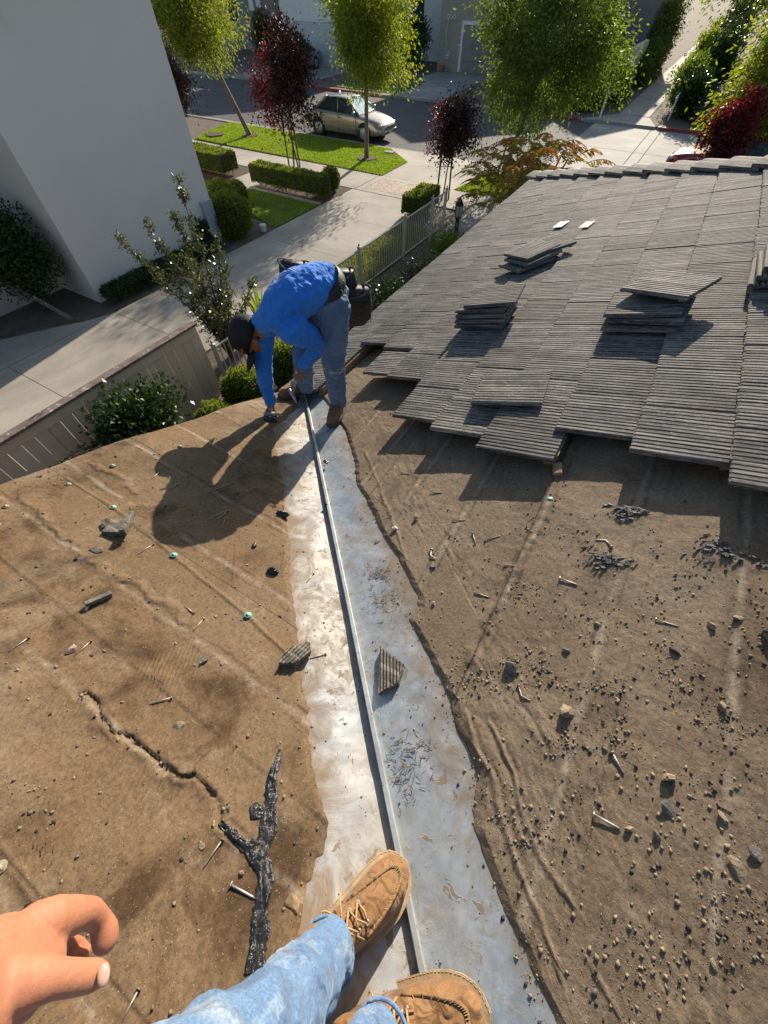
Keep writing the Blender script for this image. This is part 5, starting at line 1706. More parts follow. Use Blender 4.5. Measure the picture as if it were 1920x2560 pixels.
tree('far_tree', (-1.0, 64, 0), (0, 0, 0), (3.6, 3.6, 3.0), 4.6, 'broad tree closing the end of the long path', 'tree', 'trees behind the far houses', MAT['leaf_deep'], MAT['bark'], 140, 45, (0.3, 0.16), 82, 0.2, clump=0.5)
tree('far_tree', (-13, 60, 0), (0, 0, 0), (3.6, 3.6, 3.0), 5.6, 'broad tree behind the far tan garage house', 'tree', 'trees behind the far houses', MAT['leaf_deep'], MAT['bark'], 140, 45, (0.3, 0.16), 83, 0.2, clump=0.5)

# ================================================================== CARS
def car_paint(name, col, rough=0.28):
    m, nt, b, oc = new_mat(name)
    f = tex_noise(nt, oc, 1.5, 4)
    nt.links.new(ramp(nt, f, [(0.3, col), (0.7, tuple(0.88 * c for c in col))]), b.inputs['Base Color'])
    b.inputs['Metallic'].default_value = 0.55
    b.inputs['Roughness'].default_value = rough
    b.inputs['Coat Weight'].default_value = 0.6
    b.inputs['Coat Roughness'].default_value = 0.08
    return m
MAT['tyre'] = pm('tyre_rubber', (0.018, 0.018, 0.019), (0.03, 0.03, 0.03), 20, 0.85, 0, 0.2)
MAT['rim'] = pm('silver_rim', (0.5, 0.5, 0.5), (0.4, 0.4, 0.4), 10, 0.35, 0.6, 0.05)
MAT['carglass'] = pm('car_glass', (0.02, 0.026, 0.03), (0.03, 0.036, 0.04), 3, 0.06, 0, 0)
MAT['shade'] = pm('foil_sunshade_glass', (0.25, 0.48, 0.52), (0.12, 0.28, 0.32), 5, 0.15, 0.1, 0.3, 6, 0.03, speck=(7, 0.6, (0.62, 0.7, 0.7)))
MAT['blacktrim'] = pm('black_trim', (0.015, 0.015, 0.016), (0.025, 0.025, 0.026), 10, 0.5, 0, 0.05)
MAT['lens'] = pm('headlamp_lens', (0.55, 0.55, 0.5), (0.42, 0.42, 0.4), 20, 0.08, 0.2, 0.1)
MAT['amber'] = pm('amber_lens', (0.5, 0.16, 0.05), (0.4, 0.12, 0.04), 20, 0.15, 0, 0.1)
MAT['plate'] = pm('plate_white', (0.6, 0.6, 0.58), (0.5, 0.5, 0.49), 30, 0.5, 0, 0.05)

def sedan(name, loc, rz, paint, label, shade=False):
    t = empty(name, loc, rz, label, 'car', 'cars at the street')
    # x, z bottom, z belt, z top, half width low, half width belt
    st = [(-2.34, .40, .62, .68, .66, .68), (-2.29, .27, .80, .87, .78, .80), (-2.05, .22, .90, .965, .85, .84), (-1.6, .20, .93, .985, .87, .855), (-0.9, .18, .92, .96, .88, .865), (0.0, .18, .90, .94, .88, .865),
          (0.75, .18, .88, .925, .88, .86), (1.15, .19, .855, .915, .875, .84), (1.6, .20, .80, .865, .865, .80), (2.0, .22, .72, .785, .84, .74), (2.25, .26, .63, .69, .76, .64), (2.36, .34, .52, .58, .62, .52)]
    V = []
    for x, zb, zs, zt, wl, ws in st:
        half = [(0, zb), (wl * 0.88, zb), (wl * 0.985, zb + 0.07), (wl, zb + (zs - zb) * 0.5), (ws + (wl - ws) * 0.35, zs - 0.05), (ws * 0.95, zs + (zt - zs) * 0.35), (ws * 0.55, zt - 0.012), (0, zt)]
        ring = half + [(-y, z) for y, z in reversed(half[1:-1])]
        V += [(x, y, z) for y, z in ring]
    n = 14
    F = [(j * n + i, j * n + (i + 1) % n, (j + 1) * n + (i + 1) % n, (j + 1) * n + i) for j in range(len(st) - 1) for i in range(n)]
    F += [tuple(range(n - 1, -1, -1)), tuple((len(st) - 1) * n + i for i in range(n))]
    me = MB().add(V, [tuple(reversed(f)) for f in F]).mesh('body', True)
    body = obj('body', me, paint, t)
    ss_ = body.modifiers.new('sub', 'SUBSURF'); ss_.levels = 2; ss_.render_levels = 2
    # cabin: glass core, roof skin, pillars
    bz, tz = 0.90, 1.40
    B = {'fl': (1.05, .74, bz), 'fr': (1.05, -.74, bz), 'rl': (-1.62, .72, bz + .04), 'rr': (-1.62, -.72, bz + .04)}
    T = {'fl': (0.32, .55, tz), 'fr': (0.32, -.55, tz), 'rl': (-0.92, .54, tz - .01), 'rr': (-0.92, -.54, tz - .01)}
    MB().add([B['fl'], B['fr'], T['fr'], T['fl']], [(0, 1, 2, 3)]).build('windscreen', MAT['shade'] if shade else MAT['carglass'], t, local=True)
    MB().add([B['rr'], B['rl'], T['rl'], T['rr']], [(0, 1, 2, 3)]).build('rear_window', MAT['carglass'], t, local=True)
    for s, (bf, br, tf, tr_) in ((1, ('fl', 'rl', 'fl', 'rl')), (-1, ('fr', 'rr', 'fr', 'rr'))):
        mb_, mt_ = [Vector(B[bf]).lerp(Vector(B[br]), .47), Vector(T[tf]).lerp(Vector(T[tr_]), .45)]
        for a0, a1, b0, b1 in ((Vector(B[bf]), mb_, mt_, Vector(T[tf])), (mb_, Vector(B[br]), Vector(T[tr_]), mt_)):
            q = [a0, a1, b0, b1]
            MB().add(q, [(0, 1, 2, 3) if s < 0 else (3, 2, 1, 0)]).build('side_window', MAT['carglass'], t, local=True)
        up = Vector((0, 0.012 * s, 0.004))
        for pa, pb_, pr_ in ((Vector(B[bf]), Vector(T[tf]), 0.035), (mb_, mt_, 0.03), (Vector(B[br]), Vector(T[tr_]), 0.06)):
            MB().tube([pa + up, pb_ + up], pr_, 6).build('pillar', paint, t, True, local=True)
        mr = MB().ball((0.86, s * 0.95, 0.98), (0.07, 0.11, 0.075), 10, 7)
        mr.build('mirror', paint, t, True, local=True)
        for xh in (0.02, -0.98):
            MB().span((xh - 0.1, s * 0.872 - 0.01, 0.76), (xh + 0.06, s * 0.872 + 0.012, 0.795)).build('door_handle', MAT['blacktrim'], t, local=True)
        for xs_ in (0.92, -0.12, -1.14):
            MB().span((xs_ - 0.006, s * 0.868, 0.28), (xs_ + 0.006, s * 0.884, 0.86)).build('door_seam', MAT['blacktrim'], t, local=True)
        MB().span((-1.05, s * 0.872, 0.44), (1.2, s * 0.893, 0.49)).build('side_moulding', paint, t, local=True)
        for xw in (1.36, -1.34):
            MB().tube([(xw, s * 0.66, 0.33), (xw, s * 0.874, 0.33)], 0.375, 26).build('wheel_arch', MAT['blacktrim'], t, True, local=True)
            w_ = MB()
            w_.tube([(xw, s * 0.69, 0.315), (xw, s * 0.70, 0.315), (xw, s * 0.87, 0.315), (xw, s * 0.886, 0.315)], [0.29, 0.315, 0.315, 0.29], 26)
            wo = w_.build('wheel', MAT['tyre'], t, True, local=True)
            r_ = MB().tube([(xw, s * 0.8865, 0.315), (xw, s * 0.893, 0.315), (xw, s * 0.90, 0.315)], [0.215, 0.21, 0.06], 20)
            r_.build('rim', MAT['rim'], wo, True, local=True)
            hl = MB()
            for k in range(7):
                a = k * 2 * math.pi / 7
                hl.ball((xw + 0.15 * math.cos(a), s * 0.894, 0.315 + 0.15 * math.sin(a)), (0.024, 0.012, 0.024), 6, 4)
            hl.build('rim_hole', MAT['blacktrim'], wo, local=True)
        hd_ = MB().ball((2.13, s * 0.60, 0.615), (0.12, 0.17, 0.062), 12, 8, Quaternion((0, 0, 1), -s * 0.55))
        h_ = hd_.build('headlight', MAT['lens'], t, True, local=True)
        MB().ball((2.0, s * 0.76, 0.615), (0.1, 0.05, 0.05), 8, 6, Quaternion((0, 0, 1), -s * 0.3)).build('indicator', MAT['amber'], h_, True, local=True)
        MB().ball((-2.24, s * 0.64, 0.76), (0.07, 0.16, 0.08), 10, 7, Quaternion((0, 0, 1), s * 0.3)).build('tail_light', pm('tail_red', (0.35, 0.02, 0.02), (0.25, 0.015, 0.015), 8, 0.15, 0, 0) if 'tail_red' not in bpy.data.materials else bpy.data.materials['tail_red'], t, True, local=True)
    rv = []
    for x, zz, hw in ((0.36, tz - .015, .56), (0.2, tz + .02, .58), (-0.3, tz + .045, .585), (-0.75, tz + .02, .57), (-0.96, tz - .03, .55)):
        rv += [(x, -hw, zz - .03), (x, -hw * .8, zz + .008), (x, 0, zz + .022), (x, hw * .8, zz + .008), (x, hw, zz - .03)]
    rf_ = [(j * 5 + i, j * 5 + i + 1, (j + 1) * 5 + i + 1, (j + 1) * 5 + i) for j in range(4) for i in range(4)]
    ro = obj('roof', MB().add(rv, rf_).mesh('roof', True), paint, t)
    so = ro.modifiers.new('sol', 'SOLIDIFY'); so.thickness = 0.03
    sb_ = ro.modifiers.new('sub', 'SUBSURF'); sb_.levels = 1; sb_.render_levels = 2
    MB().span((2.27, -0.26, 0.50), (2.345, 0.26, 0.585)).build('grille', MAT['blacktrim'], t, local=True, bevel=0.01)
    MB().ball((2.352, 0, 0.545), (0.012, 0.06, 0.035), 10, 6).build('badge', MAT['rim'], t, True, local=True)
    MB().box((2.31, 0, 0.36), (0.12, 1.28, 0.16)).build('bumper', paint, t, local=True, bevel=0.04)
    MB().span((2.371, -0.16, 0.32), (2.38, 0.16, 0.42)).build('number_plate', MAT['plate'], t, local=True)
    MB().tube([(1.06, -0.62, 0.925), (1.1, 0.1, 0.935), (1.02, 0.66, 0.935)], 0.014, 5).build('wiper', MAT['blacktrim'], t, local=True)
    return t
sedan('parked_car', (-15.55, 22.55, -0.115), 0, car_paint('champagne_paint', (0.36, 0.32, 0.26)), 'champagne silver sedan parked at the grass strip across the pavement', True)
sedan('parked_car', (1.55, 24.0, -0.108), math.pi - 0.12, car_paint('red_paint', (0.30, 0.03, 0.045), 0.2), 'red car with sun glint behind the roof hip by the crimson shrub')
sedan('parked_car', (-30.2, 36.8, 0.0), -math.pi / 2, car_paint('grey_paint', (0.25, 0.28, 0.31)), 'grey car in front of the far white garage behind a round bush')

# ================================================================== PEOPLE
def cloth(name, c1, c2, scale=6, fold=14, fs=0.5, weave=400, stretch=(1, 1, 1), rough=0.85, worn=None):
    m, nt, b, oc = new_mat(name)
    f = tex_noise(nt, oc, scale, 5, 0.6)
    col = ramp(nt, f, [(0.3, c1), (0.7, c2)])
    if worn:
        w_ = ramp(nt, tex_noise(nt, oc, worn[0], 5, 0.65, None, 0.5), [(worn[1], 0.0), (worn[1] + 0.12, worn[3])])
        col = mixc(nt, w_, col, worn[2])
    th = tex_noise(nt, oc, weave, 2, 0.5)
    col = mixc(nt, 1.0, col, ramp(nt, th, [(0.3, (0.74, 0.74, 0.77)), (0.7, (1.18, 1.18, 1.16))]), 'MULTIPLY')
    nt.links.new(col, b.inputs['Base Color'])
    b.inputs['Roughness'].default_value = rough
    b.inputs['Sheen Weight'].default_value = 0.15
    b.inputs['Specular IOR Level'].default_value = 0.2
    bump(nt, b, tex_noise(nt, oc, fold, 2, 0.4, stretch, 1.2), fs, 0.03)
    bump(nt, b, th, 0.15, 0.002)
    return m
def skin_mat(name, c1, c2):
    m, nt, b, oc = new_mat(name)
    f = tex_noise(nt, oc, 30, 5, 0.6)
    f2 = tex_noise(nt, oc, 280, 3, 0.6)
    col = ramp(nt, f, [(0.3, c1), (0.7, c2)])
    col = mixc(nt, 1.0, col, ramp(nt, f2, [(0.3, (0.9, 0.86, 0.84)), (0.7, (1.06, 1.04, 1.03))]), 'MULTIPLY')
    nt.links.new(col, b.inputs['Base Color'])
    b.inputs['Roughness'].default_value = 0.62
    b.inputs['Specular IOR Level'].default_value = 0.3
    b.inputs['Subsurface Weight'].default_value = 0.18
    b.inputs['Subsurface Radius'].default_value = (0.012, 0.005, 0.003)
    b.inputs['Subsurface Scale'].default_value = 0.6
    bump(nt, b, tex_noise(nt, oc, 420, 4, 0.7), 0.12, 0.0012)
    bump(nt, b, tex_noise(nt, oc, 70, 3, 0.6, (1, 0.35, 1)), 0.25, 0.003)
    vo_ = nt.nodes.new('ShaderNodeTexVoronoi'); vo_.feature = 'DISTANCE_TO_EDGE'; vo_.inputs['Scale'].default_value = 420
    nt.links.new(oc, vo_.inputs['Vector'])
    bump(nt, b, ramp(nt, vo_.outputs['Distance'], [(0.0, 0.0), (0.12, 1.0)]), 0.09, 0.001)
    red = ramp(nt, tex_noise(nt, oc, 18, 4, 0.6), [(0.45, 0.0), (0.7, 0.55)])
    nt.links.new(mixc(nt, red, col, (c1[0] * 0.95, c1[1] * 0.66, c1[2] * 0.62)), b.inputs['Base Color'])
    grime = ramp(nt, tex_noise(nt, oc, 55, 5, 0.7), [(0.62, 0.0), (0.75, 0.35)])
    nt.links.new(mixc(nt, grime, mixc(nt, red, col, (c1[0] * 0.95, c1[1] * 0.66, c1[2] * 0.62)), (0.22, 0.13, 0.08)), b.inputs['Base Color'])
    return m
MAT['skin'] = skin_mat('reddish_orange_skin', (0.47, 0.225, 0.135), (0.40, 0.175, 0.10))  # reddish-orange tone of the skin itself
MAT['skin2'] = skin_mat('tanned_skin', (0.30, 0.15, 0.095), (0.25, 0.12, 0.075))
MAT['nail_skin'] = pm('finger_nail', (0.55, 0.35, 0.265), (0.48, 0.29, 0.22), 40, 0.3, 0, 0.05)
MAT['denim'] = cloth('light_blue_denim', (0.155, 0.25, 0.39), (0.09, 0.16, 0.285), 9, 12, 1.0, 260, worn=(6, 0.5, (0.36, 0.42, 0.46), 0.75))
MAT['denim_old'] = cloth('worn_blue_denim', (0.135, 0.21, 0.315), (0.09, 0.15, 0.24), 8, 16, 0.9, 500, worn=(7, 0.55, (0.22, 0.30, 0.38), 0.6))
MAT['shirt'] = cloth('royal_blue_jersey', (0.035, 0.235, 0.74), (0.02, 0.175, 0.62), 5, 13, 0.8, 600, (0.55, 1.7, 1.0))
MAT['print'] = pm('pale_shirt_print', (0.42, 0.52, 0.72), (0.3, 0.42, 0.68), 30, 0.8, 0, 0.1)
MAT['cap'] = cloth('black_cap_cloth', (0.012, 0.012, 0.013), (0.02, 0.02, 0.022), 10, 40, 0.2, 700, rough=0.6)
MAT['capred'] = pm('red_cap_print', (0.5, 0.05, 0.06), (0.4, 0.04, 0.05), 20, 0.7, 0, 0.1)
MAT['belt'] = pm('black_nylon_belt', (0.012, 0.012, 0.013), (0.03, 0.028, 0.026), 12, 0.6, 0, 0.4, 60, 0.005, speck=(40, 0.67, (0.2, 0.19, 0.17)))
for k_ in ('cap',):
    MAT[k_].node_tree.nodes['Principled BSDF'].inputs['Sheen Weight'].default_value = 0.0
MAT['edge'] = pm('worn_pouch_edge', (0.16, 0.15, 0.14), (0.08, 0.075, 0.07), 30, 0.8, 0, 0.2)
MAT['leather'] = cloth('tan_boot_leather', (0.30, 0.16, 0.064), (0.20, 0.098, 0.038), 11, 30, 0.5, 700, rough=0.58, worn=(16, 0.5, (0.14, 0.07, 0.03), 0.7))
MAT['leather2'] = cloth('brown_boot_leather', (0.26, 0.15, 0.085), (0.17, 0.095, 0.055), 9, 34, 0.3, 900, rough=0.6, worn=(14, 0.55, (0.10, 0.06, 0.035), 0.6))
MAT['sole'] = pm('crepe_sole', (0.42, 0.30, 0.17), (0.27, 0.18, 0.1), 25, 0.85, 0, 0.4, 90, 0.004)
MAT['soled'] = pm('dark_sole', (0.06, 0.05, 0.042), (0.1, 0.08, 0.06), 25, 0.85, 0, 0.4, 90, 0.004)
MAT['stitch'] = pm('cream_stitch', (0.46, 0.34, 0.19), (0.33, 0.24, 0.13), 60, 0.8, 0, 0.1)
MAT['lace'] = pm('tan_lace', (0.52, 0.36, 0.17), (0.36, 0.23, 0.1), 120, 0.8, 0, 0.3)
MAT['brass'] = pm('dull_eyelet', (0.5, 0.46, 0.38), (0.36, 0.32, 0.26), 40, 0.4, 0.7, 0)
MAT['steel'] = pm('tool_steel', (0.4, 0.41, 0.43), (0.3, 0.31, 0.33), 30, 0.35, 0.8, 0.1)
MAT['wood_handle'] = pm('pale_tool_handle', (0.42, 0.37, 0.3), (0.28, 0.23, 0.18), 30, 0.75, 0, 0.2)

def blob(name, chains, mat, parent, voxel=0.008, it=4, extra=None, disp=None):
    """limbs and trunk as overlapping tapered tubes, fused into one continuous skin"""
    mb = extra if extra is not None else MB()
    for c in chains:
        pts, rad = c[0], c[1]
        mb.tube(pts, rad, 16, True, c[2] if len(c) > 2 else None, dome=True)
    o = mb.build(name, mat, parent, True)
    bmm = bmesh.new(); bmm.from_mesh(o.data); bmesh.ops.recalc_face_normals(bmm, faces=bmm.faces); bmm.to_mesh(o.data); bmm.free()
    r = o.modifiers.new('fuse', 'REMESH'); r.mode = 'VOXEL'; r.voxel_size = voxel; r.use_smooth_shade = True
    s = o.modifiers.new('smooth', 'SMOOTH'); s.iterations = it; s.factor = 0.5
    if disp:
        for nm, sc_, st_ in disp:
            tx = bpy.data.textures.new(nm, 'CLOUDS'); tx.noise_scale = sc_; tx.noise_depth = 2
            d = o.modifiers.new('folds', 'DISPLACE'); d.texture = tx; d.strength = st_; d.texture_coords = 'LOCAL'; d.mid_level = 0.5
    return o

# ---- boots: one set of meshes in local axes (x to the toe, z up), used by both people
BST = [(-.066, .014, .055), (-.058, .028, .09), (-.03, .036, .118), (.01, .039, .125), (.045, .041, .118), (.08, .044, .102), (.115, .048, .084), (.15, .051, .070), (.185, .051, .060), (.215, .046, .053), (.238, .036, .045), (.253, .020, .034)]
def bprof(x):
    xs_ = [s[0] for s in BST]
    return float(np.interp(x, xs_, [s[1] for s in BST])), float(np.interp(x, xs_, [s[2] for s in BST]))
def btop(x, y):
    w_, h_ = bprof(x)
    c = min(0.999, abs(y) / w_) ** (1 / 0.62)
    return 0.024 + h_ * (1 - c * c) ** 0.42
def skew(x): return 0.012 * math.sin(max(0, min(1, (x + .06) / .3)) * 3.0)
def boot_meshes():
    V = []; n = 22
    for x, w_, h_ in BST:
        for k in range(n):
            a = 2 * math.pi * k / n
            c, s = math.cos(a), math.sin(a)
            y = w_ * math.copysign(abs(c) ** 0.62, c)
            z = h_ * (abs(s) ** 0.84) if s > 0 else -0.003
            V.append((x, y + skew(x), 0.024 + z))
    F = [(j * n + i, j * n + (i + 1) % n, (j + 1) * n + (i + 1) % n, (j + 1) * n + i) for j in range(len(BST) - 1) for i in range(n)]
    F += [tuple(range(n - 1, -1, -1)), tuple((len(BST) - 1) * n + i for i in range(n))]
    up = MB().add(V, [tuple(reversed(f)) for f in F])
    up.tube([(-.012, 0, .10), (-.012, 0, .14), (-.014, 0, .185)], [(.042, .036), (.045, .038), (.047, .040)], 18, True, (1, 0, 0))
    upper = up.mesh('boot_upper', True)
    outl = []
    for s in (1, -1):
        row = [(x, s * (w_ + .007) + skew(x)) for x, w_, h_ in BST]
        outl += row if s > 0 else row[::-1]
    outl[0] = (-.074, outl[0][1]); outl[-1] = (-.074, outl[-1][1])
    i0 = len(BST) - 1
    outl.insert(i0 + 1, (.264, skew(.25)))
    outl = outl[::-1]
    sole = MB().prism(outl, 0.0, 0.014)
    sole.prism([(x * 1.012, y * 1.06) for x, y in outl], 0.0145, 0.0265)
    sole_m = sole.mesh('boot_sole')
    st = MB()
    m_ = len(outl)
    pts = []
    for i in range(m_):
        a, b_ = Vector((*outl[i], 0)), Vector((*outl[(i + 1) % m_], 0))
        k = max(1, int((b_ - a).length / 0.0085))
        for j in range(k):
            p, q = a.lerp(b_, j / k), a.lerp(b_, (j + 0.62) / k)
            if p.x > -0.03:
                st.tube([(p.x * 1.0, p.y * 1.02, 0.0268), (q.x * 1.0, q.y * 1.02, 0.0268)], 0.0009, 4)
    stitch_m = st.mesh('boot_stitch')
    # raised apron seam round the toe
    sm = MB(); path = []
    for a in np.linspace(-1.0, 1.0, 27):
        y = 0.034 * math.sin(a * math.pi / 2) if abs(a) < 1 else 0.034 * a
        x = 0.225 - 0.135 * (abs(a) ** 2.6)
        y = 0.036 * math.copysign(abs(a) ** 0.75, a)
        path.append((x, y + skew(x), btop(x, y) + 0.0008))
    sm.tube(path, 0.0038, 7)
    sm2 = MB()
    for p in path[1:-1]:
        d = Vector((p[0] - 0.13, p[1] - skew(p[0]), 0)).normalized() * 0.007
        sm2.tube([(p[0] - d.x, p[1] - d.y, p[2] + 0.003), (p[0] + d.x * .2, p[1] + d.y * .2, p[2] + 0.0036)], 0.0008, 4)
    seam_m = sm.mesh('toe_seam', True); seamst_m = sm2.mesh('toe_stitch')
    # eyestay flaps, tongue, eyelets, laces
    ey = MB(); lc = MB(); fl = MB()
    for s in (1, -1):
        g = []
        for x in np.linspace(.045, .118, 6):
            for y in (0.012, 0.042):
                yy_ = min(y, bprof(x)[0] * 0.93)
                g.append((x, s * yy_ + skew(x), btop(x, yy_) + 0.0028))
        fl.add(g, [((2 * i, 2 * i + 1, 2 * i + 3, 2 * i + 2) if s > 0 else (2 * i + 2, 2 * i + 3, 2 * i + 1, 2 * i)) for i in range(5)])
        for x in (.056, .08, .104):
            z = btop(x, .018) + 0.0045
            c = (x, s * .018 + skew(x), z)
            ey.tube([(c[0] + .0042 * math.cos(t), c[1] + .0042 * math.sin(t), c[2]) for t in np.linspace(0, 2 * math.pi, 9)], 0.0013, 5, cap=False)
    for i, x in enumerate((.056, .08, .104)):
        z = btop(x, 0) + 0.007
        lc.tube([(x, -.019 + skew(x), z - .004), (x + .004, 0 + skew(x), z + .002), (x + (.0 if i == 2 else .02), .019 + skew(x), z - .005)], 0.0021, 6)
        lc.tube([(x, .019 + skew(x), z - .004), (x + .003, 0 + skew(x), z + .0035), (x + (.0 if i == 2 else .02), -.019 + skew(x), z - .005)], 0.0021, 6)
    z0 = btop(.05, 0) + .009
    for s in (1, -1):
        lp = [(.05, 0 + skew(.05), z0)]
        for t in np.linspace(0.2, 2 * math.pi - 0.2, 11):
            lp.append((.045 - .012 * (1 - math.cos(t)) * .6 + .008 * math.sin(t), s * (.012 + .019 * (1 - math.cos(t))) + skew(.05), z0 - .010 * (1 - math.cos(t)) * .8 + .004 * math.sin(t)))
        lc.tube(lp, 0.0019, 6)
        lc.tube([(.05, skew(.05), z0), (.07, s * .03, z0 - .012), (.085, s * .047, z0 - .034)], 0.0018, 6)
    return dict(upper=upper, sole=sole_m, stitch=stitch_m, seam=seam_m, seamst=seamst_m, eyelet=ey.mesh('eyelet', True), lace=lc.mesh('lace', True), flap=fl.mesh('eyestay', True))
BM = boot_meshes()
def boot(parent, heel, toe_dir, up, sc, leather, sole, label=None, left=False, stitch=True):
    """place a boot by the point under its heel, its heading and the surface normal"""
    z = Vector(up).normalized(); x = Vector(toe_dir); x = (x - z * x.dot(z)).normalized(); y = z.cross(x)
    M = Matrix((x, y * (-1 if left else 1), z)).transposed().to_4x4()
    M = Matrix.Translation(Vector(heel) + x * 0.066 * sc - world_loc(parent)) @ M @ Matrix.Scale(sc, 4)
    def inst(nm, me, mat, par, mw):
        me2 = me.copy()
        if left:
            me2.transform(mw); me2.flip_normals()
        else:
            me2.transform(mw)
        me2.materials.clear(); me2.materials.append(mat)
        return obj(nm, me2, None, par)
    u_ = inst('boot', BM['upper'], leather, parent, M)
    if label:
        u_['label'] = label
    s_ = u_.modifiers.new('sub', 'SUBSURF'); s_.levels = 1; s_.render_levels = 2
    inst('sole', BM['sole'], sole, u_, M)
    inst('toe_seam', BM['seam'], leather, u_, M)
    inst('lace', BM['lace'], MAT['lace'], u_, M)
    e_ = inst('eyestay', BM['flap'], leather, u_, M)
    so = e_.modifiers.new('sol', 'SOLIDIFY'); so.thickness = 0.003 * sc; so.offset = 0
    if stitch:
        inst('welt_stitch', BM['stitch'], MAT['stitch'], u_, M)
        inst('toe_stitch', BM['seamst'], MAT['stitch'], u_, M)
        inst('eyelet', BM['eyelet'], MAT['brass'], u_, M)
    return u_

def frame(x, zhint):
    x = Vector(x).normalized(); z = Vector(zhint); z = (z - x * z.dot(x)).normalized(); y = z.cross(x)
    return Matrix((x, y, z)).transposed()
def grip_hand(mb, c, M, sc=0.9, curl=1.0, left=False):
    """palm and five curled fingers; x along the hand, z out of its back"""
    def P(x, y, z): return Vector(c) + M @ (Vector((x, y * (-1 if left else 1), z)) * sc)
    mb.tube([P(-.055, 0, 0), P(-.02, 0, .002), P(.02, 0, .003), P(.042, 0, 0)], [(.014 * sc, .026 * sc), (.016 * sc, .034 * sc), (.015 * sc, .038 * sc), (.012 * sc, .036 * sc)], 14, True, M @ Vector((0, 0, 1)), dome=True)
    for i, (y, l) in enumerate(((-.029, .82), (-.010, 1.0), (.010, 1.05), (.029, .95))):
        p = P(.04, y, 0); a = 0.55 * curl; pts = [p]; x_, z_ = .04, 0.0
        for j, s in enumerate((.036, .024, .02)):
            a += (0.0, 0.9, 0.75)[j] * curl
            x_ += math.cos(a) * s * l; z_ -= math.sin(a) * s * l
            pts.append(P(x_, y, z_))
        mb.tube(pts, [.0095 * sc, .009 * sc, .0085 * sc, .0075 * sc], 10, True, dome=True)
    mb.tube([P(-.025, .03, -.006), P(.005, .05, -.02), P(.03, .045, -.038), P(.045, .03, -.046)], [.012 * sc, .0115 * sc, .0105 * sc, .009 * sc], 10, True, dome=True)

# ------------------------------------------------------------------ the worker
J = {k: Vector(v) for k, v in dict(lank=(-1.447, 1.767, 3.16), lknee=(-1.426, 1.74, 3.52), lhip=(-1.416, 1.788, 3.85), rank=(-1.853, 1.886, 3.05), rknee=(-1.76, 1.815, 3.41), rhip=(-1.557, 1.80, 3.80),
     hipc=(-1.498, 1.84, 3.88), waist=(-1.523, 1.80, 3.94), mid=(-1.563, 1.654, 3.94), chest=(-1.67, 1.596, 3.85), neck=(-1.754, 1.571, 3.76), head=(-1.870, 1.520, 3.66),
     lsh=(-1.495, 1.515, 3.815), lelb=(-1.488, 1.723, 3.64), lwri=(-1.659, 1.689, 3.43), lhand=(-1.692, 1.674, 3.37),
     rsh=(-1.835, 1.585, 3.69), relb=(-1.845, 1.50, 3.40), rwri=(-1.865, 1.505, 3.16), rhand=(-1.864, 1.495, 3.10)).items()}
worker = empty('person', (-1.65, 1.83, 3.0), 0, 'person in blue long sleeve shirt and black cap bending to brush tar', 'person')
lat_ = (J['lsh'] - J['rsh']).normalized()
hiplat = (J['lhip'] - J['rhip']).normalized()
# head frame: crown points left, face looks down
crown = Vector((-0.74, -0.46, 0.42)).normalized()
face = Vector((0.06, -0.28, -0.95)); face = (face - crown * face.dot(crown)).normalized()
HM_ = frame(face, crown)                         # x face, z crown
def HP(x, y, z): return J['head'] + HM_ @ (Vector((x, y, z)) * 1.08)
hb_ = MB()
hb_.ball(HP(0, 0, 0.01), (0.088, 0.072, 0.10), 20, 14, HM_.to_quaternion())
hb_.ball(HP(0.022, 0, -0.055), (0.052, 0.046, 0.05), 16, 10, HM_.to_quaternion())
hb_.ball(HP(0.088, 0, -0.018), (0.013, 0.010, 0.018), 10, 8, HM_.to_quaternion())
for s in (1, -1):
    hb_.ball(HP(-0.005, s * 0.076, -0.02), (0.02, 0.009, 0.03), 10, 8, HM_.to_quaternion())
    hb_.ball(HP(0.072, s * 0.03, 0.0), (0.016, 0.018, 0.012), 8, 6, HM_.to_quaternion())
hb_.ball(HP(0.066, 0, -0.06), (0.010, 0.018, 0.006), 8, 6, HM_.to_quaternion())
grip_hand(hb_, J['rhand'] + Vector((0.0, -0.005, 0.0)), frame(Vector((-0.05, -0.1, -1)), Vector((-0.6, 0.5, 0.1))), 0.92, 0.95)
grip_hand(hb_, J['lhand'], frame(J['lhand'] - J['lwri'], Vector((0.3, -0.8, 0.3))), 0.92, 1.05, True)
chains = [([J['hipc'], J['waist'], J['mid'], J['chest'], J['neck']], [(.10, .08), (.10, .07), (.11, .075), (.12, .07), (.05, .05)], lat_),
          ([J['neck'], J['neck'].lerp(J['head'], .55), HP(-0.02, 0, -0.04)], [.055, .05, .05]),
          ([J['chest'], J['lsh'], J['lelb'], J['lwri'], J['lhand']], [.05, .045, .036, .026, .022]),
          ([J['chest'], J['rsh'], J['relb'], J['rwri'], J['rhand']], [.05, .045, .036, .026, .022]),
          ([J['hipc'], J['lhip'], J['lknee'], J['lank']], [.07, .065, .046, .032]),
          ([J['hipc'], J['rhip'], J['rknee'], J['rank']], [.07, .065, .046, .032])]
blob('body', chains, MAT['skin2'], worker, 0.006, 3, hb_)
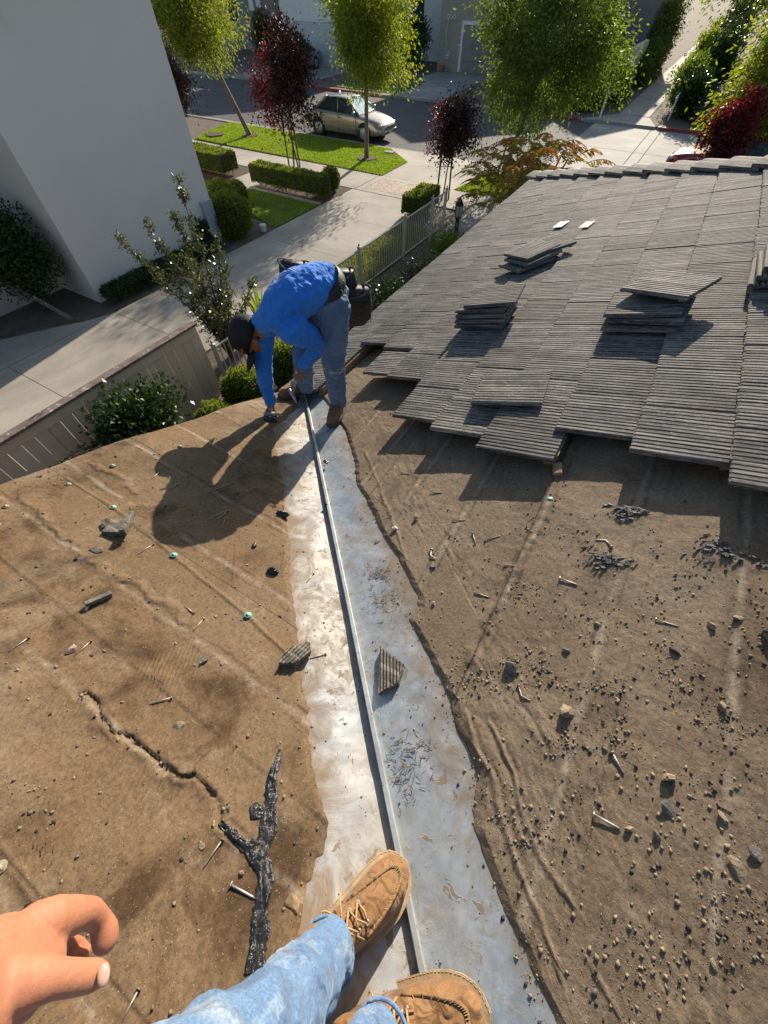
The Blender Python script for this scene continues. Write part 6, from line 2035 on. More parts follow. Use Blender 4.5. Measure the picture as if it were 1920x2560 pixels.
shirt = [([J['waist'] + (J['waist'] - J['mid']) * 0.12, J['waist'].lerp(J['mid'], .5), J['mid'], J['mid'].lerp(J['chest'], .6), J['chest'], J['neck'].lerp(J['chest'], .35)], [(.142, .112), (.158, .120), (.170, .122), (.178, .118), (.170, .105), (.105, .078)], lat_),
         ([J['chest'].lerp(J['lsh'], .2), J['lsh'], J['lsh'].lerp(J['lelb'], .5), J['lelb'], J['lelb'].lerp(J['lwri'], .5), J['lwri'].lerp(J['lelb'], .06)], [.095, .085, .068, .063, .052, .038]),
         ([J['chest'].lerp(J['rsh'], .2), J['rsh'], J['rsh'].lerp(J['relb'], .5), J['relb'], J['relb'].lerp(J['rwri'], .5), J['rwri'].lerp(J['relb'], .04)], [.095, .082, .060, .055, .047, .036])]
sh = blob('shirt', shirt, MAT['shirt'], worker, 0.007, 5, None, [('shirt_folds_a', 0.075, 0.028), ('shirt_folds_b', 0.028, 0.008)])
jeans = [([J['waist'], J['hipc'], J['hipc'].lerp((J['lhip'] + J['rhip']) / 2, 1.0)], [(.13, .10), (.148, .12), (.14, .115)], hiplat),
         ([J['hipc'].lerp(J['lhip'], .6), J['lhip'], J['lhip'].lerp(J['lknee'], .5), J['lknee'], J['lknee'].lerp(J['lank'], .5), J['lank'] + Vector((0, 0, 0.02))], [.10, .102, .088, .074, .068, .064]),
         ([J['hipc'].lerp(J['rhip'], .6), J['rhip'], J['rhip'].lerp(J['rknee'], .5), J['rknee'], J['rknee'].lerp(J['rank'], .5), J['rank'] + Vector((0, 0, 0.02))], [.10, .10, .088, .074, .068, .062])]
blob('jeans', jeans, MAT['denim_old'], worker, 0.007, 4, None, [('jean_folds_a', 0.06, 0.024), ('jean_folds_b', 0.02, 0.006)])
# frayed tear at the knee
kn_ = MB()
rk_ = random.Random(3)
kc = J['lknee'] + Vector((0.0, 0.0, -0.02))
kd = (Vector((0, 0, 5)) - kc); kd.z = 0; kd.normalize(); ks = Vector((-kd.y, kd.x, 0))
for i in range(26):
    a = rk_.uniform(-0.9, 0.9)
    p = kc + (kd * math.cos(a) + ks * math.sin(a)) * 0.081 + Vector((0, 0, rk_.uniform(-.012, .012)))
    kn_.tube([p, p + ks * rk_.uniform(-.03, .03) + kd * 0.004 + Vector((0, 0, rk_.uniform(-.02, .006)))], 0.0016, 4)
kn_.build('frayed_knee', MAT['plate'], worker)
# cap
cp = MB(); V = []; n = 22
for j, (zz, k) in enumerate(((-0.015, 1.0), (0.02, 1.02), (0.06, 0.96), (0.09, 0.8), (0.108, 0.55), (0.116, 0.25), (0.118, 0.02))):
    for i in range(n):
        a = 2 * math.pi * i / n
        V.append(HP(0.102 * k * math.cos(a) - 0.004, 0.086 * k * math.sin(a), zz + 0.012))
F = [(j * n + i, j * n + (i + 1) % n, (j + 1) * n + (i + 1) % n, (j + 1) * n + i) for j in range(6) for i in range(n)] + [tuple(6 * n + i for i in range(n))]
cap_o = MB().add(V, F).build('cap', MAT['cap'], worker, True)
so = cap_o.modifiers.new('sol', 'SOLIDIFY'); so.thickness = 0.004; so.offset = 1
bl = MB(); V = []
for r_, dz in ((0.090, 0.0), (0.145, -0.004), (0.195, -0.02)):
    for i in range(13):
        a = -1.12 + 2.24 * i / 12
        rr_ = r_ if r_ < 0.1 else 0.09 + (r_ - 0.09) * math.cos(a * 0.8) ** 0.6
        V.append(HP(rr_ * math.cos(a), 0.96 * rr_ * math.sin(a), 0.0 + dz - 0.035 * (math.sin(a) ** 2)))
bo = MB().add(V, [(j * 13 + i, j * 13 + i + 1, (j + 1) * 13 + i + 1, (j + 1) * 13 + i) for j in range(2) for i in range(12)]).build('bill', MAT['cap'], cap_o, True)
so = bo.modifiers.new('sol', 'SOLIDIFY'); so.thickness = 0.005
lg = MB()
for i in range(5):
    a = 0.45 + i * 0.12
    lg.box(HP(0.106 * math.cos(a), 0.09 * math.sin(a), 0.035), (0.006, 0.010, 0.016 + 0.008 * (i % 2)), (HM_ @ Matrix.Rotation(a, 3, 'Z')).to_quaternion())
lg.build('emblem', MAT['capred'], cap_o)
hair = MB().ball(HP(-0.045, 0, -0.03), (0.055, 0.074, 0.045), 14, 10, HM_.to_quaternion())
hair.build('hair', MAT['cap'], worker, True)
# tool belt
bel = MB()
wc = J['waist'].lerp(J['hipc'], .35); ax = (J['waist'] - J['hipc']).normalized(); l1 = (lat_ - ax * lat_.dot(ax)).normalized(); l2 = ax.cross(l1)
bp = [wc + l1 * (0.160 * math.cos(t)) + l2 * (0.132 * math.sin(t)) for t in np.linspace(0, 2 * math.pi, 25)]
bel.tube(bp, (0.036, 0.010), 8, False, ax)
belt = bel.build('tool_belt', MAT['belt'], worker, True)
def pouch(name, top, bot, w_, d_, hint, rims=True):
    top, bot = Vector(top), Vector(bot)
    mb = MB().tube([top, top.lerp(bot, .3), top.lerp(bot, .8), bot], [(w_ * 1.0, d_ * 1.0), (w_ * 1.08, d_ * 1.1), (w_ * 0.95, d_ * 0.9), (w_ * 0.6, d_ * 0.5)], 14, True, hint)
    o = mb.build(name, MAT['belt'], belt, True)
    ax_ = (top - bot).normalized(); hx = (Vector(hint) - ax_ * Vector(hint).dot(ax_)).normalized(); hy = ax_.cross(hx)
    rm = MB().tube([top + ax_ * (0.004 + 0.02 * math.cos(2 * a)) + hx * (w_ * 1.04 * math.cos(a)) + hy * (d_ * 1.06 * math.sin(a)) for a in np.linspace(0, 2 * math.pi, 25)], 0.0045, 6, False)
    rm.build('rim', MAT['edge'], o, True)
    st_ = MB().tube([top.lerp(bot, k) + hx * (w_ * 1.0) * (1 if k < .5 else 0.9) + hy * d_ * 0.3 for k in (0, .35, .8, .98)], 0.003, 5, False)
    st_.build('edge_binding', MAT['edge'], o, True)
    return o
pouch('pouch', (-1.455, 2.0, 3.85), (-1.55, 2.17, 3.53), 0.13, 0.042, (0.857, 0.515, 0.0))
pouch('pouch', (-1.50, 1.97, 3.95), (-1.54, 2.06, 3.68), 0.10, 0.04, (0.857, 0.515, 0.0))
pouch('pouch', (-1.80, 1.93, 3.945), (-1.90, 2.02, 3.72), 0.09, 0.035, (0.857, 0.515, 0.0))
rg_ = MB()
for t_ in (0.15, 0.55):
    c = wc + l1 * 0.155 * math.cos(t_ - .2) + l2 * 0.13 * math.sin(t_ - .2) - ax * (0.02)
    rg_.tube([c + Vector((0.018 * math.cos(a), -0.004, 0.018 * math.sin(a))) for a in np.linspace(0, 2 * math.pi, 13)], 0.0025, 5, False)
rg_.build('ring', MAT['steel'], belt, True)
kt = MB().tube([(-1.44, 1.93, 3.84), (-1.44, 1.93, 3.89)], 0.008, 6)
kt.build('yellow_tool', MAT['yellow'], belt)
# pale print on the back of the shirt: strips laid on the cloth
axs = (J['chest'] - J['waist']).normalized()
bn = axs.cross(lat_); bn = bn if bn.z > 0 else -bn
def back(u_, v_): return J['mid'].lerp(J['chest'], .2) + axs * u_ + lat_ * v_ + bn * 0.2
pr = MB()
def strip(u0, v0, u1, v1, w_):
    a, b_ = Vector((u0, v0)), Vector((u1, v1)); d = (b_ - a); n_ = Vector((-d.y, d.x)).normalized() * w_ / 2
    k = max(2, int(d.length / 0.006)); vs = []
    for i in range(k + 1):
        p = a + d * i / k
        for s in (-1, 0, 1):
            vs.append(back(p.x + n_.x * s, p.y + n_.y * s))
    pr.add(vs, [(3 * i + j, 3 * i + j + 1, 3 * i + 4 + j, 3 * i + 3 + j) for i in range(k) for j in range(2)])
for s in ((.085, -.12, .085, .04, .014), (.085, -.12, .05, -.12, .014), (.06, -.085, .06, -.04, .012), (.06, -.085, .03, -.085, .012), (.03, -.085, .03, -.045, .012), (.055, -.02, .025, .01, .012), (.025, -.02, .055, .01, .012),
          (.055, .025, .02, .025, .012), (.055, .025, .055, .05, .01), (.04, .025, .04, .05, .01), (.0, -.06, .0, .06, .010), (-.02, -.05, -.02, -.02, .009), (-.02, .0, -.02, .04, .009), (-.045, -.04, -.045, .05, .008), (-.045, .05, -.06, .06, .008), (-.065, -.01, -.068, .05, .008)):
    strip(*s)
bpy.context.view_layer.update()
dgs = bpy.context.evaluated_depsgraph_get()
she = sh.evaluated_get(dgs); shm = she.to_mesh()
off_ = world_loc(sh)
from mathutils.bvhtree import BVHTree
shb = BVHTree.FromPolygons([v.co + off_ for v in shm.vertices], [tuple(p.vertices) for p in shm.polygons])
laid = []
for p in pr.v:
    hit = shb.ray_cast(Vector(p), -bn)
    laid.append(tuple((hit[0] + bn * 0.0022) if hit[0] is not None else Vector(p) - bn * 0.1))
pr.v = laid
she.to_mesh_clear()
po = pr.build('shirt_print', MAT['print'], sh)
# boots
nR = Vector((-S, 0, 1)).normalized(); nL = Vector((0, S, 1)).normalized()
boot(worker, (-1.475, 1.86, zR(-1.475) + 0.012), (0.35, -0.94, 0), nR, 0.93, MAT['leather2'], MAT['soled'], stitch=False)
boot(worker, (-1.93, 2.00, zL(2.00) + 0.055), (-0.30, -0.95, 0.3), Vector((0, 0.3, 1)), 0.93, MAT['leather2'], MAT['soled'], left=True, stitch=False)
# the brush in his right hand and the hammer in his left
br = empty('tar_brush', (-1.80, 1.42, 3.1), 0, 'tar brush with pale handle and black bristles held to the felt', 'brush')
bt0 = Vector((-1.80, 1.395, zL(1.395) + 0.015))
hd0 = Vector((-1.857, 1.49, 3.135))
d_ = (bt0 - hd0).normalized()
MB().tube([hd0 - d_ * 0.05, hd0, hd0.lerp(bt0, .4)], [.012, .015, .013], 8).build('handle', MAT['wood_handle'], br, True)
ferr = MB().tube([hd0.lerp(bt0, .35), hd0.lerp(bt0, .62)], [(.05, .018), (.05, .018)], 12, True, (0.8, 0.5, 0)); ferr.build('ferrule', MAT['conc2'], br, True)
MB().tube([hd0.lerp(bt0, .621), bt0], [(.048, .016), (.052, .022)], 12, True, (0.8, 0.5, 0)).build('bristles', MAT['tar'], br, True)
hm = empty('hammer', (-1.7, 1.65, 3.2), 0, 'steel hammer hanging from the worker near hand', 'hammer')
h0 = J['lhand'] + Vector((0.0, -0.01, 0.03)); h1 = Vector((-1.83, 1.70, 3.115))
MB().tube([h0, h0.lerp(h1, .5), h1], [(.016, .012), (.012, .009), (.011, .008)], 8).build('handle', MAT['steel'], hm, True)
dh = (h1 - h0).normalized(); sx_ = dh.cross(Vector((0.5, 0.86, 0.2))).normalized()
MB().tube([h1 - sx_ * 0.055, h1 - sx_ * 0.02, h1 + sx_ * 0.03, h1 + sx_ * 0.065 + dh * 0.02], [.014, .012, .011, .003], 8).build('head', MAT['steel'], hm, True)

# ------------------------------------------------------------------ the photographer
ph = empty('person', (0.10, -0.33, 3.73), 0, 'person in tan work boots and light jeans whose hand reaches in at lower left', 'person')
Lk, La, Lh = Vector((0.005, -0.325, 4.19)), Vector((0.045, -0.305, 3.88)), Vector((-0.12, -0.42, 4.50))
Rk, Ra, Rh = Vector((0.12, -0.355, 4.17)), Vector((0.19, -0.335, 3.905)), Vector((0.09, -0.47, 4.50))
hipm = (Lh + Rh) / 2 + Vector((0, -0.01, 0.05))
chest_p = Vector((-0.03, -0.46, 4.92)); neck_p = Vector((-0.03, -0.44, 5.10)); head_p = Vector((-0.03, -0.41, 5.26))
lsh_p, rsh_p = Vector((-0.20, -0.42, 5.03)), Vector((0.15, -0.50, 5.03))
lel_p = Vector((-0.30, -0.35, 4.80)); wri_p = Vector((-0.149, -0.213, 4.668))
rel_p = Vector((0.27, -0.46, 4.86)); rwr_p = Vector((0.16, -0.27, 4.98)); rha_p = Vector((0.115, -0.19, 5.02))
sk = MB()
sk.ball(head_p, (0.075, 0.088, 0.105), 18, 12)
sk.ball(head_p + Vector((0, 0.09, -0.015)), (0.012, 0.018, 0.02), 8, 6)
for s in (1, -1):
    sk.ball(head_p + Vector((s * 0.076, -0.005, -0.01)), (0.01, 0.02, 0.03), 8, 6)
grip_hand(sk, rha_p, frame(rha_p - rwr_p, Vector((0.5, 0.1, 0.6))), 0.85, 0.7)
chains = [([hipm, hipm.lerp(chest_p, .5), chest_p, neck_p], [(.10, .075), (.095, .07), (.12, .08), (.05, .05)], (1, 0, 0)),
          ([neck_p, head_p - Vector((0, 0, 0.04))], [.048, .05]),
          ([chest_p, lsh_p, lel_p, wri_p.lerp(lel_p, .3)], [.05, .048, .038, .028]),
          ([chest_p, rsh_p, rel_p, rwr_p, rha_p], [.05, .048, .036, .026, .02]),
          ([hipm, Lh, Lk, La], [.075, .065, .046, .034]), ([hipm, Rh, Rk, Ra], [.075, .065, .046, .034])]
blob('body', chains, MAT['skin'], ph, 0.006, 3, sk)
# the near hand: fine mesh of its own, wrist running into the forearm
hp = {k: Vector(v) for k, v in dict(fore=(-0.190, -0.250, 4.705), wrist=(-0.1500, -0.2130, 4.6680), palm0=(-0.1500, -0.2030, 4.6440), palm1=(-0.1545, -0.1980, 4.6270), mcp=(-0.158, -0.186, 4.620), m1=(-0.152, -0.182, 4.608), pip=(-0.146, -0.179, 4.596), p2=(-0.137, -0.181, 4.589), dip=(-0.130, -0.185, 4.584), tip=(-0.1265, -0.1895, 4.582),
      thb=(-0.138, -0.199, 4.657), thm=(-0.129, -0.193, 4.644), thip=(-0.119, -0.190, 4.627), tht=(-0.1085, -0.187, 4.6145)).items()}
def hand_chain(h, d=1.0):
    return ([Vector(p) for p, a, b_ in h[0]], [(a, b_) for p, a, b_ in h[0]], h[1])
fore = HAND_PALM[0][0][0]
ch_ = [hand_chain(HAND_PALM), hand_chain(HAND_INDEX), hand_chain(HAND_THUMB), hand_chain(HAND_MIDDLE), hand_chain(HAND_RING),
       ([lel_p, Vector(lel_p).lerp(Vector(fore), .5), Vector(fore)], [(.036, .034), (.035, .030), (HAND_PALM[0][0][1], HAND_PALM[0][0][2])], HAND_PALM[1])]
hand = blob('hand', ch_, MAT['skin'], ph, 0.0016, 8)
hand['label'] = 'left hand with curled index finger and pale thumb nail'
nc, nu_, nl, nr_ = Vector(HAND_NAIL[0]), Vector(HAND_NAIL[1]), Vector(HAND_NAIL[2]), HAND_NAIL[3]
NM = frame(nl, nu_)
MB().ball(nc, (nr_ * 0.85, nr_ * 0.52, 0.0018), 20, 10, NM.to_quaternion()).build('thumb_nail', MAT['nail_skin'], hand, True)
jc = [([La + Vector((0.004, 0.01, 0.0)), La.lerp(Lk, .18), La.lerp(Lk, .5), La.lerp(Lk, .8), Lk, Lk.lerp(Lh, .5), Lh, hipm], [.052, .054, .055, .058, .063, .074, .085, .09]),
      ([Ra, Ra.lerp(Rk, .2), Ra.lerp(Rk, .55), Rk, Rk.lerp(Rh, .5), Rh, hipm], [.050, .054, .056, .062, .072, .085, .09])]
jn = blob('jeans', jc, MAT['denim'], ph, 0.005, 4, None, [('pj_a', 0.06, 0.022), ('pj_b', 0.022, 0.007)])
# hem and side seam
hem = MB()
for A_, B_, r_ in ((La, Lk, .056), (Ra, Rk, .054)):
    dd = (B_ - A_).normalized(); fr = frame(dd, Vector((0, 1, 0)))
    c = A_ - dd * 0.012
    hem.tube([c + fr @ Vector((0, r_ * math.cos(t), r_ * math.sin(t))) for t in np.linspace(0, 2 * math.pi, 25)], 0.004, 6, False)
hem.build('hem', MAT['denim'], jn, True)
top = [([hipm - Vector((0, 0, .02)), hipm.lerp(chest_p, .5), chest_p, neck_p - Vector((0, 0, .05))], [(.13, .105), (.13, .10), (.15, .105), (.09, .07)], (1, 0, 0)),
       ([chest_p, lsh_p, lsh_p.lerp(lel_p, .6)], [.08, .066, .056]), ([chest_p, rsh_p, rsh_p.lerp(rel_p, .6)], [.08, .066, .056])]
blob('shirt', top, pm('grey_tee', (0.16, 0.17, 0.18), (0.12, 0.13, 0.14), 6, 0.85, 0, 0.3), ph, 0.008, 4)
MB().ball(head_p + Vector((0, -0.02, 0.035)), (0.082, 0.092, 0.085), 16, 10).build('hair', MAT['cap'], ph, True)
d1 = Vector((0.43, 0.90, 0)); d2 = Vector((0.76, 0.65, 0))
boot(ph, (0.0, -0.405, zL(-0.405) + 0.012), Vector((d1.x, d1.y, -S * d1.y)), nL, 1.0, MAT['leather'], MAT['sole'], 'left boot with its toe against the valley rib', left=True)
boot(ph, (0.165, -0.415, zR(0.165) + 0.012), Vector((d2.x, d2.y, S * d2.x)), nR, 0.94, MAT['leather'], MAT['sole'], 'right boot cut by the bottom picture edge')

# ================================================================== LOOSE THINGS ON THE ROOF
def on_roof(pl_, x, y, lift=0.0):
    if pl_ == 'L': return Vector((x, y, zL(y) + lift))
    if pl_ == 'V': return Vector((x, y, max(zR(x), zL(y)) + lift))
    return Vector((x, y, zR(x) + lift))
NRM = {'L': nL, 'R': nR, 'V': Vector((-S / 2, S / 2, 1)).normalized()}
DG = bpy.context.evaluated_depsgraph_get()
from mathutils.bvhtree import BVHTree
surf = [o for o in house.children if o.name.split('.')[0] in ('felt_sheet', 'valley_pan')]
TREES = []
for o in surf:
    me = o.data
    TREES.append(BVHTree.FromPolygons([v.co[:] for v in me.vertices], [tuple(p.vertices) for p in me.polygons]))
def drop(x, y):
    """height of the felt or metal at a spot"""
    best = zroof(x, y)
    for t in TREES:
        h = t.ray_cast(Vector((x, y, 6)), Vector((0, 0, -1)))
        if h[0] is not None and h[0].z > best - 0.02:
            best = max(best, h[0].z)
    return best

def nail_thing(label, pl_, tip, head, kind, bend):
    r_ = 0.0020 if kind == 1 else 0.0027
    a = Vector((*tip, drop(*tip) + r_ * 0.9)); b_ = Vector((*head, drop(*head) + r_ * 2.2))
    d = (b_ - a); L_ = d.length
    if L_ < 0.05:
        d = d * (0.05 / L_); b_ = a + d; b_.z = drop(b_.x, b_.y) + r_ * 2.2
    mid = (a + b_) / 2 + Vector((-d.y, d.x, 0)).normalized() * d.length * bend
    mid.z = max(mid.z, drop(mid.x, mid.y) + r_)
    t = empty('roofing_nail', tuple(mid), 0, label, 'nail', 'nails scattered on the felt')
    m_ = MAT['nail2'] if kind == 2 else MAT['nail']
    dn = (b_ - mid).normalized()
    MB().tube([a, a.lerp(mid, .25), mid, b_], [r_ * 0.25, r_, r_, r_], 6).build('shank', m_, t, True)
    MB().tube([b_, b_ + dn * r_ * 0.9], [r_ * 2.7, r_ * 2.6], 10).build('head', m_, t)
for q in NAILS:
    nail_thing(*q)

for label, pl_, (x, y), gcol in CAPS:
    n_ = NRM[pl_]
    t = empty('plastic_cap', (x, y, drop(x, y) + 0.001), 0, label, 'plastic cap', 'plastic caps pinning the felt')
    t.rotation_mode = 'QUATERNION'
    t.rotation_quaternion = Vector((0, 0, 1)).rotation_difference(n_)
    m_ = MAT['mint'] if gcol else MAT['capdust']
    MB().tube([(0, 0, 0), (0, 0, 0.002), (0, 0, 0.0035), (0, 0, 0.0045), (0, 0, 0.003), (0, 0, 0.0032)], [0.0135, 0.0140, 0.0125, 0.009, 0.007, 0.002], 18).build('disc', m_, t, True, local=True)
    MB().tube([(0, 0, 0.0025), (0, 0, 0.005)], [0.004, 0.0035], 8).build('nail_head', MAT['nail'], t, True, local=True)

def rock_mb(size, flat, seed, sub=2):
    bm = bmesh.new()
    bmesh.ops.create_icosphere(bm, subdivisions=sub, radius=0.5)
    rnd = random.Random(seed)
    o_ = Vector((rnd.uniform(0, 99), rnd.uniform(0, 99), rnd.uniform(0, 99)))
    for v in bm.verts:
        k = 1 + 0.55 * noise.noise(v.co * 2.2 + o_) + 0.25 * noise.noise(v.co * 5 + o_)
        v.co *= k
    for i in range(5):                                   # break off flat faces
        n_ = Vector((rnd.uniform(-1, 1), rnd.uniform(-1, 1), rnd.uniform(-1, 1))).normalized()
        lim = rnd.uniform(0.28, 0.42)
        for v in bm.verts:
            e = v.co.dot(n_) - lim
            if e > 0: v.co -= n_ * e
    sx_, sy_, sz_ = (size, size * rnd.uniform(.5, .8), size * (0.22 if flat else rnd.uniform(.5, .7)))
    for v in bm.verts:
        v.co = Vector((v.co.x * sx_, v.co.y * sy_, v.co.z * sz_))
    me = bpy.data.meshes.new('stone')
    bm.to_mesh(me); bm.free()
    return me, sz_
for i, (label, pl_, (x, y), size, kind, colr) in enumerate(STONES):
    size = max(size, 0.011) * 1.15
    me, hz = rock_mb(size, kind == 'flat', 300 + i)
    me.materials.append(MAT[colr])
    nm = {'tar': 'tar_lump', 'wood': 'wood_chip', 'yellow': 'foam_crumb'}.get(colr, 'stone')
    z = drop(x, y) + hz * 0.28 if pl_ != 'V' else zroof(x, y) + 0.034
    o = obj(nm, me, None, None, (x, y, z), (random.uniform(-.2, .2), random.uniform(-.2, .2), random.uniform(0, 6)))
    link_prop(o, label, nm.replace('_', ' '), 'loose stones and lumps on the roof')

# ---- tar: ridged strips pressed onto the felt
def tar_strip(name, pts, label, seed):
    P_ = [Vector((x, y, 0)) for x, y, w_ in pts]
    Wd = [w_ * 0.00046 for x, y, w_ in pts]
    L_ = [0]
    for a, b_ in zip(P_[:-1], P_[1:]): L_.append(L_[-1] + (b_ - a).length)
    n = max(20, int(L_[-1] / 0.004)); mcount = 15
    V = []
    for i in range(n + 1):
        s = L_[-1] * i / n
        x = float(np.interp(s, L_, [p.x for p in P_])); y = float(np.interp(s, L_, [p.y for p in P_])); w_ = float(np.interp(s, L_, Wd))
        x2 = float(np.interp(min(s + .01, L_[-1]), L_, [p.x for p in P_])) - float(np.interp(max(s - .01, 0), L_, [p.x for p in P_])); y2 = float(np.interp(min(s + .01, L_[-1]), L_, [p.y for p in P_])) - float(np.interp(max(s - .01, 0), L_, [p.y for p in P_]))
        nn = Vector((-y2, x2, 0)).normalized()
        wl = w_ * (1 + 0.8 * noise.noise(Vector((s * 20, 1, seed))) + 0.22 * noise.noise(Vector((s * 110, 2, seed)))); wr = w_ * (1 + 0.8 * noise.noise(Vector((s * 20, 7, seed))) + 0.22 * noise.noise(Vector((s * 110, 8, seed))))
        for j in range(mcount):
            k = -1 + 2 * j / (mcount - 1)
            off = k * (wl if k < 0 else wr)
            px, py = x + nn.x * off, y + nn.y * off
            h_ = (1 - abs(k) ** 4) * (0.001 + 0.0055 * abs(noise.noise(Vector((off * 260, s * 9, seed)))) + 0.0025 * noise.noise(Vector((off * 90, s * 60, seed + 5))))
            V.append((px, py, drop(px, py) + 0.001 + h_ if abs(k) < 1 else drop(px, py) - 0.006))
    F = [(i * mcount + j, i * mcount + j + 1, (i + 1) * mcount + j + 1, (i + 1) * mcount + j) for i in range(n) for j in range(mcount - 1)]
    o = MB().add(V, F).build(name, MAT['tar'], None, True)
    return link_prop(o, label, 'tar', 'roof tar')
tar_strip('tar_strip', TAR, 'long shiny black tar strip beside the left metal pan', 1)
tar_strip('tar_smear', TARB, 'black tar smear joining the felt crack to the tar strip', 2)
tar_strip('tar_smear', TARC, 'small shiny tar blob left of the tar strip top', 3)
# flaking grey tar patches on the right slope
for i, (x, y, s_) in enumerate(FLAKES):
    rnd = random.Random(90 + i)
    mb = MB()
    for k in range(70):
        a = rnd.uniform(0, 6.28); rr_ = s_ * math.sqrt(rnd.random()) * 0.8 * (0.75 + 0.4 * math.sin(3 * a + i))
        px, py = x + math.cos(a) * rr_ * 1.2, y + math.sin(a) * rr_ * 0.75
        q = Quaternion((0, 0, 1), 0.5 + rnd.uniform(-.4, .4)) @ Quaternion((1, 0, 0), rnd.uniform(-.35, .35)) @ Quaternion((0, 1, 0), rnd.uniform(-.3, .3))
        mb.box((px, py, drop(px, py) + rnd.uniform(.001, .006)), (rnd.uniform(.012, .034), rnd.uniform(.004, .010), rnd.uniform(.001, .003)), q)
    o = mb.build('tar_patch', MAT['flake'], None)
    link_prop(o, ('grey flaking tar patch touching the middle tile shadow', 'grey flaking tar patch under the thick curved nail', 'grey flaking tar patch beside the right square tile shadow')[i], 'tar', 'flaking tar patches')

# ---- broken tile pieces
def shard(name, poly, z, label, pl_, thick=0.024, ribs=True, ang=0.0, cat='tile shard', tilt_=0.0):
    """polygon in metres around its own centre; ribbed top"""
    cx = sum(p[0] for p in poly) / len(poly); cy = sum(p[1] for p in poly) / len(poly)
    bm = bmesh.new()
    vs = [bm.verts.new((p[0] - cx, p[1] - cy, 0)) for p in poly]
    f = bm.faces.new(vs)
    r = bmesh.ops.extrude_face_region(bm, geom=[f])
    for v in [g_ for g_ in r['geom'] if isinstance(g_, bmesh.types.BMVert)]: v.co.z += thick
    bmesh.ops.recalc_face_normals(bm, faces=bm.faces)
    if ribs:                                             # cut the face into ribs and press in every other line
        d = Vector((math.cos(ang), math.sin(ang), 0)); n_ = Vector((-d.y, d.x, 0))
        for k in np.arange(-0.2, 0.2, 0.012):
            for o_ in (0.0, 0.005, 0.008):
                bmesh.ops.bisect_plane(bm, geom=bm.verts[:] + bm.edges[:] + bm.faces[:], plane_co=n_ * (k + o_), plane_no=n_)
        for v in bm.verts:
            if v.co.z > thick * 0.9:
                u_ = (v.co.dot(n_) + 0.2) % 0.012
                if 0.0035 < u_ < 0.0095: v.co.z -= 0.005
    rnd = random.Random(len(label))
    for v in bm.verts:
        v.co += Vector((rnd.uniform(-.0012, .0012), rnd.uniform(-.0012, .0012), 0))
    me = bpy.data.meshes.new(name); bm.to_mesh(me); bm.free()
    me.materials.append(MAT['tile_under'])
    zz = drop(cx, cy) if z is None else z
    o = obj(name, me, None, None, (cx, cy, zz + 0.002))
    q = Vector((0, 0, 1)).rotation_difference(NRM[pl_]) @ Quaternion((d.x, d.y, 0) if ribs else (1, 0, 0), tilt_)
    o.rotation_mode = 'QUATERNION'; o.rotation_quaternion = q
    return link_prop(o, label, cat, 'broken pieces of roof tile')
shard('tile_shard', [(-0.222, 0.345), (-0.105, 0.325), (-0.092, 0.262), (-0.135, 0.200)], None, 'triangular ribbed tile shard lying on the right metal pan', 'R', 0.026, True, -1.0)
shard('tile_shard', [(-0.485, 0.085), (-0.50, 0.145), (-0.452, 0.215), (-0.425, 0.185), (-0.44, 0.12)], None, 'ribbed tile chunk at the left edge of the metal pan', 'L', 0.036, True, 1.5)
sc_ = empty('tile_shard', (-1.485, 0.19, drop(-1.485, 0.19)), 0, 'broken tile corner with a raised lip on the left felt', 'tile shard', 'broken pieces of roof tile')
MB().box((0.0, -0.01, 0.018), (0.085, 0.085, 0.024), Quaternion((0, 0, 1), 0.5) @ Quaternion((1, 0, 0), -0.3)).box((0.035, 0.03, 0.035), (0.022, 0.14, 0.03), Quaternion((0, 0, 1), 0.75) @ Quaternion((1, 0, 0), -0.3)).box((-0.055, -0.02, 0.016), (0.035, 0.05, 0.03), Quaternion((0, 0, 1), 0.9)).build('corner', MAT['tile_under'], sc_, local=True, bevel=0.003)
bs_ = empty('batten_splinter', (-1.186, -0.07, drop(-1.186, -0.07)), 0, 'short grey batten splinter on the left felt', 'splinter')
MB().box((0, 0, 0.014), (0.018, 0.085, 0.02), Quaternion((0, 0, 1), -0.25) @ Quaternion((1, 0, 0), -0.35)).build('wood', MAT['grey'], bs_, local=True, bevel=0.003)
shard('tile_shard', [(-0.725, -0.005), (-0.69, -0.02), (-0.70, -0.045)], None, 'thin pale triangular chip on the left felt', 'L', 0.008, False, cat='tile chip')
shard('tile_shard', [(0.745, 0.86), (0.90, 0.88), (0.88, 0.76), (0.80, 0.78)], None, 'tile shard cut by the right picture edge', 'R', 0.026, True, 0.2)
bk = empty('batten_stub', (0.08, 1.42, zR(0.08)), 0, 'splintered batten stub below the lowest jutting tile', 'splinter')
MB().box((0.0, 0.0, 0.03), (0.04, 0.07, 0.028), Quaternion((0, 0, 1), 0.3) @ Quaternion((0, 1, 0), -0.5)).build('wood', MAT['wood'], bk, local=True, bevel=0.004)

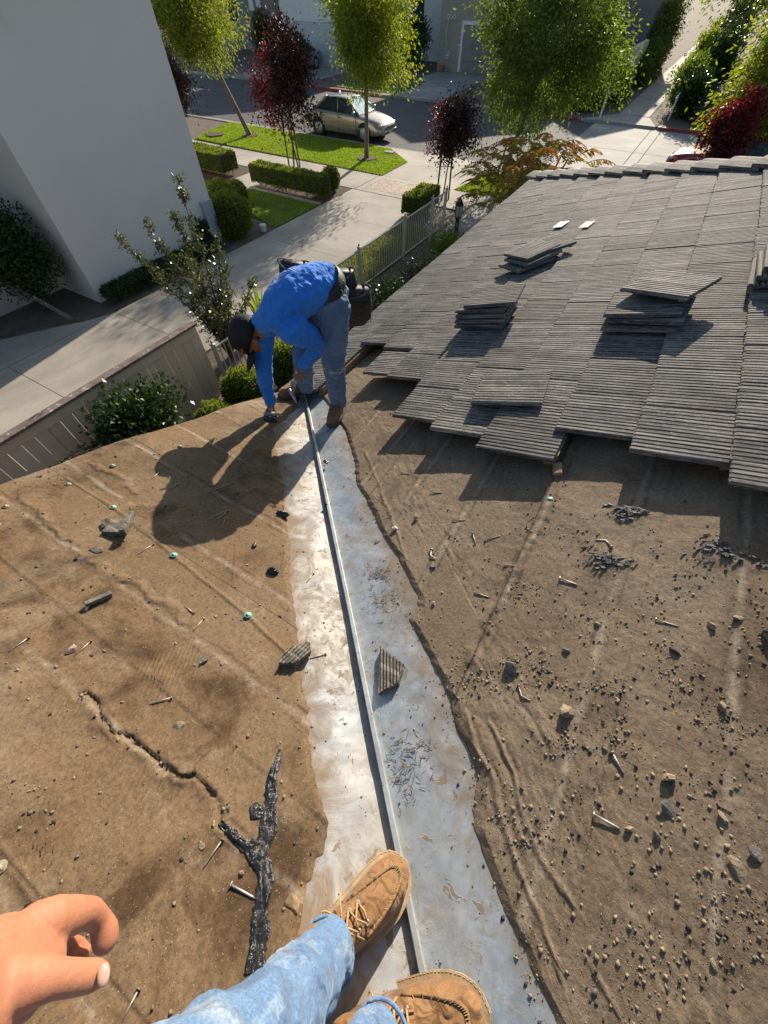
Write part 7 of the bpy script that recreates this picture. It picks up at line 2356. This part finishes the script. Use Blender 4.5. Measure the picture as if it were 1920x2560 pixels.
# ---- loose tiles stacked on the slope
LT = [tile_mesh('loose_tile', 500 + i, True) for i in range(3)]
def loose_tile(x, y, lift, rz, label, group, tx=0.0, ty=0.0):
    """centre of the tile on the tiled slope"""
    o = obj('loose_tile', random.choice(LT))
    q = Quaternion((0, 1, 0), -tilt) @ Quaternion((0, 0, 1), rz) @ Quaternion((1, 0, 0), tx) @ Quaternion((0, 1, 0), ty)
    o.rotation_mode = 'QUATERNION'; o.rotation_quaternion = q
    c = Vector((x, y, zR(x) + lift)) - q @ Vector((TL / 2, 0, 0))
    o.location = c
    return link_prop(o, label, 'roof tile', group)
TOP0 = 0.155
loose_tile(-0.315, 1.90, TOP0, 0.14, 'single loose tile lying askew over the lowest courses', 'loose tiles on the roof', 0, 0.0)
for i in range(5):
    loose_tile(-0.82 - 0.008 * i + 0.05 * (i == 4), 2.86 + 0.012 * i, TOP0 + 0.0335 * i, 0.02 * (i % 3) + (0.0 if i < 4 else 0.1), ('bottom', 'second lowest', 'middle', 'second highest', 'top')[i] + ' tile of the neat five tile stack on the roof', 'tiles in the middle stack')
for i, (dx, dy, rz) in enumerate(((0, -0.04, 0.0), (0.02, -0.02, -0.08), (-0.02, 0.0, 0.02), (0.05, 0.12, -0.42))):
    loose_tile(0.15 + dx, 2.70 + dy, TOP0 + 0.0335 * i + (0.012 if i == 3 else 0), rz, ('bottom', 'second lowest', 'second highest', 'top skewed')[i] + ' tile of the skewed stack at right on the roof', 'tiles in the right stack', -0.05 if i == 3 else 0)
for i, (dx, dy, rz, tx) in enumerate(((0.0, -0.04, 0.9, 0.0), (0.03, 0.0, 1.0, 0.02), (0.0, 0.05, 1.02, 0.02), (0.10, 0.16, 0.75, 0.04))):
    loose_tile(-0.88 + dx, 4.02 + dy, TOP0 + 0.0335 * (i if i < 3 else 1.6), rz, ('bottom', 'middle', 'top', 'slipped')[i] + ' tile of the fanned stack highest up the roof', 'tiles in the far stack', tx)
for i in range(5):
    loose_tile(0.72 + 0.01 * i, 3.10 + 0.02 * i, TOP0 + 0.0335 * i, 1.55 + 0.03 * (i % 2), ('bottom', 'second lowest', 'middle', 'second highest', 'top')[i] + ' tile of the stack cut by the right picture edge', 'tiles in the edge stack')
for i, (x, y, lab) in enumerate(((-0.875, 5.06, 'left white paper slip on the upper tiles'), (-0.60, 4.86, 'right cream paper slip on the upper tiles'))):
    o = MB().box((0, 0, 0), (0.09, 0.20, 0.002)).build('paper_slip', MAT['plate'] if i == 0 else pm('cream_paper', (0.6, 0.55, 0.42), (0.55, 0.5, 0.38), 20, 0.8, 0, 0.1), None, local=True)
    o.location = (x, y, zR(x) + 0.149)
    o.rotation_euler = (0, -tilt, -0.12)
    link_prop(o, lab, 'paper', 'paper slips')

# ---- uncounted crumbs: two meshes of tiny grit, denser to the right
def grit(name, pl_, n, rng_x, rng_y, dens, mats, label, smin, smax, seed, clusters=()):
    rng = np.random.RandomState(seed)
    pts = []
    while len(pts) < n:
        x = rng.uniform(*rng_x); y = rng.uniform(*rng_y)
        if rng.rand() < dens(x, y): pts.append((x, y))
    for (cx, cy, r_, k) in clusters:
        for i in range(k): pts.append((cx + rng.randn() * r_, cy + rng.randn() * r_))
    base = np.array([(0, 0, 1), (1, 0, 0), (0, 1, 0), (-1, 0, 0), (0, -1, 0), (0, 0, -0.6)], float)
    tri = np.array([(0, 1, 2), (0, 2, 3), (0, 3, 4), (0, 4, 1), (5, 2, 1), (5, 3, 2), (5, 4, 3), (5, 1, 4)])
    V = []; F = []
    for i, (x, y) in enumerate(pts):
        s = smin + (smax - smin) * rng.rand() ** 8
        b_ = base * (0.6 + 0.8 * rng.rand(6, 1)) * s * np.array([1, 0.5 + 0.7 * rng.rand(), 0.45 + 0.4 * rng.rand()])
        a = rng.rand() * 6.28; c_, s_ = math.cos(a), math.sin(a)
        b_ = b_ @ np.array([(c_, s_, 0), (-s_, c_, 0), (0, 0, 1)])
        V.append(b_ + np.array([x, y, drop(x, y) + s * 0.2])); F.append(tri + 6 * i)
    me = np_mesh(name, np.vstack(V), np.vstack(F))
    for m_ in mats: me.materials.append(m_)
    me.polygons.foreach_set('material_index', np.repeat(rng.randint(0, len(mats), len(pts)), 8).astype(np.int32))
    return link_prop(obj(name, me), label, 'grit', None, 'stuff')
def densR(x, y):
    if x + y < 0.28: return 0.0
    k = 0.10 + 0.9 * max(0, min(1, (x + 0.35) / 0.9)) * max(0, min(1, (1.35 - y) / 0.8))
    return k * (0.12 + 2.2 * max(0, noise.noise(Vector((x * 6, y * 6, 3))) + 0.05))
crow = [(x, y, 0.016, 45) for x, y in CRUMBROW] + [(0.62, 0.28, 0.06, 160), (0.70, 0.42, 0.05, 120), (0.60, 0.62, 0.04, 70), (0.66, 0.12, 0.07, 150), (0.52, 0.75, 0.04, 50)]
crow += [(x, y, 0.02, 14) for x, y in LAPR]
grit('grit', 'R', 15000, (-1.1, 0.95), (-0.4, 2.0), densR, [MAT['tan'], MAT['grey'], MAT['tan'], MAT['dark']], 'crumbs and grit strewn over the right slope', 0.0010, 0.0072, 5, crow)
def densL(x, y):
    if x + y > -0.25: return 0.0
    return 0.25 + 0.9 * max(0, noise.noise(Vector((x * 3, y * 3, 9))))
crl = [(x, y, 0.014, 22) for x, y in CLUMPL] + [(x, y, 0.012, 9) for x, y in LAPL2] + [(x, y, 0.008, 8) for x, y in CRACK]
grit('grit', 'L', 3200, (-2.1, 0.2), (-0.8, 1.7), densL, [MAT['tan'], MAT['tan'], MAT['grey'], MAT['dark']], 'sparse crumbs on the left slope', 0.0012, 0.008, 6, crl)
def densV(x, y): return 0.5 if abs(x + y) < 0.05 or noise.noise(Vector((x * 7, y * 7, 2))) > 0.15 else 0.12
grit('grit', 'V', 900, (-1.7, 0.5), (-0.4, 1.8), lambda x, y: densV(x, y) if abs(x + y) < 0.42 and abs(x + y) > 0.025 else 0, [MAT['dark'], MAT['tan'], MAT['grey']], 'dark specks of grit on the valley metal', 0.0012, 0.006, 7)
# dry needles swept into clumps on the right pan
rng = np.random.RandomState(8)
mb = MB()
for cx, cy, r_, k in ((-0.30, 0.52, 0.045, 70), (-0.42, 0.62, 0.04, 40), (0.03, 0.10, 0.04, 70), (0.06, 0.02, 0.025, 35), (-0.62, 0.95, 0.06, 60), (-0.40, 0.62, 0.02, 30)):
    for i in range(k):
        x, y = cx + rng.randn() * r_, cy + rng.randn() * r_ * 0.8
        a = rng.rand() * 3.14; l_ = rng.uniform(.008, .025)
        z = drop(x, y) + 0.002
        mb.tube([(x, y, z), (x + math.cos(a) * l_, y + math.sin(a) * l_, z + rng.uniform(0, .006) + 0.37 * 0.5 * l_ * math.cos(a))], 0.0007, 3, False)
link_prop(mb.build('dry_needles', MAT['stake'], None), 'dark dry needles swept together on the valley metal', 'needles', None, 'stuff')
